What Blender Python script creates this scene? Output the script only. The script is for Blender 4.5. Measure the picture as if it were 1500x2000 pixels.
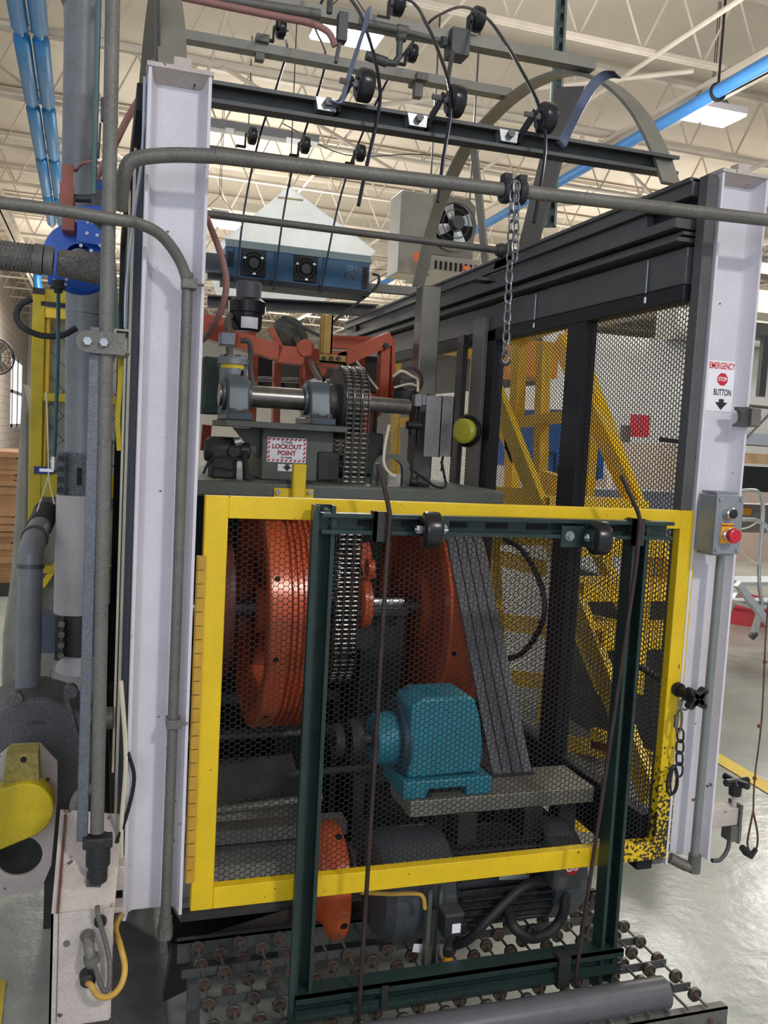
import bpy, math, random
import numpy as np
from mathutils import Vector, Matrix
random.seed(7)
PI = math.pi
SC = bpy.context.scene
COL = SC.collection
for o in list(bpy.data.objects): bpy.data.objects.remove(o)

# ------------------------------------------------------------------ camera
F = 1720.0
CAM = Vector((0, 0, 1.6))
YAW, PITCH, ROLL = math.radians(18.06), math.radians(4.737), math.radians(-3.101)
_f = Vector((math.sin(YAW)*math.cos(PITCH), math.cos(YAW)*math.cos(PITCH), -math.sin(PITCH)))
_r = Vector((math.cos(YAW), -math.sin(YAW), 0))
_d = _f.cross(_r)
_r2 = _r*math.cos(ROLL) + _d*math.sin(ROLL)
_d2 = -_r*math.sin(ROLL) + _d*math.cos(ROLL)
cd = bpy.data.cameras.new('camera'); cam = bpy.data.objects.new('camera', cd); COL.objects.link(cam)
cd.sensor_fit = 'HORIZONTAL'; cd.sensor_width = 36; cd.lens = F/1500*36
cd.clip_start = 0.05; cd.clip_end = 200
cam.matrix_world = Matrix.Translation(CAM) @ Matrix((( _r2.x, -_d2.x, -_f.x), (_r2.y, -_d2.y, -_f.y), (_r2.z, -_d2.z, -_f.z))).to_4x4()
SC.camera = cam

def W(px, py, **k):
    """point where the line of sight through a photo pixel meets a known plane of the place (x=, y= or z=)"""
    v = _r2*((px-750)/F) + _d2*((py-1000)/F) + _f
    (a, val), = k.items(); i = 'xyz'.index(a)
    return CAM + v*((val-CAM[i])/v[i])

# ------------------------------------------------------------------ light
w = bpy.data.worlds.new('hall_light'); SC.world = w; w.use_nodes = True
w.node_tree.nodes['Background'].inputs[0].default_value = (0.86, 0.91, 1.0, 1)
w.node_tree.nodes['Background'].inputs[1].default_value = 0.62
def area(name, loc, size, power, color=(1, .96, .9), rot=(0, 0, 0), sy=None):
    l = bpy.data.lights.new(name, 'AREA'); l.energy = power; l.color = color
    l.shape = 'RECTANGLE'; l.size = size; l.size_y = sy or size
    o = bpy.data.objects.new(name, l); COL.objects.link(o); o.location = loc; o.rotation_euler = rot
    return o
for i, (x, y, p) in enumerate([(2.1, 8.0, 200), (6.3, 8.3, 90), (9.6, 9.6, 190), (0.3, 15, 260), (6.0, 15.5, 320), (-.5, 23, 300), (8, 22, 420),
                               (2.0, -3.0, 230), (5.2, 1.0, 110)]):
    area('lamp_light', (x, y, 4.62), .55, p, (1, .97, .92))
for x, y, p in ((-.8, 4.5, 26), (4.0, 5.5, 26), (2.0, 13, 60), (8, 13, 50), (0, 20, 70), (6, 24, 90)):
    area('ceiling_fill', (x, y, 3.6), 2.0, p*2.0, (1, .94, .85), (PI, 0, 0))  # added fill lights without fixtures, brightening the underside of the roof
area('window_light', (-1.6, -3.2, 2.6), 2.4, 70, (.74, .84, 1), (math.radians(78), 0, math.radians(-25)), 2.0)
SC.view_settings.view_transform = 'Standard'; SC.view_settings.look = 'None'
SC.view_settings.exposure = 0.0; SC.view_settings.gamma = 1; SC.view_settings.use_curve_mapping = False
try:
    SC.cycles.max_bounces = 8; SC.cycles.diffuse_bounces = 4
except Exception: pass

# ------------------------------------------------------------------ materials
def s2l(c):
    return tuple(((v/255)/12.92 if v/255 <= .04045 else ((v/255+.055)/1.055)**2.4) for v in c)
MATS = {}
def mat(name, rgb, rough=.5, metal=0., var=.12, scale=9, dust=0., dustc=(150, 145, 135), bump=.0, emit=0, speck=0, speckc=(40, 35, 30), spec=.5, fine=0.):
    if name in MATS: return MATS[name]
    m = bpy.data.materials.new(name); m.use_nodes = True; MATS[name] = m
    nt = m.node_tree; N = nt.nodes; L = nt.links; b = N['Principled BSDF']
    c = s2l(rgb)
    b.inputs['Roughness'].default_value = rough; b.inputs['Metallic'].default_value = metal
    b.inputs['Specular IOR Level'].default_value = spec
    tc = N.new('ShaderNodeTexCoord')
    n1 = N.new('ShaderNodeTexNoise'); n1.inputs['Scale'].default_value = scale; n1.inputs['Detail'].default_value = 6; n1.inputs['Roughness'].default_value = .65
    L.new(tc.outputs['Object'], n1.inputs['Vector'])
    mix = N.new('ShaderNodeMix'); mix.data_type = 'RGBA'
    mix.inputs['A'].default_value = (*[v*(1-var*1.6) for v in c], 1); mix.inputs['B'].default_value = (*[min(1, v*(1+var*1.2)) for v in c], 1)
    rp = N.new('ShaderNodeValToRGB'); rp.color_ramp.elements[0].position = .32; rp.color_ramp.elements[1].position = .68
    L.new(n1.outputs['Fac'], rp.inputs['Fac']); L.new(rp.outputs['Color'], mix.inputs['Factor'])
    out = mix.outputs['Result']
    def layer(out, facsock, colr):
        mx = N.new('ShaderNodeMix'); mx.data_type = 'RGBA'
        L.new(facsock, mx.inputs['Factor']); L.new(out, mx.inputs['A']); mx.inputs['B'].default_value = (*s2l(colr), 1)
        return mx.outputs['Result']
    if dust > 0:
        n2 = N.new('ShaderNodeTexNoise'); n2.inputs['Scale'].default_value = 240; n2.inputs['Detail'].default_value = 3
        L.new(tc.outputs['Object'], n2.inputs['Vector'])
        r2 = N.new('ShaderNodeMapRange'); r2.inputs['From Min'].default_value = .42; r2.inputs['From Max'].default_value = .7; r2.inputs['To Max'].default_value = dust
        L.new(n2.outputs['Fac'], r2.inputs['Value']); out = layer(out, r2.outputs['Result'], dustc)
    if speck > 0:
        n3 = N.new('ShaderNodeTexNoise'); n3.inputs['Scale'].default_value = 46; n3.inputs['Detail'].default_value = 4
        L.new(tc.outputs['Object'], n3.inputs['Vector'])
        r3 = N.new('ShaderNodeMapRange'); r3.inputs['From Min'].default_value = .72-speck*.2; r3.inputs['From Max'].default_value = .75-speck*.2
        L.new(n3.outputs['Fac'], r3.inputs['Value']); out = layer(out, r3.outputs['Result'], speckc)
    L.new(out, b.inputs['Base Color'])
    if bump > 0:
        bp = N.new('ShaderNodeBump'); bp.inputs['Strength'].default_value = bump; bp.inputs['Distance'].default_value = .01
        L.new(n1.outputs['Fac'], bp.inputs['Height']); L.new(bp.outputs['Normal'], b.inputs['Normal'])
    if emit:
        b.inputs['Emission Color'].default_value = (*c, 1); b.inputs['Emission Strength'].default_value = emit
    return m

white = mat('white_painted_steel', (212, 208, 216), .42, 0, .05, 5, .12, (160, 140, 120), 0, 0, .05, (110, 85, 65))
whitedirty = mat('grimy_white_paint', (190, 178, 172), .55, 0, .1, 14, .25, (110, 95, 85), 0, 0, .22, (90, 68, 55))
yellow = mat('yellow_paint', (222, 186, 16), .5, 0, .09, 7, .2, (150, 125, 20), 0, 0, .12, (60, 50, 30))
yellow2 = mat('bright_yellow_paint', (240, 196, 24), .45, 0, .08, 6)
dustyellow = mat('faded_yellow_paint', (196, 172, 20), .6, 0, .14, 8, .25, (120, 105, 40))
greysteel = mat('dusty_grey_steel', (104, 102, 98), .55, .35, .14, 12, .4, (140, 134, 126))
darksteel = mat('dark_grey_steel', (74, 76, 76), .5, .3, .15, 10, .25, (105, 102, 98))
beamgrey = mat('charcoal_painted_steel', (82, 83, 84), .45, .2, .1, 8, .25, (120, 118, 114))
black = mat('black_painted_steel', (26, 27, 32), .58, .1, .2, 10)
blackrub = mat('black_rubber', (30, 30, 32), .6, 0, .2, 10, .15, (80, 78, 75))
wheelblk = mat('glossy_black_plastic', (28, 28, 32), .28, 0, .15, 20)
greenstrut = mat('dark_green_channel', (38, 56, 54), .36, .25, .16, 14, .2, (75, 85, 82))
teal = mat('teal_machine_paint', (44, 128, 148), .4, .1, .1, 10)
orange = mat('orange_enamel', (204, 92, 50), .25, .05, .14, 8, .1, (80, 40, 25), 0, 0, .15, (60, 25, 15))
orange2 = mat('orange_red_enamel', (188, 82, 50), .45, .05, .14, 8, .25, (90, 50, 35))
olive = mat('grey_green_machine_paint', (88, 92, 86), .5, .1, .12, 9, .3, (70, 68, 60))
darkmach = mat('oily_dark_machine_paint', (44, 45, 44), .5, .2, .25, 12, .25, (75, 70, 64))
darkbrown = mat('brown_steel_bar', (66, 52, 50), .45, .5, .2, 20)
chrome = mat('bright_steel', (200, 200, 200), .25, 1., .08, 20)
zinc = mat('zinc_plated_steel', (168, 170, 172), .4, .75, .12, 18)
shaftm = mat('worn_steel_shaft', (130, 126, 122), .3, .8, .2, 20)
pvc = mat('grey_pvc', (82, 82, 88), .38, 0, .1, 12, .15, (120, 118, 116))
duct = mat('dusty_grey_duct', (112, 116, 120), .45, .15, .12, 8, .35, (150, 146, 140))
ductpaint = mat('beige_duct_paint', (176, 168, 166), .5, 0, .12, 6, .2, (130, 115, 105))
pillow_paint = mat('blue_grey_casting', (84, 96, 104), .4, .15, .12, 14, .15, (120, 120, 118))
bluep = mat('blue_reel_paint', (18, 84, 184), .35, .05, .1, 8)
bluepipe = mat('sky_blue_pipe', (28, 118, 178), .4, .05, .1, 3)
bluepipe2 = mat('blue_airline_pipe', (60, 130, 200), .4, .05, .06, 3)
bluebox = mat('slate_blue_paint', (36, 82, 116), .45, .1, .08, 10)
bluemach = mat('blue_machine_paint', (30, 92, 168), .45, .05, .1, 4)
red = mat('red_plastic', (196, 26, 48), .3, 0, .06, 10)
redpaint = mat('red_paint', (190, 60, 70), .5, 0, .08, 5)
cream = mat('cream_cable', (214, 204, 178), .5, 0, .08, 10)
pinkhose = mat('dusty_pink_hose', (150, 104, 96), .55, 0, .12, 12, .2, (170, 150, 140))
yellowcable = mat('ochre_cable', (190, 150, 60), .5, 0, .15, 12)
copper = mat('brown_red_paint', (150, 84, 70), .6, 0, .12, 10)
alu = mat('brushed_aluminium', (200, 204, 206), .38, .85, .06, 12)
sheetm = mat('pale_translucent_sheet', (236, 240, 240), .4, 0, .10, 3)
sheetm.node_tree.nodes['Principled BSDF'].inputs['Transmission Weight'].default_value = .55
sheetm.node_tree.nodes['Principled BSDF'].inputs['Roughness'].default_value = .6
greybox = mat('grey_enclosure_paint', (140, 144, 150), .4, .25, .08, 14, .12)
signw = mat('white_sticker', (236, 234, 238), .4, 0, .02, 10)
signred = mat('sticker_red', (200, 30, 50), .45, 0, .03, 10)
signblk = mat('sticker_black', (34, 34, 38), .45, 0, .03, 10)
orangelab = mat('orange_label', (240, 160, 30), .5, 0, .04, 10)
cardboard = mat('cardboard', (176, 132, 92), .8, 0, .14, 8)
quilt = mat('grey_quilt', (150, 148, 138), .85, 0, .1, 12, .1, bump=.3)
joistm = mat('cream_painted_joist', (216, 207, 194), .6, 0, .07, 4)
deckm = mat('cream_roof_deck', (204, 194, 180), .8, 0, .04, 1.5)
lampm = mat('lamp_glow', (250, 252, 255), .5, 0, 0, 5, emit=40)
windowm = mat('daylit_window_glass', (225, 232, 255), .2, 0, .03, 5, emit=1.3)
heaterm = mat('warm_grey_paint', (150, 146, 137), .5, .1, .07, 6)
darkhole = mat('dark_opening', (10, 10, 11), .8, 0, .1, 5)
cement = mat('cement_block_paint', (190, 176, 166), .75, 0, .06, 3)
wallw = mat('white_wall_paint', (222, 220, 216), .7, 0, .04, 1.2)
pinkwall = mat('warm_beige_wall_paint', (198, 176, 164), .7, 0, .05, 1)
orangebox = mat('amber_paint', (240, 160, 20), .5, 0, .05, 5)
lens = mat('yellow_lens', (210, 200, 70), .25, 0, .08, 10)
tape = mat('yellow_tape', (226, 200, 50), .5, 0, .05, 10)
rust = mat('rusty_steel', (110, 74, 62), .6, .4, .25, 20, .3, (80, 70, 60))
skate = mat('grey_skate_wheel', (96, 92, 88), .4, .6, .2, 30, .35, (60, 56, 52))

# block wall: mortar lines in the block paint
def blockmat():
    m = bpy.data.materials.new('painted_block_wall'); m.use_nodes = True; nt = m.node_tree; N = nt.nodes; L = nt.links; b = N['Principled BSDF']
    tc = N.new('ShaderNodeTexCoord'); mp = N.new('ShaderNodeMapping'); mp.inputs['Rotation'].default_value = (0, PI/2, PI/2)
    mp.inputs['Rotation'].default_value = (PI/2, 0, PI/2)
    sx = N.new('ShaderNodeSeparateXYZ'); cx = N.new('ShaderNodeCombineXYZ')
    L.new(tc.outputs['Object'], sx.inputs[0]); L.new(sx.outputs['Y'], cx.inputs['X']); L.new(sx.outputs['Z'], cx.inputs['Y'])
    br = N.new('ShaderNodeTexBrick'); br.inputs['Scale'].default_value = 1; br.inputs['Brick Width'].default_value = .4; br.inputs['Row Height'].default_value = .2
    br.inputs['Mortar Size'].default_value = .012; br.inputs['Color1'].default_value = (*s2l((196, 184, 174)), 1); br.inputs['Color2'].default_value = (*s2l((188, 174, 164)), 1)
    br.inputs['Mortar'].default_value = (*s2l((160, 148, 140)), 1)
    L.new(cx.outputs[0], br.inputs['Vector']); L.new(br.outputs['Color'], b.inputs['Base Color']); b.inputs['Roughness'].default_value = .75
    return m
def floormat():
    m = bpy.data.materials.new('glossy_epoxy_floor'); m.use_nodes = True; nt = m.node_tree; N = nt.nodes; L = nt.links; b = N['Principled BSDF']
    tc = N.new('ShaderNodeTexCoord')
    n = N.new('ShaderNodeTexNoise'); n.inputs['Scale'].default_value = 1.3; n.inputs['Detail'].default_value = 8; L.new(tc.outputs['Object'], n.inputs['Vector'])
    r = N.new('ShaderNodeValToRGB'); r.color_ramp.elements[0].position = .3; r.color_ramp.elements[1].position = .7
    r.color_ramp.elements[0].color = (*s2l((130, 133, 125)), 1); r.color_ramp.elements[1].color = (*s2l((162, 164, 155)), 1)
    L.new(n.outputs['Fac'], r.inputs['Fac'])
    n3 = N.new('ShaderNodeTexNoise'); n3.inputs['Scale'].default_value = 26; n3.inputs['Detail'].default_value = 5; L.new(tc.outputs['Object'], n3.inputs['Vector'])
    mr = N.new('ShaderNodeMapRange'); mr.inputs['From Min'].default_value = .68; mr.inputs['From Max'].default_value = .72; mr.inputs['To Max'].default_value = .6; L.new(n3.outputs['Fac'], mr.inputs['Value'])
    mx = N.new('ShaderNodeMix'); mx.data_type = 'RGBA'; L.new(mr.outputs['Result'], mx.inputs['Factor']); L.new(r.outputs['Color'], mx.inputs['A']); mx.inputs['B'].default_value = (*s2l((92, 84, 74)), 1)
    L.new(mx.outputs['Result'], b.inputs['Base Color'])
    b.inputs['Roughness'].default_value = .25
    n2 = N.new('ShaderNodeTexNoise'); n2.inputs['Scale'].default_value = 7; n2.inputs['Detail'].default_value = 7; n2.inputs['Roughness'].default_value = .6; L.new(tc.outputs['Object'], n2.inputs['Vector'])
    bp = N.new('ShaderNodeBump'); bp.inputs['Strength'].default_value = .22; bp.inputs['Distance'].default_value = .02
    L.new(n2.outputs['Fac'], bp.inputs['Height']); L.new(bp.outputs['Normal'], b.inputs['Normal'])
    return m

# worn yellow: flaked to bare dark steel around the lower latch corner
def wornyellow():
    m = mat('worn_yellow_paint', (226, 188, 16), .5, 0, .08, 7, .18, (160, 130, 20))
    nt = m.node_tree; N = nt.nodes; L = nt.links; b = N['Principled BSDF']
    src = b.inputs['Base Color'].links[0].from_socket
    ge = N.new('ShaderNodeTexCoord')
    vd = N.new('ShaderNodeVectorMath'); vd.operation = 'DISTANCE'; L.new(ge.outputs['Object'], vd.inputs[0]); vd.inputs[1].default_value = (.58, 0, .06)
    n = N.new('ShaderNodeTexNoise'); n.inputs['Scale'].default_value = 120; n.inputs['Detail'].default_value = 5; L.new(ge.outputs['Object'], n.inputs['Vector'])
    mr = N.new('ShaderNodeMapRange'); mr.inputs['From Min'].default_value = .02; mr.inputs['From Max'].default_value = .3; mr.inputs['To Min'].default_value = .16; mr.inputs['To Max'].default_value = -.1
    L.new(vd.outputs['Value'], mr.inputs['Value'])
    ad = N.new('ShaderNodeMath'); ad.operation = 'ADD'; L.new(n.outputs['Fac'], ad.inputs[0]); L.new(mr.outputs['Result'], ad.inputs[1])
    gt = N.new('ShaderNodeMath'); gt.operation = 'GREATER_THAN'; gt.inputs[1].default_value = .6; L.new(ad.outputs[0], gt.inputs[0])
    mx = N.new('ShaderNodeMix'); mx.data_type = 'RGBA'; L.new(gt.outputs[0], mx.inputs['Factor']); L.new(src, mx.inputs['A']); mx.inputs['B'].default_value = (*s2l((50, 44, 34)), 1)
    L.new(mx.outputs['Result'], b.inputs['Base Color'])
    return m

# ------------------------------------------------------------------ mesh builder
def frame(d):
    d = Vector(d).normalized()
    u = Vector((0, 0, 1)) if abs(d.z) < .9 else Vector((1, 0, 0))
    a = d.cross(u).normalized(); b = a.cross(d).normalized()
    return a, b, d
def catmull(pts, n=6, closed=False):
    P = [Vector(p) for p in pts]
    if len(P) < 3: return P
    out = []
    m = len(P)
    for i in range(m if closed else m-1):
        p0 = P[(i-1) % m] if closed or i > 0 else P[0]*2-P[1]
        p1 = P[i]; p2 = P[(i+1) % m]
        p3 = P[(i+2) % m] if closed or i+2 < m else P[-1]*2-P[-2]
        for k in range(n):
            t = k/n
            out.append(.5*((2*p1)+(p2-p0)*t+(2*p0-5*p1+4*p2-p3)*t*t+(3*p1-p0-3*p2+p3)*t**3))
    if not closed: out.append(P[-1])
    return out
class MB:
    def __init__(s): s.v = []; s.f = []; s.k = []
    def add(s, vs, fs):
        s.k.append((len(s.v), len(s.f))); n = len(s.v); s.v += [tuple(v) for v in vs]; s.f += [tuple(i+n for i in f) for f in fs]; return s
    def box(s, a, b):
        (x0, y0, z0), (x1, y1, z1) = a, b
        return s.add([(x0, y0, z0), (x1, y0, z0), (x1, y1, z0), (x0, y1, z0), (x0, y0, z1), (x1, y0, z1), (x1, y1, z1), (x0, y1, z1)],
                     [(0, 3, 2, 1), (4, 5, 6, 7), (0, 1, 5, 4), (1, 2, 6, 5), (2, 3, 7, 6), (3, 0, 4, 7)])
    def bar(s, p, q, wa, wb, up=None, roll=0):
        """rectangular bar from p to q; wa across, wb along the 'up' side"""
        p = Vector(p); q = Vector(q); d = (q-p).normalized()
        if up is None: a, b, _ = frame(d)
        else:
            a = d.cross(Vector(up)).normalized(); b = a.cross(d).normalized()
        if roll: a, b = a*math.cos(roll)+b*math.sin(roll), b*math.cos(roll)-a*math.sin(roll)
        vs = []
        for c in (p, q):
            for i, j in ((-1, -1), (1, -1), (1, 1), (-1, 1)): vs.append(c+a*(i*wa/2)+b*(j*wb/2))
        return s.add(vs, [(0, 3, 2, 1), (4, 5, 6, 7), (0, 1, 5, 4), (1, 2, 6, 5), (2, 3, 7, 6), (3, 0, 4, 7)])
    def cyl(s, p, q, r, r2=None, n=20, caps=True):
        p = Vector(p); q = Vector(q); a, b, d = frame(q-p); r2 = r if r2 is None else r2
        vs = [p+(a*math.cos(2*PI*i/n)+b*math.sin(2*PI*i/n))*r for i in range(n)]+[q+(a*math.cos(2*PI*i/n)+b*math.sin(2*PI*i/n))*r2 for i in range(n)]
        fs = [(i, (i+1) % n, n+(i+1) % n, n+i) for i in range(n)]
        if caps: fs += [tuple(range(n))[::-1], tuple(range(n, 2*n))]
        return s.add(vs, fs)
    def tube(s, pts, r, n=10, smooth=0, closed=False):
        P = catmull(pts, smooth, closed) if smooth else [Vector(p) for p in pts]
        m = len(P); rs = r if isinstance(r, (list, tuple)) else [r]*m
        if len(rs) != m: rs = [rs[0]]*m
        vs = []; a = None
        for i, p in enumerate(P):
            t = (P[(i+1) % m]-P[i-1]) if (closed or 0 < i < m-1) else (P[1]-P[0] if i == 0 else P[-1]-P[-2])
            t = t.normalized()
            if a is None: a, _, _ = frame(t)
            a = (a-t*a.dot(t)).normalized(); b = t.cross(a)
            vs += [p+(a*math.cos(2*PI*k/n)+b*math.sin(2*PI*k/n))*rs[i] for k in range(n)]
        fs = []
        for i in range(m if closed else m-1):
            j = (i+1) % m
            fs += [(i*n+k, i*n+(k+1) % n, j*n+(k+1) % n, j*n+k) for k in range(n)]
        if not closed: fs += [tuple(range(n))[::-1], tuple((m-1)*n+k for k in range(n))]
        return s.add(vs, fs)
    def ring(s, c, axis, R, r, n=32, k=10):
        a, b, _ = frame(axis); c = Vector(c)
        return s.tube([c+(a*math.cos(2*PI*i/n)+b*math.sin(2*PI*i/n))*R for i in range(n)], r, k, closed=True)
    def lathe(s, c, axis, prof, n=40, a0=0, a1=2*PI):
        """prof: list of (distance along the axis, radius)"""
        a, b, d = frame(axis); c = Vector(c); m = len(prof); vs = []
        full = abs(a1-a0-2*PI) < 1e-6; nn = n if full else n+1
        for i in range(nn):
            t = a0+(a1-a0)*i/n
            for h, r in prof: vs.append(c+d*h+(a*math.cos(t)+b*math.sin(t))*r)
        fs = []
        for i in range(n):
            j = (i+1) % nn
            for k in range(m-1): fs.append((i*m+k, j*m+k, j*m+k+1, i*m+k+1))
        return s.add(vs, fs)
    def prism(s, poly, vec):
        """poly: list of 3D points in a plane, extruded by vec"""
        P = [Vector(p) for p in poly]; v = Vector(vec); n = len(P)
        return s.add(P+[p+v for p in P], [tuple(range(n))[::-1], tuple(range(n, 2*n))]+[(i, (i+1) % n, n+(i+1) % n, n+i) for i in range(n)])
    def band(s, pts, wv, th, smooth=0):
        """flat strap along a path: width vector wv (constant), thickness th"""
        P = catmull(pts, smooth) if smooth else [Vector(p) for p in pts]
        wv = Vector(wv); m = len(P); vs = []
        for i, p in enumerate(P):
            t = (P[min(i+1, m-1)]-P[max(i-1, 0)]).normalized(); nn = t.cross(wv).normalized()*th/2
            vs += [p-wv/2-nn, p+wv/2-nn, p+wv/2+nn, p-wv/2+nn]
        fs = [(0, 3, 2, 1), tuple(4*(m-1)+k for k in range(4))]
        for i in range(m-1):
            for k in range(4): fs.append((4*i+k, 4*i+(k+1) % 4, 4*i+4+(k+1) % 4, 4*i+4+k))
        return s.add(vs, fs)
    def hexnut(s, p, axis, r, h, n=6):
        p = Vector(p); d = Vector(axis).normalized()
        return s.cyl(p, p+d*h, r, n=n)
    def mesh(s, name, off=(0, 0, 0), ang=35):
        me = bpy.data.meshes.new(name); o = Vector(off)
        me.from_pydata([tuple(Vector(v)-o) for v in s.v], [], s.f)
        me.validate()
        import bmesh
        bm = bmesh.new(); bm.from_mesh(me); bmesh.ops.recalc_face_normals(bm, faces=bm.faces); bm.to_mesh(me); bm.free()
        me.polygons.foreach_set('use_smooth', [True]*len(me.polygons))
        me.set_sharp_from_angle(angle=math.radians(ang))
        return me
def wl(o):
    p = Vector((0, 0, 0))
    while o is not None: p += o.location; o = o.parent
    return p
def thing(name, label, cat, loc, group=None):
    o = bpy.data.objects.new(name, None); COL.objects.link(o); o.location = loc; o.empty_display_size = .05
    o['label'] = label; o['category'] = cat
    if group: o['group'] = group
    return o
def part(name, mb, m, parent, label=None, bevel=0):
    me = mb.mesh(name, wl(parent)); me.materials.append(m)
    o = bpy.data.objects.new(name, me); COL.objects.link(o); o.parent = parent
    if label: o['label'] = label
    if bevel: bev(o, bevel)
    return o
def parts(name, mb, m, parent, bevel=0):
    """each piece of the builder becomes a part of its own"""
    ks = mb.k+[(len(mb.v), len(mb.f))]
    for (v0, f0), (v1, f1) in zip(ks[:-1], ks[1:]):
        q = MB(); q.v = mb.v[v0:v1]; q.f = [tuple(i-v0 for i in f) for f in mb.f[f0:f1]]; part(name, q, m, parent, bevel=bevel)
def bev(o, wd):
    b = o.modifiers.new('bevel', 'BEVEL'); b.width = wd; b.segments = 2; b.limit_method = 'ANGLE'; b.angle_limit = math.radians(50)
def one(name, mb, m, label, cat, group=None, bevel=0, kind=None):
    vs = np.array(mb.v); c = ((vs[:, 0].min()+vs[:, 0].max())/2, (vs[:, 1].min()+vs[:, 1].max())/2, vs[:, 2].min())
    me = mb.mesh(name, c); me.materials.append(m)
    o = bpy.data.objects.new(name, me); COL.objects.link(o); o.location = c
    if kind: o['kind'] = kind
    if kind != 'structure':
        o['label'] = label; o['category'] = cat
    if group: o['group'] = group
    if bevel: bev(o, bevel)
    return o
def struct(name, mb, m, bevel=0, off=None):
    me = mb.mesh(name, off or (0, 0, 0)); me.materials.append(m)
    o = bpy.data.objects.new(name, me); COL.objects.link(o); o['kind'] = 'structure'
    if off: o.location = off
    return o
def dup(root, loc, label=None, group=None, rz=0):
    r = root.copy(); COL.objects.link(r); r.location = loc
    if rz: r.rotation_euler = (0, 0, rz)
    if label: r['label'] = label
    if group: r['group'] = group
    for ch in list(root.children):
        c = ch.copy(); COL.objects.link(c); c.parent = r
        for g in list(ch.children):
            d = g.copy(); COL.objects.link(d); d.parent = c
    return r
def text_part(name, s, size, origin, xdir, ydir, m, parent, depth=.0004, align='CENTER', sx=1.0, label=None):
    """raised lettering; xdir reading direction, ydir up of the letters"""
    cu = bpy.data.curves.new(name, 'FONT'); cu.body = s; cu.size = size; cu.align_x = align; cu.align_y = 'CENTER'; cu.extrude = depth; cu.offset = size*(.034 if sx > .8 else .018)
    tmp = bpy.data.objects.new('tmp', cu); COL.objects.link(tmp)
    dg = bpy.context.evaluated_depsgraph_get(); me = bpy.data.meshes.new_from_object(tmp.evaluated_get(dg))
    bpy.data.objects.remove(tmp); bpy.data.curves.remove(cu)
    x = Vector(xdir).normalized(); y = Vector(ydir).normalized(); z = x.cross(y)
    off = Vector(origin)-wl(parent)
    for v in me.vertices: v.co = off+x*v.co.x*sx+y*v.co.y+z*v.co.z
    me.materials.clear(); me.materials.append(m); me.name = name
    o = bpy.data.objects.new(name, me); COL.objects.link(o); o.parent = parent
    if label: o['label'] = label
    return o
def hexmesh(name, O, U, V, wd, ht, pitch, strand, th, m, parent, both=True):
    """perforated sheet of flat-topped hexagonal holes, U across, V up"""
    O = np.array(O, float); U = np.array(U, float); V = np.array(V, float); Nn = np.cross(U, V)*th
    dx = pitch*.8660254; nc = int(wd/dx)+1; nr = int(ht/pitch)+1
    R0 = pitch/math.sqrt(3); R1 = (pitch-strand)/math.sqrt(3)
    ang = np.arange(6)*PI/3; ring = np.stack([np.cos(ang), np.sin(ang)], 1)
    ci, ri = np.meshgrid(np.arange(nc), np.arange(nr), indexing='ij')
    cx = (ci*dx).ravel(); cy = (ri*pitch+(ci % 2)*pitch/2).ravel()
    cen = np.stack([cx, cy], 1)[:, None, :]
    def lim(a): a = a.copy(); a[..., 0] = np.clip(a[..., 0], 0, wd); a[..., 1] = np.clip(a[..., 1], 0, ht); return a
    outer = lim(cen+ring*R0); inner = lim(cen+ring*R1)
    def to3(a, k): return O+a[..., :1]*U+a[..., 1:]*V+Nn*k
    blocks = np.concatenate([to3(outer, 0), to3(inner, 0), to3(inner, 1), to3(outer, 1)], 1)  # n,24,3
    n = len(cx); idx = np.arange(6); nx = (idx+1) % 6
    q = np.concatenate([np.stack([idx, nx, 6+nx, 6+idx], 1), np.stack([6+idx, 6+nx, 12+nx, 12+idx], 1), np.stack([12+idx, 12+nx, 18+nx, 18+idx], 1)])
    faces = (q[None]+(np.arange(n)*24)[:, None, None]).reshape(-1, 4)
    verts = (blocks.reshape(-1, 3)-np.array(wl(parent)))
    me = bpy.data.meshes.new(name); me.vertices.add(len(verts)); me.vertices.foreach_set('co', verts.ravel())
    me.loops.add(faces.size); me.loops.foreach_set('vertex_index', faces.ravel().astype(np.int32))
    me.polygons.add(len(faces)); me.polygons.foreach_set('loop_start', np.arange(len(faces))*4)
    me.update(calc_edges=True); me.materials.append(m)
    o = bpy.data.objects.new(name, me); COL.objects.link(o); o.parent = parent
    return o
def strut(mb, p, q, op, w_=.041, d_=.041, t=.003, lip=.008):
    """C channel with inturned lips from p to q, open side facing op (p,q on the centre line of the back)"""
    p = Vector(p); q = Vector(q); d = (q-p).normalized(); o = Vector(op); o = (o-d*o.dot(d)).normalized(); a = d.cross(o)
    prof = [(-w_/2, 0), (w_/2, 0), (w_/2, d_), (w_/2-lip, d_), (w_/2-lip, d_-.006), (w_/2-t, d_-.006), (w_/2-t, t), (-w_/2+t, t), (-w_/2+t, d_-.006), (-w_/2+lip, d_-.006), (-w_/2+lip, d_), (-w_/2, d_)]
    n = len(prof); vs = [c+a*x+o*y for c in (p, q) for x, y in prof]
    fs = [(i, (i+1) % n, n+(i+1) % n, n+i) for i in range(n)]+[(0, 1, 6, 7)[::-1], (n, n+1, n+6, n+7), (1, 2, 5, 6), (2, 3, 4, 5), (0, 7, 8, 11), (8, 9, 10, 11), (n+1, n+2, n+5, n+6), (n+2, n+3, n+4, n+5), (n, n+7, n+8, n+11), (n+8, n+9, n+10, n+11)]
    return mb.add(vs, fs)
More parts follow.
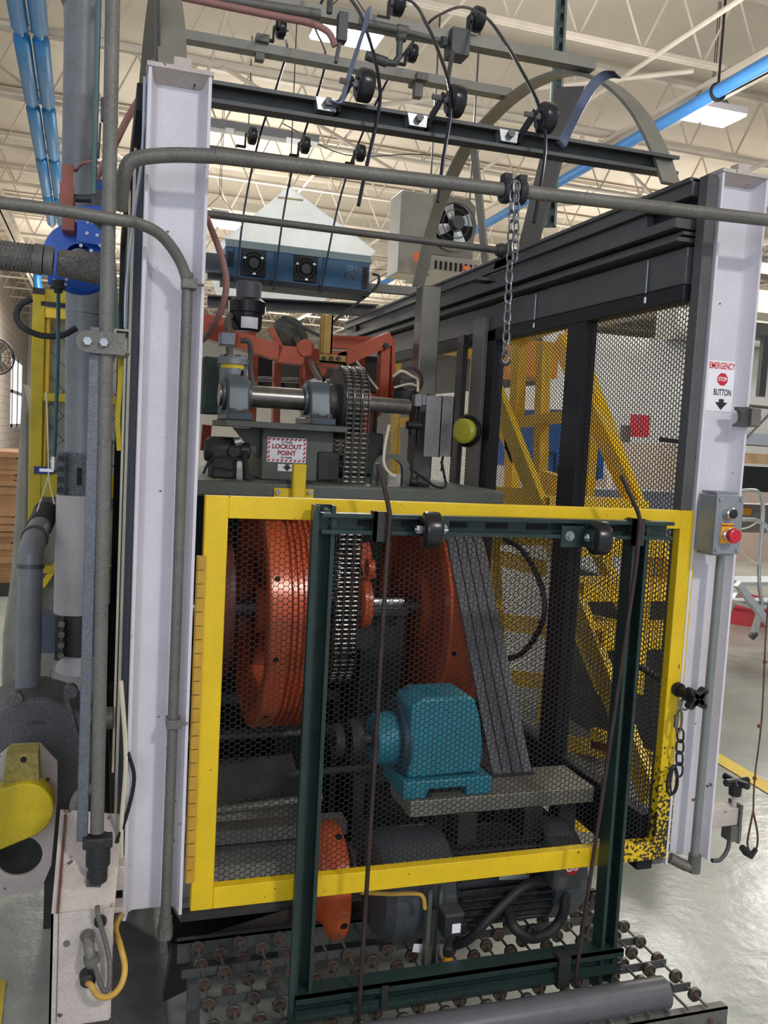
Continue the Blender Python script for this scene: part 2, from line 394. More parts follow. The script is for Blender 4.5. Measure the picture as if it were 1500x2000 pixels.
#SPLIT
# ================================================================== THE HALL
struct('floor', MB().box((-2.5, -4, -.05), (18, 34, 0)), floormat())
struct('ceiling', MB().box((-2.6, -4, 5.75), (18, 34, 5.85)), deckm)
struct('wall_left', MB().box((-2.62, 9, 0), (-2.5, 34, 5.75)), blockmat())
struct('wall_back', MB().box((-2.6, 34, 0), (18, 34.1, 5.75)), wallw)
struct('wall_right', MB().box((18, 4, 0), (18.1, 34, 5.75)), mat('taupe_wall_paint', (158, 150, 142), .7, 0, .05, 1))
m = MB(); m.box((6.05, 11.6, 0), (6.2, 16, 2.5)); m.box((6.05, 11.45, 0), (18, 11.6, 3.3)); struct('wall_inner', m, wallw)
struct('baseboard_inner', MB().box((6.05, 11.42, 0), (18, 11.45, 1.25)), pinkwall)
struct('trim_1', MB().box((8, 11.2, 3.3), (18, 11.7, 3.75)), heaterm)
# roof trusses, one after the other along the hall
def joist(y, x0=-2.5, x1=18.0, zb=5.0, zt=5.66):
    m = MB()
    m.box((x0, y-.035, zb), (x1, y-.004, zb+.035)); m.box((x0, y+.004, zb), (x1, y+.035, zb+.035))
    m.box((x0, y-.045, zt), (x1, y+.045, zt+.05))
    p = .62; n = int((x1-x0)/p)
    for i in range(n):
        xa = x0+i*p; m.cyl((xa, y, zb+.02), (xa+p/2, y, zt+.02), .011, n=6); m.cyl((xa+p/2, y, zt+.02), (xa+p, y, zb+.02), .011, n=6)
    return m
for i in range(16):
    struct('trim_%d' % (i+2), joist(4.98+1.855*i), joistm)
# girders and bridging lines along the hall
def girder(x, z0, z1, wd=.14):
    m = MB(); m.box((x-wd/2, 3.5, z0), (x+wd/2, 33.9, z0+.04)); m.box((x-.012, 3.5, z0), (x+.012, 33.9, z1)); m.box((x-wd/2, 3.5, z1-.04), (x+wd/2, 33.9, z1)); return m
struct('trim_18', girder(5.2, 4.80, 4.98, .12), joistm)
struct('trim_19', girder(-1.55, 4.78, 4.98, .16), joistm)
struct('trim_20', girder(12.2, 4.78, 4.98, .16), joistm)
for k, (x, z, r) in enumerate([(4.45, 5.0, .022), (6.9, 4.85, .028), (7.4, 4.9, .028), (2.6, 5.03, .016), (.9, 5.03, .016), (8.4, 4.5, .05), (-.35, 4.97, .03)]):
    struct('trim_%d' % (21+k), MB().cyl((x, 3.5, z), (x, 33.5, z), r, n=8), joistm)
m = MB()
for (a, b) in [((2.5, 9, 4.98), (4.9, 6.9, 4.98)), ((4.9, 12.4, 4.98), (8.6, 8.8, 4.98)), ((-.3, 12, 4.98), (3, 15.9, 4.98)), ((1, 8.7, 5), (4.9, 12.3, 5)), ((-1.5, 8.7, 5), (1.2, 14.2, 5)), ((5, 8.6, 4.9), (9.5, 12.5, 4.9))]:
    m.cyl(a, b, .022, n=6)
struct('trim_28', m, joistm)
# left wall window: daylight through two sashes
wa = W(23, 680, x=-2.49); wb = W(41, 822, x=-2.49)
y0, y1, z0, z1 = wa.y, wb.y, 1.35, 3.45
m = MB(); m.box((-2.5, y0, z0), (-2.46, y0+.3, z1)); m.box((-2.5, y1-.3, z0), (-2.46, y1, z1)); m.box((-2.5, (y0+y1)/2-.2, z0), (-2.46, (y0+y1)/2+.2, z1))
m.box((-2.5, y0, z1-.1), (-2.46, y1, z1)); m.box((-2.5, y0, z0), (-2.46, y1, z0+.1)); m.box((-2.5, y0, 2.35), (-2.46, y1, 2.45))
wf = struct('window_1', m, wallw)
g = part('window_pane', MB().box((-2.495, y0, z0), (-2.48, y1, z1)), windowm, wf)
# yellow floor lines
m = MB(); a = W(1405, 1482, z=.003); b = W(1560, 1575, z=.003); d = (a-b).normalized(); nn = d.cross(Vector((0, 0, 1)))*.05
m.prism([a+d*3-nn, a+d*3+nn, b-d*1.5+nn, b-d*1.5-nn], (0, 0, .002)); struct('trim_29', m, yellow)
m = MB(); a = W(6, 1800, z=.003); b = W(-40, 1960, z=.003)
m.prism([W(-60, 1915, z=.003), W(12, 1915, z=.003), W(-2, 2040, z=.003), W(-80, 2040, z=.003)], (0, 0, .002)); struct('trim_30', m, dustyellow)
# ---- steel floor plate under the left post
m = MB(); m.prism([W(238, 1800, z=.004), W(312, 1842, z=.004), W(328, 2050, z=.004), W(130, 2050, z=.004), W(205, 1900, z=.004)], (0, 0, .006))
one('floor_plate', m, greysteel, 'bare grey steel plate lying on the floor below the left white post', 'floor plate')

# ================================================================== CEILING LAMPS
def lamp(x, y, z, label, rz=0.):
    t = thing('high_bay_lamp', label, 'ceiling lamp', (x, y, z), None)
    part('housing', MB().box((x-.27, y-.17, z+.02), (x+.27, y+.17, z+.08)), white, t)
    part('ballast_box', MB().box((x-.1, y-.08, z+.1), (x+.1, y+.08, z+.17)), greybox, t)
    for s in (-1, 1): part('lens', MB().box((x+s*.14-.12, y-.16, z), (x+s*.14+.12, y+.16, z+.02)), lampm, t)
    m = MB()
    for s in (-1, 1): m.tube([(x+s*.25, y, z+.08), (x+s*.01, y, z+.35), (x+s*.01, y, 5.76)], .004, 5)
    part('hanger_wire', m, black, t)
    return t
lamp(*W(678, 72, z=4.72), 'bright twin-lens ceiling lamp glaring behind the pipe fittings at top centre')
lamp(*W(1388, 230, z=4.72), 'bright twin-lens ceiling lamp hanging just below the blue air pipe on the right')
lamp(9.6, 10.5, 4.72, 'ceiling lamp high on the far right reflecting in the floor')
lamp(*W(1500, 530, z=4.5), 'small round-looking lamp seen behind the right white post')
lamp(*W(1285, 668, z=4.3), 'distant ceiling lamp seen through the right hand mesh')
lamp(*W(428, 440, z=4.1), 'ceiling lamp half hidden behind the pale hanging sheet')
p = W(485, 262, z=4.75)
t = thing('strip_light', 'unlit twin strip light fixture hanging behind the left casters', 'strip light', p)
part('housing', MB().box((p.x-.9, p.y-.1, p.z), (p.x+.75, p.y+.1, p.z+.07)), greybox, t)
for s in (-.55, .1): part('tube', MB().cyl((p.x+s-.25, p.y-.03, p.z-.01), (p.x+s+.3, p.y-.03, p.z-.01), .03, n=10), lampm if 0 else wallw, t)
part('hanger_wire', MB().cyl((p.x, p.y, p.z+.06), (p.x, p.y, 5.76), .006, n=5), black, t)

# ================================================================== OVERHEAD PIPES
m = MB()
P1, P2 = W(1500, 122, z=4.5), W(942, 442, z=4.5); pd_ = (P2-P1).normalized(); m.cyl(P1-pd_*3, P2+pd_*7, .052, n=20)
t = thing('air_pipe', 'straight blue compressed air pipe running under the roof at right', 'pipe', (P1.x, 4.2, 4.4))
part('pipe_run', m, bluepipe2, t)
c = W(1402, 180, z=4.5); m = MB(); m.ring(c, (0, 1, 0), .06, .018, 20, 6); m.cyl(c+Vector((0, 0, .06)), (c.x, c.y, 5.76), .01, n=6); part('pipe_hanger', m, black, t)
for k, dx in enumerate((0, .155)):
    t = thing('blue_riser_pipe', ['left one of the two fat blue pipes under the roof at top left', 'right one of the two fat blue pipes under the roof at top left'][k], 'pipe', (-.75+dx, 6.5, 4.7))
    m = MB()
    ys = [3.6, 8.35, 10.15, 12.05, 14.0, 16.0]
    pa, pb = W(30, 0, z=4.86), W(100, 430, z=4.86); sl = (pb.x-pa.x)/(pb.y-pa.y); fx = lambda y: pa.x+dx+(y-pa.y)*sl
    for a, b in zip(ys[:-1], ys[1:]):
        m.lathe((fx(a), a+.09, 4.86), (sl, 1, 0), [(0, 0), (.01, .045), (.06, .072), (b-a-.2, .072), (b-a-.16, .045), (b-a-.15, 0)], 16)
    m.cyl((fx(3.6), 3.6, 4.86), (fx(16.2), 16.2, 4.86), .03, n=10)
    part('pipe_run', m, bluepipe, t)
m = MB(); b0 = W(100, 470, z=4.3); m.tube([(b0.x+.1, 16.5, 4.7), (b0.x+.1, 16.5, 4.5), (b0.x, 16.5, 4.2), (b0.x-.3, 16.5, 4.1), (b0.x-.3, 16.5, 3.8)], .07, 10, 4)
one('pipe_elbow', m, bluepipe, 'blue bent pipe end dropping from the twin blue pipes at left', 'pipe')
# ceiling wires
m = MB()
random.seed(3)
for k in range(9):
    x = -1.5+k*1.1; y = 9+(k*37 % 11)*.8
    if k in (3, 5, 7): mm = MB(); mm.tube([(x, y, 4.95), (x+.8, y+.3, 4.82), (x+1.7, y+.1, 4.9), (x+2.6, y+.5, 4.97)], .006, 5, 5); one('ceiling_wire', mm, black, {3: 'loose black wire under the trusses above the cage', 5: 'loose black wire sagging right of the slotted hanging strut', 7: 'loose black wire sagging near the roof at far right'}[k], 'wire', group='loose roof wires')
# perforated strut drop
def perf_strut(name, top, bot, w_, m_, label):
    t = thing(name, label, 'strut', bot)
    mm = MB(); strut(mm, bot, top, (-.5, -1, 0), w_, w_); part('channel', mm, m_, t)
    d = (Vector(top)-Vector(bot)); L = d.length; n = int(L/.05); hm = MB()
    for i in range(n):
        c = Vector(bot)+d*((i+.5)/n)
        hm.box((c.x-.016, c.y-w_*.72, c.z-.012), (c.x-.004, c.y-w_*.70, c.z+.012))
    parts('slot', hm, darkhole, t)
A = W(1074, 445, y=3.1); B = W(1099, -60, y=3.1)
perf_strut('hanging_strut', B, A, .045, mat('pale_green_galvanised', (120, 134, 128), .45, .3, .1, 10, .2), 'slotted pale green strut hanging from the roof right of centre')

# ================================================================== UNIT HEATER
o = W(870, 460, y=6.6)
t = thing('unit_heater', 'beige ceiling unit heater with open propeller fan behind the curved straps', 'heater', (o.x, 6.6, o.z-.4))
a = W(783, 372, y=6.45); b = W(828, 540, y=6.45)
m = MB(); m.box((a.x, 6.42, b.z), (b.x+.03, 6.7, a.z)); part('cabinet_side', m, heaterm, t, bevel=.01)
a2 = W(828, 375, y=6.6); b2 = W(925, 505, y=6.6); cx, cz = W(885, 440, y=6.6).x, W(885, 440, y=6.6).z
m = MB(); m.lathe((cx, 6.6, cz), (0, 1, 0), [(0, .2), (0, .17), (.12, .16), (.14, .165), (.02, .2)], 36)
m.prism([(a2.x, 6.62, b2.z), (a2.x, 6.62, a2.z-.04), (a2.x+.06, 6.62, a2.z), (b2.x-.06, 6.62, a2.z), (b2.x, 6.62, a2.z-.05), (b2.x, 6.62, b2.z)], (0, .5, 0)); part('fan_housing', m, mat('grey_heater_casing', (128, 124, 114), .5, .2, .08, 8), t)
part('fan_opening', MB().cyl((cx, 6.61, cz), (cx, 6.60, cz), .165, n=32), darkhole, t)
for k in range(4):
    an = k*PI/2+.5; m = MB(); u = Vector((math.cos(an), 0, math.sin(an))); v = Vector((-math.sin(an), 0, math.cos(an))); c = Vector((cx, 6.57, cz))
    m.prism([c+u*.03-v*.02, c+u*.15-v*.07+Vector((0, .03, 0)), c+u*.155+v*.03, c+u*.03+v*.03], (0, .006, 0)); part('fan_blade', m, alu, t)
m = MB(); m.cyl((cx, 6.48, cz), (cx, 6.6, cz), .05, n=16); part('fan_motor', m, darksteel, t)
m = MB()
for r in (.06, .11, .16): m.ring((cx, 6.54, cz), (0, 1, 0), r, .004, 28, 5)
part('fan_guard', m, darksteel, t)
a = W(838, 500, y=6.3); b = W(930, 540, y=6.3)
m = MB(); m.box((a.x, 6.25, b.z), (b.x, 6.9, a.z)); part('burner_box', m, heaterm, t)
m = MB()
for k in range(9): m.box((a.x+.03+k*.04, 6.24, b.z+.01), (a.x+.045+k*.04, 6.252, b.z+.07))
part('vent_slots', m, darkhole, t)
p = W(912, 523, y=6.23); part('warning_label', MB().box((p.x-.03, 6.235, p.z-.015), (p.x+.03, 6.245, p.z+.015)), mat('orange_sticker', (230, 110, 50), .5), t)
p = W(816, 500, y=6.27); part('warning_label', MB().box((p.x-.02, 6.285, p.z-.04), (p.x+.02, 6.298, p.z+.03)), MATS['orange_sticker'], t)
m = MB()
for dx in (-.1, .25): m.cyl((cx+dx, 6.9, cz+.2), (cx+dx, 6.9, 5.0), .008, n=6)
part('hanger_rod', m, darksteel, t)

# ================================================================== HANGING PALE SHEET
c4 = [W(565, 363, y=4.6), W(735, 490, y=4.6), W(622, 600, y=4.6), W(425, 580, y=4.6), W(398, 500, y=4.6)]
m = MB(); m.prism(c4, (0, .015, 0))
t = thing('hanging_sheet', 'large pale square sheet hung cornerwise behind the blue ionizing fan unit', 'sheet', c4[2])
part('sheet', m, sheetm, t)
m = MB(); m.bar(W(543, 385, y=4.58), W(592, 391, y=4.58), .02, .006); part('tape_strip', m, mat('old_tape', (220, 205, 160), .4), t)
m = MB(); m.cyl(W(566, 366, y=4.6), (c4[0].x, 4.6, 5.0), .003, n=5); part('hanging_wire', m, black, t)
#SPLIT
# ================================================================== WHITE POSTS
def post(x0, x1, y0, z0, z1, label, cap=True):
    t = thing('channel_post', label, 'post', ((x0+x1)/2, y0, z0))
    D = .048
    m = MB()
    m.box((x0, y0+D-.008, z0), (x1, y0+D, z1))
    for s, xa in ((1, x0), (-1, x1)):
        m.prism([(xa, y0, z0), (xa+s*.006, y0, z0), (xa+s*.012, y0+D-.016, z0), (xa+s*.02, y0+D-.008, z0), (xa, y0+D-.008, z0)], (0, 0, z1-z0))
    part('channel', m, white, t)
    if cap:
        m = MB(); m.box((x0-.003, y0-.004, z1), (x1+.003, y0+D+.002, z1+.008)); m.prism([(x0+.006, y0, z1), (x0+.006, y0+D-.008, z1), (x0+.006, y0+D-.008, z1-.016)], (x1-x0-.012, 0, 0)); part('cap_plate', m, whitedirty, t)
        m = MB(); m.box((x0+.045, y0+.005, z1+.008), (x0+.078, y0+.035, z1+.028)); part('lifting_block', m, whitedirty, t, bevel=.002)
    return t
PL = post(.068, .184, 1.75, .612, 2.262, 'tall white channel post on the left edge of the cage')
PR = post(1.343, 1.472, 1.75, .60, 2.252, 'tall white channel post on the right edge of the cage')

# ================================================================== YELLOW GATE
GX0, GX1, GZ0, GZ1, GY = .201, 1.355, .615, 1.470, 1.752
gt = thing('safety_gate', 'yellow framed gate with black honeycomb mesh across the machine front', 'gate', ((GX0+GX1)/2, GY, GZ0))
wy = wornyellow()
th = .026; ml = .046; mr_ = .047; mt = .044; mb_ = .046
m = MB(); m.box((GX0, GY, GZ0), (GX0+ml, GY+th, GZ1)); part('hinge_stile', m, wy, gt, bevel=.002)
m = MB(); m.box((GX1-mr_, GY, GZ0), (GX1, GY+th, GZ1)); part('latch_stile', m, wy, gt, bevel=.002)
m = MB(); m.box((GX0+ml, GY+.0005, GZ1-mt), (GX1-mr_, GY+th, GZ1)); part('top_rail', m, wy, gt, bevel=.0015)
m = MB(); m.box((GX0+ml, GY+.0005, GZ0), (GX1-mr_, GY+th, GZ0+mb_)); part('bottom_rail', m, wy, gt, bevel=.0015)
hexmesh('mesh_panel', (GX0+ml-.004, GY+th-.002, GZ0+mb_-.004), (1, 0, 0), (0, 0, 1), GX1-GX0-ml-mr_+.008, GZ1-GZ0-mt-mb_+.008, .0127, .0013, .0015, black, gt)
hg = MB(); k = 0; z = .68
while z < 1.335:
    hg.cyl((GX0-.007, GY-.001, z), (GX0-.007, GY-.001, z+.0265), .0068, n=12); hg.box((GX0-.007, GY-.007, z), (GX0+.004, GY-.003, z+.0265)); z += .028
part('piano_hinge', hg, mat('hinge_yellow', (198, 150, 40), .5, .1, .14, 20, .2), gt)
# latch pin, star knob
kp = W(1322, 1345, y=GY)
m = MB(); m.cyl((kp.x, GY+.15, kp.z+.012), (kp.x, GY-.05, kp.z-.006), .009, n=16); m.cyl((kp.x, GY+.0, kp.z+.0), (kp.x, GY-.012, kp.z-.001), .017, n=20); m.cyl((kp.x, GY-.02, kp.z-.002), (kp.x, GY-.05, kp.z-.005), .013, n=16)
pin = part('latch_pin', m, black, gt)
m = MB(); c = Vector((kp.x+.012, GY-.062, kp.z-.006)); m.box((c.x-.016, c.y-.008, c.z-.016), (c.x+.016, c.y+.014, c.z+.016))
for sx in (-1, 1):
    for sz in (-1, 1): m.cyl((c.x+sx*.018, c.y-.008, c.z+sz*.018), (c.x+sx*.018, c.y+.014, c.z+sz*.018), .0072, n=14); m.bar((c.x, c.y+.003, c.z), (c.x+sx*.018, c.y+.003, c.z+sz*.018), .022, .014)
part('star_knob', m, blackrub, pin, bevel=.002)
m = MB(); q = W(1326, 1302, y=GY-.001); m.bar((q.x, GY-.0005, q.z+.006), (q.x+.001, GY-.0005, q.z-.006), .002, .001); part('punched_mark', m, darkhole, gt)
# chain on the pin
def chain_links(start, n, L, wd, r, d=(0, 0, -1), tw=0, seed=None):
    mbs = []; p = Vector(start); d = Vector(d).normalized()
    a, b, _ = frame(d)
    for i in range(n):
        u = a if (i+tw) % 2 == 0 else b
        u = (u*.85+(b if (i+tw) % 2 == 0 else a)*.35).normalized()
        c = p+d*(i*(L-2.2*r)); pts = []
        for k in range(14):
            t_ = 2*PI*k/14; pts.append(c+u*math.cos(t_)*wd/2+d*(math.copysign(abs(math.sin(t_))**.7, math.sin(t_))*(L/2)))
        mb = MB(); mb.tube(pts, r, 7, closed=True); mbs.append(mb)
    return mbs
ct = thing('latch_chain', 'short dark chain with clips hanging on the gate latch pin', 'chain', (kp.x-.006, GY-.02, .9))
m = MB(); m.ring((kp.x+.001, GY-.03, kp.z-.03), (1, .4, 0), .012, .0028, 18, 8); m.tube([(kp.x-.004, GY-.03, kp.z-.02), (kp.x-.006, GY-.03, kp.z-.045)], .0028, 8); part('screw_link', m, zinc, ct)
m = MB(); m.tube([(kp.x-.009+.008*math.cos(t_), GY-.03, kp.z-.07+.028*math.sin(t_)) for t_ in [k*PI/8 for k in range(16)]], .0028, 8, closed=True); m.cyl((kp.x-.017, GY-.03, kp.z-.055), (kp.x-.017, GY-.03, kp.z-.085), .0055, n=6); part('quick_link', m, greysteel, ct)
for mb in chain_links((kp.x-.002, GY-.03, kp.z-.105), 4, .034, .017, .0026, (.05, 0, -1)): part('link', mb, blackrub, ct)
m = MB(); c = Vector((kp.x-.012, GY-.028, kp.z-.215))
m.tube([c+Vector((.013*math.cos(t_)*(1.1-.3*math.sin(t_)), 0, .036*math.sin(t_))) for t_ in [k*PI/10 for k in range(20)]], .0032, 8, closed=True); part('snap_hook', m, black, ct)
m = MB(); m.tube([c+Vector((.006+.009*math.cos(t_), .004, .03*math.sin(t_)-.004)) for t_ in [k*PI/8 for k in range(16)]], .0026, 7, closed=True); part('link', m, blackrub, ct)

# ================================================================== EMERGENCY STOP BOX + SIGN
bx0, bx1, bz0, bz1 = .0, .0, .0, .0
A = W(1402, 966, y=1.68); B = W(1444, 1083, y=1.68)
bx0, bx1, bz0, bz1 = A.x, B.x, B.z, A.z
et = thing('push_button_station', 'grey metal two-button control box screwed to the right white post', 'control box', ((bx0+bx1)/2, 1.74, bz0))
m = MB(); m.box((bx0+.002, 1.686, bz0+.002), (bx1-.002, 1.752, bz1-.002)); part('box', m, greybox, et, bevel=.003)
m = MB(); m.box((bx0, 1.680, bz0), (bx1, 1.687, bz1)); lid = part('cover', m, greybox, et, bevel=.0015)
for sx in (bx0+.008, bx1-.008):
    for sz in (bz0+.01, bz1-.01): part('screw', MB().cyl((sx, 1.68, sz), (sx, 1.676, sz), .0042, n=12), zinc, lid)
m = MB(); m.box((bx0+.012, 1.7, bz1-.001), (bx1+.0, 1.752, bz1+.006)); m.box((bx0+.012, 1.7, bz0-.006), (bx1+.0, 1.752, bz0+.001)); parts('mounting_lug', m, greybox, et)
cx = (bx0+bx1)/2+.004
k1 = W(1427, 1003, y=1.672); k2 = W(1424, 1045, y=1.672)
m = MB(); m.lathe((k1.x, 1.68, k1.z), (0, -1, 0), [(0, .0145), (.006, .0155), (.010, .0145), (.014, .0135), (.016, .011), (.016, 0)], 28); b1 = part('button_ring', m, chrome, et)
part('black_button', MB().lathe((k1.x, 1.665, k1.z), (0, -1, 0), [(0, .011), (.004, .011), (.005, .009), (.005, 0)], 24), wheelblk, b1)
m = MB(); m.box((k2.x-.017, 1.6785, k2.z-.02), (k2.x+.016, 1.6805, k2.z+.026)); yl = part('legend_plate', m, orangelab, et)
text_part('legend_text', 'EMERGENCY STOP', .0042, (k2.x, 1.678, k2.z+.021), (1, 0, 0), (0, 0, 1), mat('label_brown', (120, 60, 20), .5), yl)
m = MB(); m.lathe((k2.x, 1.679, k2.z), (0, -1, 0), [(0, .0145), (.007, .0145), (.009, .012), (.016, .0105)], 24); b2 = part('button_collar', m, chrome, et)
m = MB(); m.lathe((k2.x, 1.664, k2.z), (0, -1, 0), [(0, .009), (.002, .016), (.009, .0175), (.0135, .0165), (.0155, .013), (.0145, .009), (.0155, .004), (.0155, 0)], 30); part('mushroom_button', m, red, b2, bevel=0)
# conduit below the box down the post and the corner elbow
m = MB(); ca = W(1408, 1085, y=1.742); cb = W(1357, 1672, y=1.742); m.cyl(ca, (ca.x-.002, 1.742, cb.z), .0105, n=18)
ec = thing('post_conduit', 'grey conduit running down the right white post below the button box', 'conduit', (ca.x, 1.742, cb.z-.05))
part('conduit_tube', m, mat('grey_green_conduit', (128, 134, 132), .45, .3, .08, 12, .1), ec)
m = MB(); m.cyl((ca.x, 1.742, cb.z+.004), (ca.x, 1.742, cb.z-.04), .0155, n=20); m.tube([(ca.x, 1.742, cb.z-.028), (ca.x-.02, 1.75, cb.z-.026), (ca.x-.055, 1.765, cb.z-.01)], .0135, 12, 4); part('elbow_fitting', m, greysteel, ec)
# sticker
sA = W(1392, 703, y=1.787); sB = W(1441, 806, y=1.787)
SX0, SX1, SZ1, SZ0 = sA.x-.012, sB.x-.006, sA.z, sB.z
yy = 1.7888
st = thing('emergency_stop_sign', 'white sticker with red stop octagon and black down arrow on right post', 'sign', ((SX0+SX1)/2, 1.789, SZ0))
part('sticker', MB().box((SX0, yy, SZ0), (SX1, yy+.0012, SZ1)), signw, st)
H = SZ1-SZ0; Wd = SX1-SX0; cxs = (SX0+SX1)/2+.003
text_part('sign_text', 'EMERGENCY', .0215, (cxs-.0065, yy, SZ1-.105*H), (1, 0, 0), (0, 0, 1), signred, st, sx=.60)
o8 = W(1411, 741, y=yy); R8 = .0158
m = MB(); m.prism([(o8.x+R8*math.cos(PI/8+k*PI/4), yy, o8.z+R8*math.sin(PI/8+k*PI/4)) for k in range(8)], (0, -.0005, 0)); part('stop_octagon', m, signred, st)
text_part('sign_text', 'STOP', .0138, (o8.x, yy-.0006, o8.z), (1, 0, 0), (0, 0, 1), signw, st, sx=.72, label='white STOP lettering')
o9 = W(1410, 767, y=yy); text_part('sign_text', 'BUTTON', .021, (o9.x+.001, yy, o9.z), (1, 0, 0), (0, 0, 1), signblk, st, sx=.60, label='black BUTTON lettering')
o10 = W(1408, 790, y=yy); X, Z = o10.x, o10.z
m = MB(); m.prism([(X-.007, yy, Z+.013), (X-.007, yy, Z+.005), (X-.018, yy, Z+.005), (X, yy, Z-.013), (X+.018, yy, Z+.005), (X+.007, yy, Z+.005), (X+.007, yy, Z+.013)], (0, -.0005, 0)); part('down_arrow', m, signblk, st)
# bracket clamp on the right edge of the post
a = W(1432, 795, y=1.745)
t = thing('notched_bracket', 'dark grey notched bracket bolted on the right edge of the right post', 'bracket', (a.x+.03, 1.74, a.z-.045))
m = MB(); X, Z = a.x, a.z
pts = [(X, Z), (X+.035, Z+.002), (X+.035, Z-.046), (X-.003, Z-.046)]+[(X+.002+.012*math.cos(th_), Z-.023+.016*math.sin(th_)) for th_ in [-PI/2+k*PI/6 for k in range(7)]]
m.prism([(x, 1.742, z) for x, z in pts], (0, -.012, 0)); part('jaw', m, darksteel, t)
m = MB(); m.box((X+.035, 1.72, Z-.044), (X+.062, 1.765, Z)); m.cyl((X+.05, 1.74, Z-.02), (X+.075, 1.738, Z-.02), .006, n=6); part('clamp_block', m, greysteel, t, bevel=.004)
# lower right star knob clamp
c = W(1437, 1530, y=1.76)
t = thing('post_clamp', 'small clamp with black star knob low on the right post', 'clamp', (c.x, 1.77, W(1437, 1640, y=1.76).z))
m = MB(); m.lathe((c.x, 1.76, c.z-.03), (0, 0, 1), [(0, .0), (0, .015), (.03, .017), (.034, .014), (.04, .013), (.043, 0)], 20)
for an in (0, 1.7, 3.3, 4.9): m.cyl((c.x, 1.76, c.z+.004), (c.x+.036*math.cos(an), 1.76+.036*math.sin(an), c.z+.006), .008, .009, n=12)
part('star_knob', m, wheelblk, t)
z2 = W(1437, 1575, y=1.76).z
m = MB(); m.cyl((c.x, 1.76, c.z-.03), (c.x, 1.76, z2-.005), .007, n=12); m.box((1.472, 1.75, z2-.045), (c.x+.008, 1.79, z2)); part('arm', m, whitedirty, t, bevel=.002)
m = MB(); m.box((c.x-.014, 1.745, z2-.085), (c.x+.018, 1.78, z2-.045)); m.box((c.x+.008, 1.742, z2-.09), (c.x+.014, 1.79, z2+.01)); part('foot_block', m, greysteel, t)
m = MB(); m.tube([(c.x-.004, 1.76, z2-.085), (c.x-.012, 1.755, z2-.11), (c.x-.035, 1.75, z2-.13), (c.x-.06, 1.75, z2-.13)], .0055, 10, 6); part('cable_stub', m, darksteel, t)
# pull cord with loop at far right
cc = thing('pull_cord', 'thin hanging pull cord with knots and a black taped loop at right edge', 'cord', W(1462, 1670, y=1.75))
m = MB(); m.tube([W(1512, 1080, y=1.75), W(1497, 1220, y=1.75), W(1488, 1400, y=1.75), W(1474, 1520, y=1.75), W(1471, 1590, y=1.75)], .0022, 7, 5)
for q in ((1494, 1293), (1483, 1418), (1474, 1520)): m.lathe(W(*q, y=1.75)-Vector((0, 0, .006)), (0, 0, 1), [(0, 0), (.003, .005), (.009, .005), (.012, 0)], 8)
part('cord', m, rust, cc)
m = MB(); m.tube([W(1471, 1585, y=1.75), W(1462, 1630, y=1.75), W(1460, 1650, y=1.75), W(1467, 1668, y=1.75), W(1478, 1655, y=1.75), W(1479, 1625, y=1.75), W(1471, 1585, y=1.75)], .0026, 7, 5); part('loop', m, rust, cc)
m = MB(); m.tube([W(1449, 1655, y=1.75), W(1458, 1664, y=1.75), W(1466, 1672, y=1.75), W(1477, 1658, y=1.75)], [.008, .011, .008, .006], 10); part('tape_grip', m, black, cc)

# ================================================================== CAGE: RIGHT SIDE GUARD (plane x = 1.32)
XR = 1.32
rg = thing('side_guard', 'black framed honeycomb mesh guard forming the right side of the cage', 'guard', (XR, 1.8, .6))
m = MB(); m.box((1.310, 1.757, .60), (1.338, 1.79, 2.245)); part('end_post', m, beamgrey, rg, bevel=.002)
m = MB(); m.box((1.30, 2.24, .70), (1.34, 2.34, 2.0)); part('middle_post', m, black, rg, bevel=.002)
m = MB(); m.box((1.298, 2.84, .70), (1.338, 2.905, 2.0)); part('middle_post', m, black, rg, bevel=.002)
m = MB(); m.box((1.285, 2.905, .9), (1.315, 3.01, 2.05)); part('inner_post', m, mat('flat_grey_post', (118, 116, 116), .5, .2, .06, 10, .15), rg, bevel=.002)
m = MB(); m.box((1.298, 1.80, .565), (1.342, 3.9, .708)); m.box((1.290, 1.80, .648), (1.30, 3.9, .653)); part('bottom_rail', m, black, rg, bevel=.003)
m = MB(); m.box((1.298, 1.80, 1.962), (1.342, 4.68, 2.0)); part('top_rail', m, black, rg, bevel=.002)
hexmesh('mesh_panel', (1.322, 1.80, .705), (0, 1, 0), (0, 0, 1), 2.1, 1.26, .0125, .0021, .0012, black, rg)
hexmesh('mesh_panel', (1.322, 3.9, .705), (0, 1, 0), (0, 0, 1), .78, 1.26, .0175, .004, .0012, black, rg)
m = MB(); m.box((1.298, 4.64, .6), (1.342, 4.7, 2.2)); part('far_post', m, black, rg)
# top beam group
bt = thing('top_beam', 'long dark grey steel beam running back above the right mesh guard', 'beam', (XR, 1.8, 2.0))
m = MB(); m.box((1.30, 1.80, 2.002), (1.345, 4.9, 2.088)); part('lower_beam', m, beamgrey, bt, bevel=.003)
m = MB(); m.box((1.27, 1.80, 2.098), (1.35, 4.9, 2.108)); m.box((1.285, 1.80, 2.114), (1.35, 4.9, 2.122)); m.box((1.262, 1.80, 2.128), (1.35, 4.9, 2.150)); m.box((1.34, 1.80, 2.09), (1.35, 4.9, 2.13)); part('slide_rail', m, beamgrey, bt)
m = MB(); m.box((1.336, 1.80, 2.10), (1.343, 2.6, 2.215)); part('dark_opening_fill', m, black, bt)  # black plate added to darken the opening in the beam
m = MB(); m.box((1.30, 1.80, 2.205), (1.345, 4.9, 2.245)); m.box((1.315, 2.0, 2.15), (1.345, 4.9, 2.205)); m.box((1.292, 1.80, 2.236), (1.345, 4.9, 2.247)); part('upper_rail', m, beamgrey, bt, bevel=.002)
m = MB()
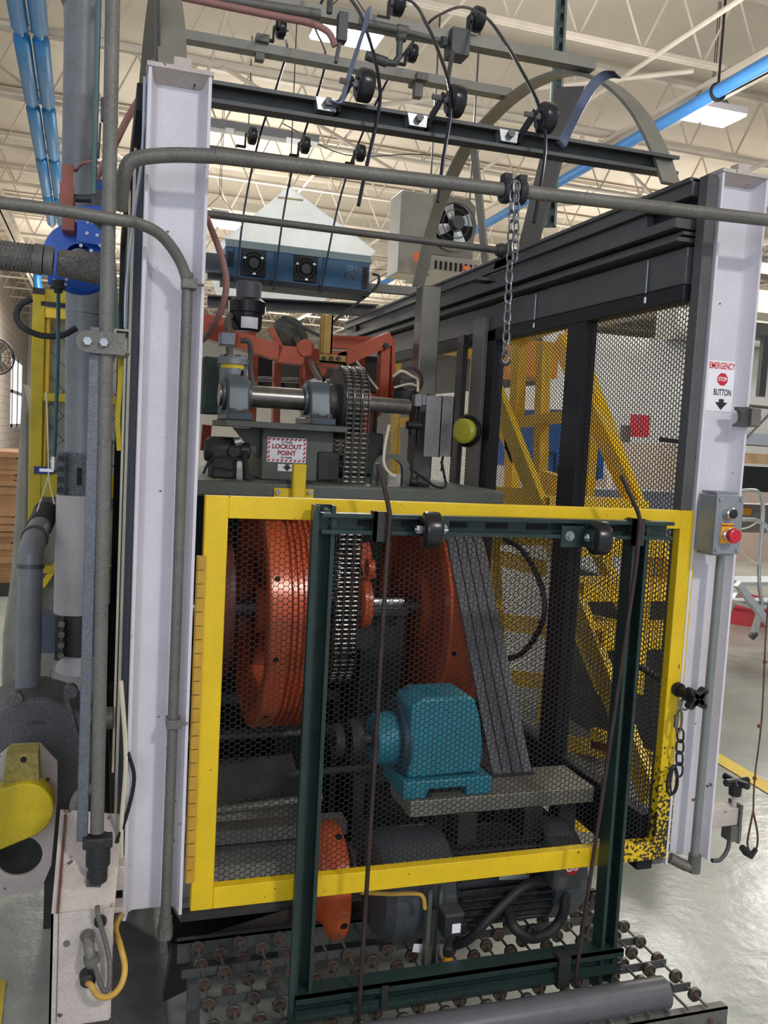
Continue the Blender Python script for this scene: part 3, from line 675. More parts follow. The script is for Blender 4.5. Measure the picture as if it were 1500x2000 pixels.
for y_ in (1.95, 2.55): m.cyl((1.296, y_, 2.08), (1.296, y_, 2.0), .0022, n=8); m.cyl((1.296, y_, 1.99), (1.296, y_, 1.975), .004, n=6)
part('hanger_pin', m, zinc, bt)
m = MB(); a = W(960, 548, x=1.29); m.box((1.22, a.y-.02, a.z-.005), (1.30, a.y+.05, a.z+.005)); part('tab_plate', m, greysteel, bt)

# ================================================================== LEFT SIDE GUARD (x about .07, seen almost edge on)
lg = thing('side_guard', 'dark mesh guard with cream corner strips seen edge-on behind the left white post', 'guard', (.06, 2.0, .62))
hexmesh('mesh_panel', (.066, 1.81, .7), (0, 1, 0), (0, 0, 1), 1.5, 1.5, .0125, .003, .0012, mat('blue_grey_mesh', (52, 60, 72), .5, .2, .1, 20), lg)
m = MB(); m.box((.066, 1.805, .62), (.08, 1.84, 2.24)); part('end_post', m, MATS['blue_grey_mesh'], lg)
for y_ in (2.05, 2.42): part('cream_strip', MB().box((.054, y_, .66), (.060, y_+.006, 2.22)), cream, lg)
m = MB(); m.box((.05, 3.2, .6), (.09, 3.25, 2.2)); m.box((.05, 1.81, .62), (.085, 3.2, .66)); m.box((.05, 1.81, 2.2), (.09, 3.25, 2.25)); part('guard_frame', m, black, lg)
m = MB(); m.tube([W(283, 150, y=1.80), W(278, 300, y=1.81), W(262, 420, y=1.81), W(247, 560, y=1.83), W(245, 640, y=1.83)], .0035, 6, 5); part('flat_seal', m, mat('white_cable', (196, 200, 214), .5), lg)

# ================================================================== ROOF HOOPS
HP = [(1.915, 2.262), (1.985, 2.37), (2.102, 2.506), (2.268, 2.631), (2.482, 2.732), (2.687, 2.779), (2.87, 2.79), (3.042, 2.78), (3.247, 2.744), (3.417, 2.659), (3.58, 2.53), (3.745, 2.268)]
for x, lab in ((.125, 'curved flat steel roof hoop rising behind the left post'), (XR, 'curved flat steel roof hoop arching over the right side beam')):
    m = MB(); m.band([(x, y, z) for y, z in HP], (.06 if x < 1 else .052, 0, 0), .009, 6)
    t = thing('roof_hoop', lab, 'hoop', (x, 2.83, 2.26)); part('strap', m, mat('grey_hoop_steel', (130, 128, 120), .5, .3, .1, 12, .3), t)
    if x > 1:
        m = MB(); m.prism([(x-.005, W(1093, 150, x=x).y, 2.71), (x-.005, W(1140, 150, x=x).y, 2.66), (x-.005, W(1050, 478, x=x).y, 2.25), (x-.005, W(1012, 490, x=x).y, 2.25)], (.01, 0, 0))
        part('brace', m, greysteel, t)
        m = MB(); m.bar(W(925, 285, x=x), W(950, 525, x=x), .05, .008, (1, 0, 0)); part('brace', m, MATS['grey_hoop_steel'], t)
    else:
        m = MB(); m.bar((x-.028, 1.95, 2.25), (x-.03, 2.15, 2.62), .05, .008, (1, 0, 0)); part('brace', m, darksteel, t)

# roof bars across the hoops
def rbar(name, label, a, b, w_, h_, m_, ch=False, op=(0, -1, 0)):
    t = thing(name, label, 'roof bar', ((a[0]+b[0])/2, (a[1]+b[1])/2, min(a[2], b[2])-.02))
    m = MB()
    if ch: strut(m, a, b, op, w_, h_)
    else: m.bar(a, b, w_, h_, (0, 0, 1))
    part('bar', m, m_, t)
    return t
ZB1 = 2.306
B1 = rbar('roof_strut', 'front roof bar, a dark slotted channel carrying the three big casters', (.13, 1.975, ZB1-.002), (1.355, 1.975, ZB1+.012), .045, .038, darksteel, True)
b4y, b4z = 2.374, 2.70
b3y, b3z = 2.90, 2.80
b2y, b2z = 3.44, 2.63
rbar('roof_bar', 'upper roof bar ending at the crown of the right hoop', (.12, b4y, b4z+.0), (XR+.02, b4y, b4z+.015), .04, .03, MATS['grey_hoop_steel'])
rbar('roof_bar', 'flat roof bar behind the bright lamp, second from the back', (.12, b3y, b3z), (XR, b3y, b3z+.012), .045, .028, MATS['grey_hoop_steel'])
rbar('roof_bar', 'rearmost roof bar carrying the three small casters', (.12, b2y, b2z), (XR, b2y, b2z+.02), .045, .03, greysteel)
# round rod with flange bearing
a = W(405, 417, y=2.816); b = W(985, 490, y=2.816)
t = thing('round_roof_rod', 'plain round steel rod ending in a flange bearing on the right beam', 'rod', (.8, 2.816, a.z-.02))
part('rod', MB().cyl((.07, 2.816, a.z-.002), (b.x, 2.816, b.z), .0115, n=18), greysteel, t)
m = MB(); m.lathe((b.x-.03, 2.816, b.z), (1, 0, 0), [(0, 0), (0, .018), (.012, .024), (.03, .024), (.04, .034), (.05, .034)], 20); m.prism([(1.30, 2.73, b.z-.05), (1.30, 2.9, b.z-.05), (1.30, 2.86, b.z+.0), (1.30, 2.77, b.z+.0)], (.02, 0, 0)); part('flange_bearing', m, darksteel, t)
# extra bars further back
a = W(405, 590, y=4.6); b = W(735, 608, y=4.6)
rbar('cross_rail', 'dark slotted rail crossing behind the black pump bottle near the far cage end', (a.x, 4.6, a.z), (b.x, 4.6, b.z), .06, .05, darksteel, True)
a = W(735, 565, y=3.75); b = W(880, 577, y=3.75)
rbar('cross_bar', 'square bar carrying the blue ionizing fan unit', (W(405, 537, y=3.75).x, 3.75, W(405, 537, y=3.75).z), (1.31, 3.75, b.z), .035, .035, MATS['grey_hoop_steel'])
#SPLIT
# ================================================================== CASTER HELPER
def caster_parts(parent, c, ax, R, wd, brk=None, m_=wheelblk):
    """moulded wheel centred at c turning about ax"""
    ax = Vector(ax).normalized(); c = Vector(c)
    m = MB(); m.lathe(c-ax*wd/2, ax, [(0, R*.38), (.0, R*.8), (wd*.03, R*.86), (wd*.1, R*.97), (wd*.22, R), (wd*.78, R), (wd*.9, R*.97), (wd*.97, R*.86), (wd, R*.8), (wd, R*.38)], 36)
    m.lathe(c-ax*wd*.42, ax, [(0, R*.38), (0, R*.1), (wd*.84, R*.1), (wd*.84, R*.38)], 24)
    w_ = part('wheel', m, m_, parent)
    m = MB(); m.cyl(c-ax*(wd*.9), c+ax*(wd*.95), R*.1, n=12); m.cyl(c-ax*wd*.5, c-ax*wd*.82, R*.24, n=6); m.cyl(c+ax*wd*.5, c+ax*wd*.7, R*.24, n=6)
    part('axle_bolt', m, zinc if R > .03 else greysteel, parent)
    return w_

# ================================================================== FRONT STRUT GUIDE FRAME
SY = 1.70
sf = thing('strut_guide_frame', 'dark green slotted channel frame standing in front of the yellow gate', 'channel frame', (.8, SY, .37))
m = MB(); strut(m, (.430, SY+.03, .42), (.430, SY+.03, 1.462), (0, -1, 0)); part('upright', m, greenstrut, sf)
m = MB(); m.bar((.404, SY-.018, .34), (.407, SY-.018, 1.452), .010, .012, (0, 1, 0)); part('flat_edge', m, greenstrut, sf)
m = MB(); strut(m, (1.160, SY+.03, .34), (1.160, SY+.03, 1.450), (0, -1, 0)); part('upright', m, greenstrut, sf)
m = MB(); z = 1.428; strut(m, (.42, SY+.006, z), (1.235, SY+.006, z), (0, -1, 0), .041, .03)
part('top_rail', m, greenstrut, sf)
m = MB()
for k in range(7): m.box((.50+k*.095, SY+.0005, z-.006), (.55+k*.095, SY+.004, z+.006))
parts('rail_slot', m, darkhole, sf)
z = .438; m = MB(); m.box((.415, SY-.02, z), (1.195, SY+.028, z+.006)); m.box((.415, SY-.02, z-.012), (1.195, SY-.014, z+.006)); m.box((.415, SY-.014, z-.045), (1.195, SY-.01, z-.03)); m.box((.415, SY+.0, z-.045), (1.195, SY+.006, z)); m.box((.415, SY-.02, z-.05), (1.195, SY+.028, z-.044)); part('bottom_rail', m, greenstrut, sf)
m = MB(); m.box((.60, SY-.024, z-.05), (.615, SY-.02, z+.004)); m.box((1.02, SY-.03, z-.06), (1.05, SY+.0, z+.012)); parts('rail_bracket', m, darkmach, sf)
for x_, z_ in ((.436, 1.447), (.448, 1.428), (1.168, 1.428)):
    m = MB(); m.cyl((x_, SY+.02, z_), (x_, SY-.002, z_), .009, n=16); m.cyl((x_, SY-.002, z_), (x_, SY-.008, z_), .0055, n=6); part('bolt', m, darksteel, sf)
# clips holding the bent bars
for x_ in (.548, 1.148):
    m = MB(); m.box((x_-.022, SY-.034, 1.395), (x_+.004, SY-.022, 1.455)); m.box((x_-.022, SY-.034, 1.395), (x_-.017, SY+.0, 1.455)); part('bar_clip', m, darkmach, sf)
# bent round guide bars
for pts, lab in ((((737, 905), (748, 940), (758, 985), (762, 1010), (755, 1100), (731, 1500), (697, 2040)), 'thin brown bent bar running down the front of the gate, left one'),
                 (((1213, 928), (1228, 960), (1246, 1000), (1250, 1015), (1243, 1100), (1199, 1400), (1122, 1925)), 'thin brown bent bar running down the front of the gate, right one')):
    P_ = [W(px, py, y=SY-.042) for px, py in pts]
    m = MB(); m.tube(P_[:4]+P_[4:], .0048, 10)
    one('bent_guide_bar', m, darkbrown, lab, 'bar')
for (px, py, side), lab in (((842, 1035, -1), 'black caster wheel bolted to the green top rail, nearer the middle'), ((1170, 1051, 1), 'black caster wheel bolted near the right end of the green top rail')):
    c = W(px, py, y=SY-.055)
    t = thing('caster', lab, 'caster', (c.x, c.y, c.z-.034), 'casters on the green frame')
    caster_parts(t, c, (1, -.12, 0), .037, .037)
    m = MB(); s = -side
    if side < 0: m.box((c.x+.018, c.y-.014, c.z-.02), (c.x+.023, SY-.022, c.z+.022)); m.box((c.x+.018, SY-.027, c.z-.022), (c.x+.05, SY-.022, c.z+.022))
    else: m.box((c.x-.025, c.y-.016, c.z-.022), (c.x-.02, SY-.022, c.z+.018)); m.box((c.x-.075, SY-.027, c.z-.024), (c.x-.02, SY-.022, c.z+.022))
    part('bracket', m, greenstrut, t)
    bx = c.x+.035 if side < 0 else c.x-.056
    m = MB(); m.cyl((bx, SY-.03, c.z), (bx, SY-.022, c.z), .011, n=20); m.cyl((bx, SY-.038, c.z), (bx, SY-.03, c.z), .007, n=6); part('bracket_bolt', m, zinc, t)

# ================================================================== SKATE WHEEL CONVEYOR
ZC = .36; RW = .0163
cv = thing('skate_wheel_conveyor', 'low skate wheel conveyor with many small wheels on rods under the gate', 'conveyor', (.78, 1.80, 0))
m = MB(); m.box((.21, 2.065, ZC-.05), (1.365, 2.070, ZC+.004)); m.box((.21, 2.065, ZC+.0), (1.365, 2.085, ZC+.004)); part('back_rail', m, darksteel, cv)
m = MB(); m.box((.21, 1.564, ZC-.062), (1.403, 1.568, ZC-.014)); m.box((.21, 1.545, ZC-.062), (1.403, 1.568, ZC-.058)); m.box((.21, 1.564, ZC-.018), (1.403, 1.588, ZC-.014)); part('front_rail', m, greysteel, cv)
for k, y_ in enumerate((1.955, 1.841, 1.739, 1.645)):
    m = MB(); m.box((.21, y_-.0015, ZC-.018), (1.36, y_+.0015, ZC+.002)); part('cross_strap', m, darksteel, cv)
nax = 23; axs = [1.348-k*.0496 for k in range(nax)]
wheel_me = None; count = 0; rod_me = None; rest = MB()
def skate_mb(c, n=18):
    m = MB(); m.lathe(c-Vector((0, .0055, 0)), (0, 1, 0), [(.001, 0), (.001, RW*.3), (.003, RW*.34), (.003, RW*.74), (0, RW*.78), (0, RW*.94), (.0012, RW), (.0098, RW), (.011, RW*.94), (.011, RW*.78), (.008, RW*.74), (.008, RW*.34), (.01, RW*.3), (.01, 0)], n); return m
slots = []
for k, x in enumerate(axs):
    ys = [1.613, 1.684, 1.757, 1.831, 1.904, 1.981, 2.049] if k % 2 == 0 else [1.648, 1.720, 1.794, 1.868, 1.942, 2.016]
    for y_ in ys:
        if y_ < 1.66 and x < 1.28 or (.5 < x < .68 and y_ > 1.96): continue
        slots.append((x, y_))
slots.sort(key=lambda s_: (s_[0]**2+s_[1]**2))
base = Vector((0, 0, 0))
for k, x in enumerate(axs):
    if rod_me is None:
        r_ = part('axle_rod', MB().cyl((x, 1.567, ZC-.006), (x, 2.066, ZC-.006), .0032, n=8), greysteel, cv); rod_me = r_.data; x0r = x
    else:
        r_ = bpy.data.objects.new('axle_rod', rod_me); COL.objects.link(r_); r_.parent = cv; r_.location = (x-x0r, 0, 0)
for i, (x, y_) in enumerate(slots):
    c = Vector((x, y_, ZC-.006))
    if i < 100:
        if wheel_me is None:
            w_ = part('skate_wheel', skate_mb(c), skate, cv); wheel_me = w_.data; w0 = c
            hub_me = part('wheel_hub', MB().cyl(c-Vector((0, .0042, 0)), c+Vector((0, .0042, 0)), RW*.62, n=14), rust, w_).data
        else:
            w_ = bpy.data.objects.new('skate_wheel', wheel_me); COL.objects.link(w_); w_.parent = cv; w_.location = c-w0
            h_ = bpy.data.objects.new('wheel_hub', hub_me); COL.objects.link(h_); h_.parent = w_
    else:
        rest.v, rest.f = rest.v, rest.f; q = skate_mb(c, 14); rest.add(q.v, q.f)
o = part('skate_wheel_field', rest, skate, cv); o['kind'] = 'stuff'
m = MB(); c = Vector((1.39, 1.577, ZC-.035)); m.cyl(c, c+Vector((.022, 0, 0)), .004, n=8); part('end_bolt', m, zinc, cv)
for x_ in (1.21, 1.28, 1.355):
    m = MB(); m.cyl((x_, 1.563, ZC-.038), (x_, 1.558, ZC-.038), .006, n=6); part('rail_bolt', m, rust, cv)
for x_, y_ in ((.25, 2.045), (1.33, 2.045), (.25, 1.585), (1.33, 1.585)):
    m = MB(); m.box((x_-.015, y_-.015, 0), (x_+.015, y_+.015, ZC-.05)); part('leg', m, darksteel, cv)
m = MB(); m.cyl((1.262, 1.612, ZC+.012), (.37, 1.612, ZC+.012), .0352, n=36)
t = thing('pvc_roller', 'fat grey plastic pipe lying along the front edge of the wheel conveyor', 'pipe', (.8, 1.612, ZC-.022))
part('pipe_tube', m, pvc, t)

# ================================================================== FRONT TOP PIPE WITH CHAIN
pA = W(243, 340, y=1.70); pB = W(262, 312, y=1.69); pC = W(330, 303, y=1.685); pD = W(420, 305, y=1.68); pE = W(1560, 437, y=1.655)
m = MB(); m.tube([W(234, 410, y=1.73), W(238, 375, y=1.715), pA, pB, pC, pD], .0135, 16, 8); m.cyl(pD, pE, .0135, n=20)
t = thing('front_roof_pipe', 'dusty round pipe crossing the whole front of the cage near the top', 'pipe', (.7, 1.68, 2.09))
part('pipe_run', m, greysteel, t)
pc = pD+(pE-pD)*((1002-420)/(1560-420)*.97)
hc = W(1002, 374, y=1.672); ax = (pE-pD).normalized()
t = thing('hanging_chain', 'dark steel chain looped over the front pipe and hanging to its hook', 'chain', (hc.x, 1.66, 1.7))
for s in (-.0165, .0165):
    c = hc+ax*s; m = MB(); m.lathe(c-ax*.008, ax, [(0, .0145), (0, .0235), (.003, .0255), (.013, .0255), (.016, .0235), (.016, .0145)], 20); m.box((c.x-.008, c.y-.012, c.z+.018), (c.x+.008, c.y+.012, c.z+.032))
    part('shaft_collar', m, blackrub, t)
p0 = W(1003, 362, y=1.645); p1 = W(987, 698, y=1.645); ln = .0245
n_ = int((p1-p0).length/(ln-2.2*.0021))+1
for mb in chain_links(p0, n_, ln, .0125, .0021, (p1-p0).normalized()): part('link', mb, mat('grey_chain_link', (120, 118, 124), .35, .8, .15, 30), t)
p2 = W(995, 440, y=1.642)
for mb in chain_links(p0+Vector((.004, -.006, -.004)), 8, ln, .0125, .0021, (p2+Vector((.004, -.006, 0))-p0).normalized(), 1): part('link', mb, MATS['grey_chain_link'], t)
m = MB(); h = p1; m.tube([h+Vector((-.002, 0, .004)), h+Vector((-.01, 0, -.004)), h+Vector((-.009, 0, -.014)), h+Vector((.0, 0, -.016)), h+Vector((.008, 0, -.012)), h+Vector((.012, 0, -.008))], .0024, 8, 5); part('hook', m, black, t)

# ================================================================== BIG CASTERS, FINGERS AND HOOP RODS ON THE ROOF
yb = 1.945; zt = ZB1+.02
def roof_caster(px, py, lab, brk=True):
    c = W(px, py, y=1.90)
    t = thing('large_caster', lab, 'caster', (c.x-.05, c.y, zt-.01), 'big casters on the front roof bar')
    caster_parts(t, c, (1, .08, 0), .0345, .032)
    m = MB(); bx = c.x-.026
    m.bar((bx, c.y, c.z+.012), (bx-.022, 1.945, zt-.012), .024, .005, (1, 0, 0)); m.box((bx-.05, 1.94, zt-.018), (bx-.014, 1.97, zt-.012)); part('bracket', m, black, t)
    m = MB(); m.prism([(bx-.072, 1.936, zt+.004), (bx-.024, 1.936, zt+.004), (bx-.026, 1.936, zt-.022), (bx-.066, 1.936, zt-.022)], (0, .03, 0)); part('clamp_plate', m, zinc, t)
    m = MB(); m.cyl((bx-.046, 1.937, zt-.006), (bx-.046, 1.922, zt-.006), .009, n=6); m.cyl((bx-.01, c.y-.004, c.z), (bx-.03, c.y-.004, c.z), .006, n=6); part('bracket_bolt', m, greysteel, t)
roof_caster(712, 167, 'leftmost of the three big black casters on the front roof bar')
roof_caster(889, 198, 'middle one of the three big black casters on the front roof bar')
roof_caster(1066, 231, 'rightmost of the three big black casters on the front roof bar')
# bent hoop rods over the roof
def hoop_rod(name, front, top, back, lab, r=.0042):
    m = MB(); m.tube(front+top+back, r, 8, 5)
    return one(name, m, mat('blued_spring_rod', (52, 54, 64), .3, .8, .1, 20), lab, 'rod')
yf = 1.88
hoop_rod('hoop_rod', [W(700, 402, y=1.84), W(715, 330, y=1.85), W(733, 250, y=1.865), W(742, 200, y=1.875), W(741, 165, y=1.885), W(731, 110, y=1.92), W(712, 50, y=1.98)],
         [W(690, 5, y=2.06), Vector((.49, 2.35, 2.84)), Vector((.49, 2.6, 2.88))],
         [Vector((.49, 2.85, 2.86)), W(561, 90, y=3.1), W(540, 170, y=3.28), W(512, 250, y=3.45), W(492, 330, y=3.52), W(474, 430, y=3.56), W(460, 560, y=3.56)], 'leftmost bent steel rod arching over the cage roof')
hoop_rod('hoop_rod', [W(855, 395, y=1.84), W(866, 310, y=1.85), W(878, 240, y=1.87), W(880, 205, y=1.88), W(877, 165, y=1.90), W(860, 110, y=1.96), W(832, 45, y=2.06), W(795, -2, y=2.2)],
         [Vector((.62, 2.5, 2.88))], [Vector((.60, 2.8, 2.88)), W(636, 120, y=3.15), W(594, 262, y=3.45), W(569, 340, y=3.54), W(552, 430, y=3.58), W(534, 568, y=3.58)], 'middle bent steel rod arching over the cage roof')
hoop_rod('hoop_rod', [W(1043, 435, y=1.84), W(1056, 360, y=1.85), W(1065, 290, y=1.87), W(1062, 240, y=1.89), W(1048, 195, y=1.92), W(1020, 140, y=1.99), W(985, 80, y=2.11), W(950, 35, y=2.24), W(905, 14, y=2.42)],
         [W(865, 26, y=2.62), W(828, 55, y=2.8)], [W(760, 150, y=3.1), W(700, 280, y=3.46), W(672, 360, y=3.54), W(652, 440, y=3.58), W(625, 576, y=3.58)], 'rightmost bent steel rod arching over the cage roof')
# small casters on the rear bar and top bars
def small_caster(px, py, y_, R, lab, grp, up=1):
    c = W(px, py, y=y_)
    t = thing('guide_caster', lab, 'caster', (c.x, c.y, c.z-R*1.3*up), grp)
    caster_parts(t, c, (1, .1, 0), R, R*.85)
    m = MB(); m.bar((c.x-R*.75, c.y, c.z+R*.15), (c.x-R*.8, c.y+.0, c.z-R*1.35*up), R*.6, .005, (1, 0, 0)); m.box((c.x-R*1.8, c.y-R*.3, c.z-R*1.35*up-.003), (c.x-R*.7, c.y+R*.3, c.z-R*1.35*up+.002)); part('bracket', m, black, t)
small_caster(493, 265, 3.42, .033, 'leftmost of the three small casters on the rear roof bar', 'small casters on the rear roof bar')
small_caster(596, 283, 3.42, .033, 'middle one of the three small casters on the rear roof bar', 'small casters on the rear roof bar')
small_caster(704, 299, 3.42, .033, 'rightmost of the three small casters on the rear roof bar', 'small casters on the rear roof bar')
small_caster(549, 57, 2.88, .030, 'small caster standing on the flat roof bar left of the bright lamp', 'casters on the flat roof bars')
small_caster(805, 104, 2.88, .030, 'small caster standing on the flat roof bar right of the pipe elbow', 'casters on the flat roof bars')
small_caster(777, 8, 2.36, .032, 'caster cut by the top edge of the picture above the pipe fittings', 'casters on the flat roof bars')
small_caster(932, 38, 2.34, .033, 'caster on a tall bracket at the top beside the rightmost arched rod', 'casters on the flat roof bars', 1.9)
# flat fingers
m = MB(); pl = [W(640, 200, y=1.93), W(664, 203, y=1.92), W(678, 160, y=1.90), W(700, 90, y=1.86), W(715, 45, y=1.83), W(719, 18, y=1.82)]
m.band(pl, Vector((.004, -.022, .004))*1.0, .004, 5)
one('flat_finger', m, mat('blue_grey_flat_steel', (124, 136, 158), .35, .6, .1, 14), 'straight pale steel finger with tapered tip left of the big casters', 'steel strap')
m = MB(); pl = [W(1080, 272, y=1.96), W(1096, 282, y=1.94), W(1112, 250, y=1.93), W(1135, 205, y=1.92), W(1160, 165, y=1.9), W(1185, 146, y=1.88), W(1206, 146, y=1.86)]
m.band(pl, _r2*.017+_d2*.017, .005, 5)
one('curved_finger', m, mat('blued_flat_steel', (70, 74, 88), .35, .6, .12, 14), 'wide dark curved steel finger right of the rightmost big caster', 'steel strap')
# pipe fittings crossing at the top centre
zt2 = 2.86
fp = thing('air_fittings', 'dark iron pipe fittings and elbow around the bright lamp at top centre', 'pipe fittings', W(760, 120, y=2.4))
Y_ = 2.36
m = MB(); m.cyl(W(700, 42, y=Y_), W(795, 62, y=Y_), .011, n=12); m.lathe(W(775, 58, y=Y_), (1, 0, -.0), [(0, 0), (0, .015), (.03, .015), (.03, 0)], 14); m.cyl(W(795, 62, y=Y_), W(880, 85, y=Y_), .008, n=12); part('pipe_run', m, greysteel, fp)
m = MB(); m.tube([W(782, 64, y=Y_-.01), W(780, 95, y=Y_-.01), W(779, 112, y=Y_-.01), W(770, 124, y=Y_-.01), W(755, 122, y=Y_-.01)], .009, 12); m.cyl(W(755, 122, y=Y_-.01), W(715, 108, y=Y_-.01), .013, n=12); m.cyl(W(790, 72, y=Y_-.01), W(776, 74, y=Y_-.01), .014, n=12); part('elbow', m, darksteel, fp)
m = MB()
for q, r in (((866, 82), .016), ((880, 84), .018), ((893, 88), .02)): m.cyl(W(q[0]-4, q[1], y=Y_-.01), W(q[0]+4, q[1]+1, y=Y_-.01), r, n=8)
part('union_nut', m, darksteel, fp)
m = MB(); m.box(tuple(W(882, 102, y=Y_-.03)), tuple(W(903, 76, y=Y_+.03))); m.cyl(W(884, 100, y=Y_-.04), W(874, 160, y=Y_-.1), .006, n=8); part('bar_clamp', m, darksteel, fp)
# junction block in front of the lamp
m = MB(); a = W(664, 28, y=2.3); m.box((a.x-.006, 2.28, a.z-.07), (a.x+.018, 2.31, a.z)); m.bar(W(668, 60, y=2.3), W(656, 122, y=2.3), .016, .008); m.cyl(W(645, 0, y=2.3), W(643, 26, y=2.3), .008, n=8)
one('hanging_bracket', m, darksteel, 'dark bracket with a dangling strap silhouetted against the bright lamp', 'bracket')
# top pipes and hose above left post
m = MB(); m.cyl(W(350, -14, y=2.3), W(625, 28, y=2.3), .013, n=14)
one('top_pipe', m, greysteel, 'grey pipe along the very top left leading to the bright lamp', 'pipe')
m = MB(); m.tube([W(345, -8, y=2.28), W(450, 14, y=2.28), W(560, 36, y=2.28), W(605, 45, y=2.28), W(640, 62, y=2.28), W(655, 90, y=2.28)], .009, 12, 6)
one('top_hose', m, pinkhose, 'dusty pink hose lying under the grey pipe at the very top left', 'hose')
for px in (513, 824):
    m = MB(); a = W(px, 75 if px < 600 else 150, y=2.87); m.box((a.x-.02, 2.86, a.z-.012), (a.x+.02, 2.95, a.z+.01)); m.box((a.x-.017, 2.88, a.z-.06), (a.x+.01, 2.91, a.z))
    one('bar_clip_plate', m, greysteel, 'small square clip plate on the flat roof bar, ' + ('left of the bright lamp' if px < 600 else 'right of the bright lamp'), 'clip')
# orange mark strut behind
m = MB(); m.cyl(W(886, 98, y=2.6), W(872, 165, y=2.6), .007, n=8)
#SPLIT
# ================================================================== MACHINE INSIDE THE CAGE
# --- base frame and table
tb = thing('machine_table', 'grey-green machine table top carrying the pedestal inside the cage', 'machine table', (.7, 2.8, 0))
m = MB(); m.box((.24, 2.42, 1.418), (1.17, 3.4, 1.462)); part('table_top', m, olive, tb, bevel=.008)
m = MB(); m.box((.64, 3.12, 0), (.80, 3.35, 1.418)); m.box((.26, 3.15, 0), (.36, 3.35, 1.418)); m.box((.86, 3.12, 0), (.94, 3.35, 1.418)); parts('frame_leg', m, darkmach, tb)
m = MB(); m.box((.24, 2.5, 0), (1.22, 3.35, .05)); part('dark_floor_fill', m, darkmach, tb)  # dark slab added so the lit floor under the machine looks shaded
m = MB(); m.box((.24, 3.36, .0), (1.2, 3.39, 1.418)); part('rear_panel', m, darkmach, tb)
m = MB(); m.box((.83, 2.72, .05), (.93, 2.95, .56)); m.box((.80, 2.62, .55), (.95, 2.85, 1.05)); m.box((.72, 2.55, 1.05), (.93, 2.85, 1.075)); m.cyl((.80, 2.60, .98), (.80, 2.585, .98), .045, n=24); m.cyl((.86, 2.60, .78), (.86, 2.585, .78), .05, n=24); part('gear_housing', m, darkmach, tb, bevel=.006)
m = MB()
for (a, b, c) in ((.24, 1.12, .80), (.24, 1.2, .63), (.24, 1.2, .50)): m.box((a, 3.08, c), (b, 3.12, c+.035))
m.cyl((.24, 2.7, .645), (.66, 2.7, .645), .011, n=12); m.cyl((.55, 2.45, .61), (.80, 2.45, .615), .011, n=12); parts('cross_tube', m, olive, tb)
m = MB(); m.box((.24, 2.2, .535), (.66, 2.26, .57)); m.box((.24, 2.26, .48), (.66, 2.30, .50)); m.cyl((.24, 2.25, .60), (.60, 2.25, .62), .012, n=12); parts('feed_rail', m, greysteel, tb)
m = MB(); m.prism([(.24, 2.9, .05), (.24, 2.3, .28), (.24, 2.3, .30), (.24, 2.9, .5)], (.42, 0, 0)); part('chute', m, greysteel, tb)
m = MB(); m.prism([(.24, 2.30, .33), (.24, 2.55, .46), (.24, 2.55, .47), (.24, 2.30, .34)], (.38, 0, 0)); m.box((.24, 2.28, .33), (.62, 2.31, .345)); part('chute_lip', m, mat('pale_sheet_metal', (150, 150, 144), .5, .3, .1, 10, .2), tb)
# front lower dark tray
m = MB(); m.prism([(.2, 2.11, .30), (.62, 2.25, .30), (.62, 2.45, .12), (.2, 2.30, .06)], (0, .02, .02)); part('drip_tray', m, darkmach, tb)

# --- big grooved flywheels
def bigwheel(name, lab, x0, wd, cy_, cz_, R, grooves, spokes=5):
    t = thing(name, lab, 'wheel', (x0+wd/2, cy_, cz_-R))
    pr = [(0, R*.86), (0, R*.985), (wd*.03, R)]
    if grooves:
        pr += [(wd*.34, R)]
        n = 5; g0 = wd*.34; gw = wd*.56/n
        for i in range(n): pr += [(g0+gw*(i+.18), R), (g0+gw*(i+.34), R-.012), (g0+gw*(i+.62), R-.012), (g0+gw*(i+.8), R)]
        pr += [(wd*.97, R), (wd, R*.985), (wd, R*.86), (wd*.8, R*.84), (wd*.2, R*.84), (0, R*.86)]
    else: pr += [(wd*.97, R), (wd, R*.985), (wd, R*.86), (wd*.8, R*.84), (wd*.2, R*.84), (0, R*.86)]
    m = MB(); m.lathe((x0, cy_, cz_), (1, 0, 0), pr, 96); part('rim', m, orange, t)
    m = MB(); m.lathe((x0+wd*.1, cy_, cz_), (1, 0, 0), [(0, .03), (0, .075), (wd*.8, .075), (wd*.8, .03)], 32); part('hub', m, orange2, t)
    for k in range(spokes):
        a = 2*PI*k/spokes+.5; u = Vector((0, math.cos(a), math.sin(a))); c = Vector((x0+wd*.5, cy_, cz_))
        part('spoke', MB().bar(c+u*.06, c+u*R*.86, .075, wd*.35, (1, 0, 0)), orange2, t)
    m = MB()
    for k in range(10):
        a = 2*PI*k/10+.2; p = Vector((x0+wd*.14, cy_+math.cos(a)*(R+.001), cz_+math.sin(a)*(R+.001))); u = Vector((0, math.cos(a), math.sin(a)))
        m.cyl(p-u*.01, p+u*.0008, .008, n=10)
    part('balance_holes', m, darkhole, t)
    return t
bigwheel('grooved_flywheel', 'big glossy orange grooved flywheel on the left behind the mesh', .455, .15, 2.70, 1.05, .36, True)
fw = bigwheel('flywheel', 'big orange flywheel on the right with the black drive belts round it', 1.0, .135, 2.74, 1.05, .37, False, 0)
m = MB(); m.lathe((1.0, 2.74, 1.05), (1, 0, 0), [(.012, .03), (.012, .10), (.03, .12), (.03, .30), (.016, .315), (.05, .315), (.05, .03)], 64); part('web', m, orange2, fw)
bw = thing('backing_wheel', 'dark red-brown wheel half hidden left of the grooved flywheel', 'wheel', (.37, 2.85, .8))
m = MB(); m.lathe((.35, 2.85, 1.05), (1, 0, 0), [(0, .05), (0, .24), (.03, .25), (.05, .25), (.05, .05)], 48); part('disc', m, mat('dark_red_enamel', (112, 48, 40), .4, .05, .2, 10, .2), bw)
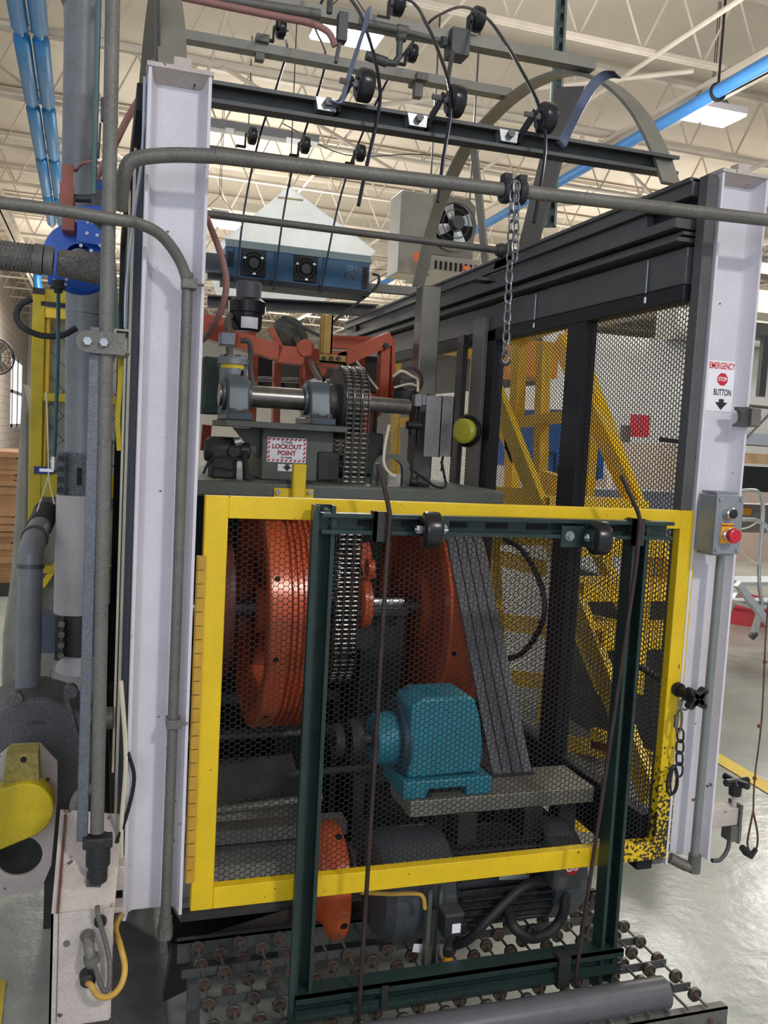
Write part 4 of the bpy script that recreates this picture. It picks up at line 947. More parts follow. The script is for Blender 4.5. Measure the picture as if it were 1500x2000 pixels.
m = MB(); m.cyl((.28, 2.72, 1.05), (1.2, 2.72, 1.05), .03, n=24)
one('main_shaft', m, shaftm, 'thick steel shaft running through both big orange wheels', 'shaft')
# small orange flanged wheel near the floor
c = Vector((.563, 2.16, .432)); R = .149
t = thing('flanged_wheel', 'small orange flanged wheel standing low beside the big dark motor', 'wheel', (c.x+.03, c.y, c.z-R))
m = MB(); m.lathe(c, (1, 0, 0), [(0, .02), (0, .10), (.012, R*.86), (.03, R*.98), (.034, R), (.062, R), (.066, R*.97), (.066, .02)], 64); part('rim', m, orange, t)
m = MB()
for k in range(8):
    a = 2*PI*k/8+.35; u = Vector((0, math.cos(a), math.sin(a))); p = c+Vector((.05, 0, 0))+u*(R+.0008); m.cyl(p-u*.01, p, .010, n=12)
part('rim_holes', m, darkhole, t)
m = MB(); m.cyl(c+Vector((.06, 0, 0)), c+Vector((.16, 0, 0)), .06, n=24); m.ring(c+Vector((.10, 0, .02)), (1, 0, 0), .06, .012, 24, 8); part('spline_hub', m, shaftm, t)
# --- black V belts
pts = [W(905, 1040, x=1.06), W(945, 1200, x=1.06), W(990, 1400, x=1.08), W(1003, 1480, x=1.09)]
for k in range(4):
    dx = -.045+k*.03
    ae = PI-.55; td = Vector((.035, -math.sin(ae), math.cos(ae)))
    top = [Vector((1.065+dx, 2.74+math.cos(a)*.378, 1.05+math.sin(a)*.378)) for a in [ae-.12*j for j in range(16, -1, -1)]]
    q = [top[-1]+td*(.115*j) for j in range(1, 7)]
    m = MB(); m.band(top+q, (.026, 0, 0), .009, 2)
    one('drive_belt', m, mat('drive_belt_rubber', (88, 88, 92), .5, 0, .1, 20), ['first', 'second', 'third', 'fourth'][k]+' from the left of the four dark drive belts down from the right orange wheel', 'drive belt', 'four drive belts')
t = thing('belt_pulley', 'dark lower pulley where the four drive belts run down to', 'pulley', (1.085, 2.1, .56))
m = MB(); m.lathe((1.02, 2.12, .64), (1, 0, 0), [(0, .02), (0, .085), (.13, .085), (.13, .02)], 40); part('sheave', m, darkmach, t)
# --- pedestal with lockout sign
pd = thing('pedestal', 'grey-green bearing pedestal standing on the machine table', 'pedestal', (.555, 2.62, 1.462))
m = MB(); m.box((.45, 2.56, 1.462), (.665, 2.80, 1.615)); part('box', m, olive, pd, bevel=.004)
m = MB(); m.box((.335, 2.50, 1.612), (.69, 2.82, 1.630)); part('top_plate', m, olive, pd, bevel=.002)
m = MB(); m.prism([(.45, 2.60, 1.61), (.37, 2.60, 1.61), (.45, 2.60, 1.52)], (0, .02, 0)); part('gusset', m, olive, pd)
a = W(523, 853, y=2.558); b = W(597, 905, y=2.558)
sg = thing('lockout_sign', 'red and white striped LOCKOUT POINT sticker with black arrow on the pedestal', 'sign', ((a.x+b.x)/2, 2.556, b.z-.02))
x0, x1, z0, z1 = a.x, b.x, b.z, a.z
part('sticker', MB().box((x0, 2.5585, z0), (x1, 2.5597, z1)), signw, sg)
Y_ = 2.5582; m = MB(); n = 9; bw_ = .009; ww = x1-x0; hh = z1-z0
for k in range(n):
    s = ww/n
    for zz in (z0+.002, z1-bw_): m.prism([(x0+k*s+.001, Y_, zz), (x0+k*s+s*.5, Y_, zz), (x0+k*s+s*.9, Y_, zz+bw_-.002), (x0+k*s+s*.4, Y_, zz+bw_-.002)], (0, -.0003, 0))
for k in range(4):
    s = (hh-2*bw_)/4
    for xx in (x0+.001, x1-bw_): m.prism([(xx, Y_, z0+bw_+k*s), (xx, Y_, z0+bw_+k*s+s*.5), (xx+bw_-.002, Y_, z0+bw_+k*s+s*.95), (xx+bw_-.002, Y_, z0+bw_+k*s+s*.45)], (0, -.0003, 0))
part('red_stripes', m, signred, sg)
mc = mat('sign_dark_red', (150, 20, 44), .5)
cx, cz = (x0+x1)/2, (z0+z1)/2
text_part('sign_text', 'LOCKOUT', .0185, (cx, 2.558, cz+.0095), (1, 0, 0), (0, 0, 1), mc, sg, sx=1.0)
text_part('sign_text', 'POINT', .0185, (cx, 2.558, cz-.0095), (1, 0, 0), (0, 0, 1), mc, sg, sx=1.0)
text_part('sign_text', 'FLY WHEEL', .0065, (cx, 2.558, cz+.0225), (1, 0, 0), (0, 0, 1), signblk, sg)
text_part('sign_text', 'FLY WHEEL', .0065, (cx, 2.558, cz-.0225), (1, 0, 0), (0, 0, 1), signblk, sg)
a = W(543, 906, y=2.558); b = W(573, 921, y=2.558)
part('arrow_sticker', MB().box((a.x, 2.5585, b.z), (b.x, 2.5597, a.z)), signw, sg)
X = (a.x+b.x)/2+.004; Z = (a.z+b.z)/2
m = MB(); m.prism([(X-.006, Y_, Z+.010), (X-.006, Y_, Z+.003), (X-.014, Y_, Z+.003), (X, Y_, Z-.010), (X+.014, Y_, Z+.003), (X+.006, Y_, Z+.003), (X+.006, Y_, Z+.010)], (0, -.0003, 0)); part('down_arrow', m, signblk, sg)
# pillow blocks
def pillow(x, lab):
    t = thing('pillow_block', lab, 'bearing housing', (x, 2.64, 1.63), 'pillow blocks on the pedestal')
    m = MB(); zc = 1.705; R = .062; prof = []
    for k in range(13):
        a = PI*k/12; prof.append((x-.032, 2.64-R*math.cos(a)*1.0, zc+R*math.sin(a)))
    prof = [(x-.032, 2.64-.095, 1.645), (x-.032, 2.64-.075, 1.66)]+prof+[(x-.032, 2.64+.075, 1.66), (x-.032, 2.64+.095, 1.645)]
    m.prism(prof, (.064, 0, 0)); part('housing', m, pillow_paint, t, bevel=.006)
    m = MB(); m.box((x-.038, 2.53, 1.63), (x+.038, 2.75, 1.652)); part('foot', m, pillow_paint, t, bevel=.004)
    m = MB(); m.lathe((x-.042, 2.64, zc), (1, 0, 0), [(0, .03), (0, .046), (.084, .046), (.084, .03)], 28); part('seal_cap', m, pillow_paint, t)
    for xx in (-.02, .02): part('foot_bolt', MB().cyl((x+xx, 2.545, 1.652), (x+xx, 2.545, 1.664), .009, n=6), greysteel, t)
    m = MB(); m.cyl((x+.01, 2.60, 1.762), (x+.01, 2.59, 1.775), .004, n=8); part('grease_nipple', m, black, t)
pillow(W(460, 780, y=2.64).x, 'left grey bearing block on the pedestal above the lockout sign')
pillow(W(617, 790, y=2.64).x, 'right grey bearing block on the pedestal beside the chain sprocket')
m = MB(); m.cyl((.33, 2.64, 1.705), (.72, 2.64, 1.705), .0325, n=32); m.cyl((.72, 2.64, 1.705), (.93, 2.66, 1.705), .024, n=24)
one('upper_shaft', m, shaftm, 'polished thick shaft between the two grey bearing blocks', 'shaft')
# --- triple roller chain and sprockets
sx = .705; SYc, SZc, SR = 2.64, 1.70, .112
sp = thing('chain_sprocket', 'dark upper sprocket with the triple roller chain over it', 'sprocket', (sx, SYc, SZc-SR))
m = MB(); m.lathe((sx-.022, SYc, SZc), (1, 0, 0), [(0, .03), (0, SR*.93), (.004, SR*.97), (.05, SR*.97), (.05, .03)], 48); m.cyl((sx-.05, SYc, SZc), (sx-.02, SYc, SZc), .06, n=28); part('disc', m, mat('dark_sprocket_steel', (52, 50, 50), .5, .3, .2, 14, .3), sp)
LSZ = .93; LR = .10
m = MB(); m.lathe((sx-.01, 2.64, LSZ), (1, 0, 0), [(0, .03), (0, LR*.93), (.05, LR*.93), (.05, .03)], 40); part('lower_disc', m, MATS['dark_sprocket_steel'], sp)
path = []
Ls = SZc-LSZ; pit = .0145
for k in range(int(PI*SR/pit)+1): a = PI-k*pit/SR; path.append((SYc+SR*math.cos(a), SZc+SR*math.sin(a), a))
n = int(Ls/pit)
for k in range(1, n): path.append((SYc+SR-(SR-LR)*k/n, SZc-k*pit, -PI/2+0))
for k in range(int(PI*LR/pit)+1): a = -k*pit/LR; path.append((SYc+LR*math.cos(a), LSZ+LR*math.sin(a), a))
for k in range(1, n): path.append((SYc-LR-(SR-LR)*k/n, LSZ+k*pit, PI/2))
ch = thing('roller_chain', 'greasy triple strand roller chain hanging down behind the gate', 'chain', (sx, 2.64, .82))
mb_r = MB(); mb_p = MB()
m_ = len(path)
for i, (y_, z_, a) in enumerate(path):
    mb_r.cyl((sx-.016, y_, z_), (sx+.056, y_, z_), .0033, n=6)
    y2, z2, _ = path[(i+1) % m_]
    off = 0 if i % 2 == 0 else .0018
    for s in range(3):
        xs = sx-.012+s*.024
        mb_r.cyl((xs+.002, y_, z_), (xs+.014, y_, z_), .0042, n=8)
        for e in (xs-off-.0008, xs+.018+off): 
            mb_p.bar((e, y_, z_), (e, y2, z2), .0026, .0105, (1, 0, 0), PI/2)
part('chain_rollers', mb_r, mat('worn_chain_steel', (128, 124, 120), .32, .85, .25, 60), ch); part('link_plates', mb_p, mat('oily_chain_steel', (92, 90, 88), .35, .8, .2, 30), ch)
# small gearbox beside chain
a = W(622, 882, y=2.55); b = W(668, 940, y=2.55)
t = thing('encoder_box', 'small dark ribbed box beside the chain right of the lockout sign', 'gearbox', ((a.x+b.x)/2, 2.6, b.z))
m = MB(); m.box((a.x, 2.55, b.z), (b.x-.01, 2.64, a.z)); part('body', m, darkmach, t, bevel=.004)
m = MB(); m.cyl((b.x-.01, 2.6, (a.z+b.z)/2), (b.x+.012, 2.6, (a.z+b.z)/2), .035, n=24)
for k in range(8): m.box((a.x+.035, 2.548, b.z+.006+k*.008), (b.x-.012, 2.55, b.z+.009+k*.008))
part('end_cap', m, black, t)
# yellow post with base plate
a = W(574, 906, y=2.385); b = W(597, 968, y=2.385)
t = thing('yellow_stub_post', 'short yellow tube on a yellow plate just behind the gate top rail', 'post', ((a.x+b.x)/2, 2.45, b.z))
m = MB(); m.box((a.x, 2.385, b.z-.01), (b.x, 2.412, a.z)); part('tube', m, yellow, t, bevel=.004)
c0 = W(536, 953, y=2.41); c1 = W(612, 970, y=2.41); m = MB(); m.box((c0.x, 2.412, c1.z-.03), (c1.x, 2.42, c0.z)); part('plate', m, yellow, t)
for q in (542, 604): p = W(q, 961, y=2.412); part('bolt', MB().cyl((p.x, 2.412, p.z), (p.x, 2.404, p.z), .007, n=14), zinc, t)
# lower gearbox hub (orange) with bright shaft
t = thing('orange_coupling', 'orange coupling hub on a bright shaft right of the chain', 'coupling', (.80, 2.62, .95))
m = MB(); m.lathe((.775, 2.62, 1.085), (1, 0, 0), [(0, .02), (0, .07), (.01, .085), (.035, .085), (.04, .03)], 36); part('flange', m, orange, t)
m = MB(); m.cyl((.80, 2.62, 1.085), (.93, 2.62, 1.085), .024, n=24); part('shaft', m, chrome, t)
for k in range(6):
    a = k*PI/3+.3; part('bolt', MB().cyl((.775, 2.62+.06*math.cos(a), 1.085+.06*math.sin(a)), (.767, 2.62+.06*math.cos(a), 1.085+.06*math.sin(a)), .008, n=6), darksteel, t)
a = W(712, 1110, y=2.55)
m = MB(); m.bar(W(708, 1060, y=2.7), W(722, 1130, y=2.7), .02, .04); m.cyl((a.x+.01, 2.56, a.z), (a.x+.03, 2.56, a.z), .028, n=20)
one('orange_lever', m, orange, 'small orange lever with rounded end right of the chain top', 'lever')
# --- teal gear reducer
Y_ = 2.0; A = W(805, 1365, y=Y_); B = W(940, 1545, y=Y_)
x0, x1, z0, z1 = A.x, B.x, B.z, A.z
tr = thing('gear_reducer', 'teal cast gear reducer with lifting eye on the grey base plate', 'gear reducer', ((x0+x1)/2, Y_+.08, z0-.03))
m = MB(); pr = [(x0, z0+.045), (x0, z1-.02), (x0+.03, z1), (x1-.05, z1), (x1-.03, z1-.012), (x1-.012, z1-.07), (x1, z0+.10), (x1-.008, z0+.05)]
m.prism([(x, Y_, z) for x, z in pr], (0, .13, 0)); part('casting', m, teal, tr, bevel=.008)
m = MB(); m.box((x0-.015, Y_-.02, z0+.022), (x1+.018, Y_+.15, z0+.046)); m.box((x0-.015, Y_-.02, z0), (x0+.05, Y_+.15, z0+.03)); m.box((x1-.05, Y_-.02, z0), (x1+.018, Y_+.15, z0+.03)); part('foot', m, teal, tr, bevel=.004)
c = W(745, 1450, y=Y_+.07); m = MB(); m.lathe((x0-.065, Y_+.1, c.z), (1, 0, 0), [(0, .02), (0, .06), (.012, .066), (.065, .07), (.065, .02)], 36); part('input_boss', m, teal, tr)
m = MB(); m.lathe((x0-.012, Y_+.1, c.z), (1, 0, 0), [(0, .06), (0, .098), (.01, .105), (.018, .105), (.018, .06)], 40); part('flange_ring', m, mat('dark_teal_cast', (36, 66, 80), .4, .2, .1, 12), tr)
e = W(798, 1352, y=Y_+.1); m = MB(); m.ring((e.x, Y_+.1, e.z), (.3, 1, 0), .013, .004, 22, 8); m.cyl((e.x, Y_+.1, e.z-.03), (e.x, Y_+.1, e.z-.012), .008, n=12); part('lifting_eye', m, MATS['dark_teal_cast'], tr)
p = W(838, 1537, y=Y_-.02); m = MB(); m.cyl((p.x, Y_-.0, z0+.012), (p.x, Y_-.03, z0+.012), .006, n=6); part('drain_plug', m, black, tr)
m = MB(); m.cyl((x0-.13, Y_+.1, c.z), (x0-.06, Y_+.1, c.z), .018, n=20); m.lathe((x0-.13, Y_+.1, c.z), (1, 0, 0), [(0, .015), (0, .05), (.015, .055), (.03, .05), (.03, .015)], 28); m.lathe((x0-.17, Y_+.1, c.z-.0), (1, 0, 0), [(0, .015), (0, .04), (.02, .045), (.03, .015)], 28); part('shaft_coupling', m, darkmach, tr)
m = MB(); A = W(803, 1552, y=Y_-.03); B = W(1135, 1590, y=Y_-.03)
m.box((A.x, Y_-.03, z0-.042), (1.27, Y_+.13, z0)); t = thing('base_plate', 'long dirty grey steel base plate under the teal gear reducer', 'plate', (1.03, Y_+.1, .3))
part('plate', m, mat('stained_plate', (134, 130, 118), .5, .3, .15, 12, .3), t, bevel=.003)
m = MB(); m.box((.84, Y_+.02, .40), (.88, Y_+.08, z0-.042)); m.box((1.2, Y_+.02, .40), (1.25, Y_+.08, z0-.042)); parts('support_leg', m, darkmach, t)
m = MB(); m.box((.80, 2.16, .445), (1.27, 2.5, .545)); part('dark_gap_fill', m, darkmach, t)  # dark block added to blacken the gap below the base plate
m = MB(); m.box((.96, 2.16, .60), (1.26, 2.6, .63)); part('belt_pan', m, darkmach, t)
# yellow belt guard parts low right
m = MB(); a = W(1050, 1520, y=2.3); b = W(1090, 1545, y=2.3); m.box((a.x-.005, 2.3, b.z), (b.x, 2.33, a.z+.01)); m.prism([tuple(W(1068, 1570, y=2.25)), tuple(W(1145, 1560, y=2.25)), tuple(W(1160, 1625, y=2.25)), tuple(W(1130, 1625, y=2.25)), tuple(W(1105, 1595, y=2.25))], (0, .05, 0))
one('yellow_guard', m, yellow2, 'small yellow guard pieces behind the base plate at lower right', 'guard')
# --- big dark electric motor near the floor
my = 2.0; mz = .492; R = .120; mx0, mx1 = .675, 1.14
mo = thing('electric_motor', 'big dark grey electric motor lying low behind the gate bottom rail', 'motor', (.95, my, .35))
m = MB(); m.lathe((mx0-.0, my, mz), (1, 0, 0), [(0, .02), (0, R*.95), (.02, R*1.12), (.17, R*1.12), (.18, R)], 56); part('drive_housing', m, mat('charcoal_motor_paint', (64, 68, 74), .4, .15, .12, 10, .15), mo)
m = MB(); m.cyl((mx0+.17, my, mz), (mx1, my, mz), R*.86, n=40)
for k in range(34):
    a = 2*PI*k/34; u = Vector((0, math.cos(a), math.sin(a))); m.bar(Vector((mx0+.19, my, mz))+u*R*.92, Vector((mx1-.02, my, mz))+u*R*.92, .004, .022, u)
part('finned_body', m, mat('black_motor_paint', (40, 41, 44), .4, .15, .15, 10, .12), mo)
m = MB(); m.lathe((mx1-.02, my, mz), (1, 0, 0), [(0, R*.5), (0, R*1.04), (.075, R*1.04), (.10, R*.92), (.115, R*.6), (.115, 0)], 44); part('fan_cover', m, MATS['charcoal_motor_paint'], mo)
lg_ = W(1118, 1693, y=my-.182); m = MB(); m.box((lg_.x-.045, my-.18, lg_.z-.065), (lg_.x+.035, my-.10, lg_.z+.045)); tbx = part('terminal_box', m, darksteel, mo, bevel=.012)
m = MB(); m.cyl((lg_.x, my-.18, lg_.z), (lg_.x, my-.1825, lg_.z), .020, n=32); part('logo_disc', m, signred, tbx)
text_part('logo_text', 'US', .029, (lg_.x-.001, my-.183, lg_.z-.001), (1, 0, .07), (-.07, 0, 1), signw, tbx)
a = W(975, 1714, y=my-.128); b = W(1033, 1712, y=my-.128); m = MB(); m.bar(a, b, .002, .012, (0, 0, 1)); part('nameplate', m, alu, mo)
m = MB()
for xx in (mx0+.2, mx1-.08): m.box((xx, my-.05, .59), (xx+.05, my+.09, .675))
parts('motor_foot', m, darkmach, mo)
# motor cables
P_ = [W(1080, 1708, y=1.88), W(1040, 1722, y=1.86), W(1000, 1750, y=1.84), W(950, 1800, y=1.83), W(915, 1835, y=1.85), W(880, 1850, y=1.89)]
m = MB(); m.tube(P_, .011, 12, 5); one('motor_cable', m, blackrub, 'thick black cable running left from the motor terminal box', 'cable')
P_ = [W(1105, 1745, y=1.88), W(1100, 1785, y=1.86), W(1075, 1820, y=1.84), W(1035, 1832, y=1.83), W(1005, 1812, y=1.84), W(992, 1780, y=1.88)]
m = MB(); m.tube(P_, .013, 12, 5); one('flexible_conduit', m, blackrub, 'thick black flexible conduit looping below the motor terminal box', 'conduit')
# upright with cylinder and switch below the gate
a = W(838, 1732, y=1.85); b = W(865, 1890, y=1.85)
t = thing('sensor_post', 'grey-green channel stub hanging below the gate with a black switch', 'bracket', (a.x, 1.85, b.z))
m = MB(); m.box((a.x-.006, 1.835, b.z), (a.x+.004, 1.852, a.z)); m.box((a.x+.022, 1.835, b.z), (a.x+.03, 1.852, a.z)); m.box((a.x-.006, 1.852, b.z), (a.x+.03, 1.856, a.z-.06)); part('channel', m, olive, t)
c = W(884, 1800, y=1.80); m = MB(); m.box((c.x-.023, 1.79, c.z-.032), (c.x+.022, 1.834, c.z+.018)); m.lathe((c.x, 1.815, c.z-.09), (0, 0, 1), [(0, .012), (.02, .012), (.022, .009), (.04, .009), (.045, .016), (.06, .018)], 18); sw = part('limit_switch', m, blackrub, t, bevel=.003)
m = MB(); m.box((c.x-.005, 1.7885, c.z-.022), (c.x+.016, 1.7899, c.z+.0)); part('label', m, signw, sw)
m = MB(); m.box((c.x-.024, 1.788, c.z+.018), (c.x+.023, 1.834, c.z+.026)); part('switch_lid', m, darksteel, t)
m = MB(); m.cyl((c.x, 1.815, c.z-.105), (c.x, 1.815, c.z-.09), .01, n=16); part('cable_gland', m, orangelab, t)
m = MB(); m.tube([W(705, 1743, y=1.82), W(760, 1746, y=1.82), W(810, 1745, y=1.82), W(826, 1752, y=1.82), W(830, 1775, y=1.82)], .005, 9, 5); one('yellow_air_tube', m, yellowcable, 'thin yellow tube along the underside of the gate bottom rail', 'tube')
m = MB(); c = W(816, 1850, y=1.86); m.bar((c.x-.012, 1.86, c.z), (c.x+.01, 1.86, c.z-.004), .02, .0015, (0, 1, 0)); one('paper_tag', m, signw, 'little white paper tag lying by the wheels below the motor', 'tag')

# --- black hoop hose behind the belts
m = MB(); P_ = [W(985, 1052, x=1.25), W(1020, 1075, x=1.25), W(1052, 1130, x=1.25), W(1064, 1190, x=1.25), W(1048, 1240, x=1.25), W(1020, 1275, x=1.25), W(990, 1288, x=1.25)]
m.tube(P_, .0075, 10, 6); t = thing('air_hose', 'black ribbed hose curving right of the drive belts behind the mesh', 'hose', (1.25, 2.5, 1.0)); part('hose', m, wheelblk, t)
m = MB()
Pc = catmull(P_, 6)
for i in range(1, len(Pc)-1): m.cyl(Pc[i], Pc[i]+(Pc[i+1]-Pc[i])*.35, .0092, n=10)
part('ribs', m, blackrub, t)
# --- lifting ring arch on the table
c = W(765, 920, y=2.5)
t = thing('lifting_arch', 'grey-green ring shaped lifting lug standing on the table right of the chain', 'lug', (c.x, 2.5, 1.462))
m = MB(); pts = [(c.x+.058*math.cos(a), c.z+.058*math.sin(a)) for a in [PI*k/16 for k in range(17)]]+[(c.x-.058, 1.462), (c.x+.058, 1.462)][0:0]
outer = [(c.x+.06, 1.46)]+[(c.x+.06*math.cos(PI*k/18), c.z+.002+.05*math.sin(PI*k/18)) for k in range(19)]+[(c.x-.06, 1.46)]
inner = [(c.x+.036, 1.46)]+[(c.x+.036*math.cos(PI*k/18), c.z+.0+.036*math.sin(PI*k/18)) for k in range(19)]+[(c.x-.036, 1.46)]
vs = [(x, 2.5, z) for x, z in outer]+[(x, 2.5, z) for x, z in inner]+[(x, 2.518, z) for x, z in outer]+[(x, 2.518, z) for x, z in inner]
n = len(outer); fs = []
for i in range(n-1): fs += [(i, i+1, n+i+1, n+i), (2*n+i, 3*n+i, 3*n+i+1, 2*n+i+1), (i, 2*n+i, 2*n+i+1, i+1), (n+i, n+i+1, 3*n+i+1, 3*n+i)]
fs += [(0, n, 3*n, 2*n), (n-1, 3*n-1, 4*n-1, 2*n-1)][0:2]
m.add(vs, fs); part('ring', m, olive, t)
m = MB(); m.box((c.x-.045, 2.485, 1.462), (c.x-.015, 2.5, 1.515)); part('cast_tag', m, darksteel, t)
# fittings and hoses on table right
m = MB(); a = W(800, 940, y=2.5); m.cyl(a, a+Vector((.06, 0, -.006)), .014, n=12); m.cyl(a+Vector((.02, 0, 0)), a+Vector((.035, 0, -.002)), .019, n=8); one('table_fitting', m, darkmach, 'dark threaded hose fitting lying on the table right of the ring lug', 'fitting')
for k, (pp, mm, lab) in enumerate([
    ([(758, 958), (775, 972), (800, 980), (830, 978), (870, 985), (940, 982), (975, 985)], black, 'thin black cable draped along the table front edge'),
    ([(800, 915), (830, 935), (850, 950), (870, 950), (868, 930), (862, 900)], black, 'thin black cable curling from the ring lug to the steel plate'),
    ([(760, 830), (752, 870), (750, 905), (762, 925), (772, 930)], cream, 'white cable hanging from the brown motor to the table'),
    ([(696, 705), (718, 735), (738, 760)], cream, 'first pair of pale cables on the orange frame'),
    ([(680, 720), (690, 745), (688, 762)], yellowcable, 'small yellow looped cable on the orange frame'),
    ([(835, 770), (862, 790), (868, 830), (866, 880), (862, 920)], black, 'black cable looping over the bright steel plates')]):
    P_ = [W(x_, y_, y=2.44 if k < 3 else (3.0 if k < 5 else 2.9)) for x_, y_ in pp]
    m = MB(); m.tube(P_, .004 if mm is black else .0045, 7, 5); one('cable', m, mm, lab, 'cable')

# --- orange upper frame
YF = 3.15
of = thing('orange_gantry', 'orange steel frame of angled arms and uprights above the machine', 'machine frame', (.75, YF, 1.46))
def ob(a, b, wd, th, m_=orange2, y=YF, lab='frame_member'):
    m = MB(); m.bar(W(*a, y=y), W(*b, y=y), wd, th, (0, 1, 0)); part(lab, m, m_, of)
ob((380, 640), (545, 690), .055, .07); ob((540, 692), (672, 705), .06, .07); ob((660, 705), (760, 662), .05, .07)
ob((390, 625), (500, 645), .05, .04, y=3.5); ob((645, 668), (764, 672), .05, .04, y=3.5); ob((527, 640), (553, 690), .022, .03, y=3.35)
ob((751, 660), (744, 800), .034, .05); ob((763, 665), (763, 795), .012, .07)
ob((497, 690), (492, 830), .024, .04, y=3.3); ob((541, 700), (538, 830), .026, .04, y=3.3); ob((592, 700), (590, 770), .018, .03, y=3.4); ob((602, 690), (600, 775), .024, .03, y=3.3); ob((630, 705), (628, 770), .026, .03, y=3.4)
ob((706, 690), (700, 790), .022, .04, y=3.3); ob((722, 775), (706, 925), .03, .05); ob((728, 770), (717, 798), .04, .04, y=3.12); ob((690, 800), (760, 792), .022, .03, y=3.3); ob((700, 830), (735, 800), .05, .02, y=3.35)
ob((404, 830), (400, 880), .03, .03, y=3.0); ob((400, 700), (398, 735), .03, .03)
for q in ((752, 676), (716, 783), (700, 830), (722, 880)):
    p = W(*q, y=YF-.03); part('frame_bolt', MB().cyl(p+Vector((0, .01, 0)), p-Vector((0, .02, 0)), .011, n=6), darkmach, of)
m = MB(); p = W(597, 680, y=YF-.035); m.ring(p, (0, 1, 0), .026, .006, 24, 8); m.cyl(p+Vector((0, .03, 0)), p-Vector((0, .006, 0)), .03, n=24); part('bushing_plate', m, orange2, of)
m = MB(); m.cyl(W(395, 735, y=3.4), W(700, 748, y=3.4), .010, n=12); m.cyl(W(420, 770, y=3.3), W(600, 775, y=3.3), .02, n=14); part('cross_rod', m, zinc, of)
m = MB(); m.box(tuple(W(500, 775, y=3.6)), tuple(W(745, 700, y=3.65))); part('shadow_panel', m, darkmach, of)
# diagonal shaft from green motor
m = MB(); m.cyl(W(578, 660, y=3.3), W(640, 765, y=2.85), .0125, n=18)
one('diagonal_shaft', m, shaftm, 'slanting steel shaft from the green cylinder to the chain sprocket', 'shaft')
t = thing('air_motor', 'oily green round air motor on top of the orange frame', 'motor', W(575, 700, y=3.35))
m = MB(); a = W(552, 640, y=3.5); b = W(590, 668, y=3.25); m.lathe(a, b-a, [(0, 0), (0, .04), (.06, .045), (.065, .058), (.1, .06), (.11, .045), (.2, .042), (.21, 0)], 30); part('body', m, olive, t)
m = MB(); m.box(tuple(W(545, 660, y=3.45)), tuple(W(562, 628, y=3.4))); m.cyl(W(556, 640, y=3.4), W(556, 618, y=3.4), .012, n=10); part('valve_block', m, darkmach, t)
m = MB(); m.bar(W(560, 626, y=3.3), W(630, 658, y=3.2), .022, .012, (0, 0, 1))
one('tie_bar', m, darksteel, 'dark slanting tie bar from the green motor to the yellow bracket', 'bar')
# yellow bracket
t = thing('yellow_bracket', 'mustard yellow upright plate bracket above the chain sprocket', 'bracket', W(645, 700, y=3.05))
m = MB(); a = W(627, 690, y=3.05); b = W(652, 618, y=3.05); m.box((a.x, 3.03, a.z), (b.x-.006, 3.036, b.z)); m.box((a.x-.004, 3.03, a.z), (a.x+.002, 3.07, b.z)); m.box((b.x-.012, 3.03, a.z), (b.x-.006, 3.07, b.z)); part('plate', m, mat('mustard_paint', (184, 142, 50), .5, 0, .12, 12, .25), t)
m = MB(); a = W(620, 708, y=3.03); b = W(672, 692, y=3.03); m.box((a.x, 3.0, a.z), (b.x, 3.06, a.z+.006)); m.box((a.x, 3.0, a.z), (b.x, 3.004, b.z-.008)); part('foot', m, MATS['mustard_paint'], t)
for q in (632, 646, 660): p = W(q, 700, y=3.0); part('bolt', MB().cyl(p, p-Vector((0, .012, 0)), .008, n=6), darksteel, t)
# pump bottle, tank, tube
t = thing('filter_pump', 'black round pump with grey cap standing on the left of the orange frame', 'pump', W(481, 650, y=2.9))
b_ = W(481, 648, y=2.9); z_ = lambda py: W(481, py, y=2.9).z
m = MB(); m.lathe((b_.x, 2.9, b_.z), (0, 0, 1), [(0, 0), (0, .04), (.012, .048), (z_(612)-b_.z, .05), (z_(611)-b_.z, .058), (z_(590)-b_.z, .060), (z_(584)-b_.z, .048), (z_(582)-b_.z, 0)], 36); part('body', m, wheelblk, t)
m = MB(); m.lathe((b_.x+.003, 2.9, z_(583)), (0, 0, 1), [(0, 0), (0, .040), (z_(551)-z_(583)-.004, .041), (z_(551)-z_(583), .038), (z_(551)-z_(583), 0)], 32); part('cap', m, mat('mid_grey_plastic', (92, 94, 100), .45), t)
c = b_; m = MB(); m.lathe((b_.x, 2.9, z_(646)), (0, 0, 1), [(0, .0498), (z_(622)-z_(646), .0506), ], 16, -.9-PI/2+.9, .5+.0); 
zz0, zz1 = z_(644), z_(622); vs = []; fs = []
for i in range(9):
    a = -PI/2-.5+i*.14; 
    for zz in (zz0, zz1): vs.append((b_.x+.0512*math.cos(a), 2.9+.0512*math.sin(a), zz))
for i in range(8): fs.append((2*i, 2*i+2, 2*i+3, 2*i+1))
part('label', MB().add(vs, fs), signw, t)
m = MB(); m.tube([W(449, 700, y=2.85), W(446, 650, y=2.85), W(444, 628, y=2.87), W(455, 612, y=2.9)], .011, 12, 5); m.tube([W(470, 665, y=2.84), W(486, 668, y=2.84), W(490, 690, y=2.85), W(489, 720, y=2.86), W(496, 765, y=2.87)], .009, 10, 5); part('hose', m, greysteel, t)
t = thing('lubricator_tank', 'grey cylindrical tank with yellow tape strip left of the bearing blocks', 'tank', W(450, 830, y=2.75))
m = MB(); a = W(427, 692, y=2.75); b = W(479, 830, y=2.75); m.lathe(((a.x+b.x)/2, 2.75, b.z), (0, 0, 1), [(0, 0), (0, .042), (a.z-b.z-.03, .042), (a.z-b.z-.028, .048), (a.z-b.z-.01, .048), (a.z-b.z, .04), (a.z-b.z, 0)], 36); part('tank_body', m, mat('tank_grey', (138, 142, 148), .35, .3, .15, 20, .15, speck=.5, speckc=(40, 50, 90)), t)
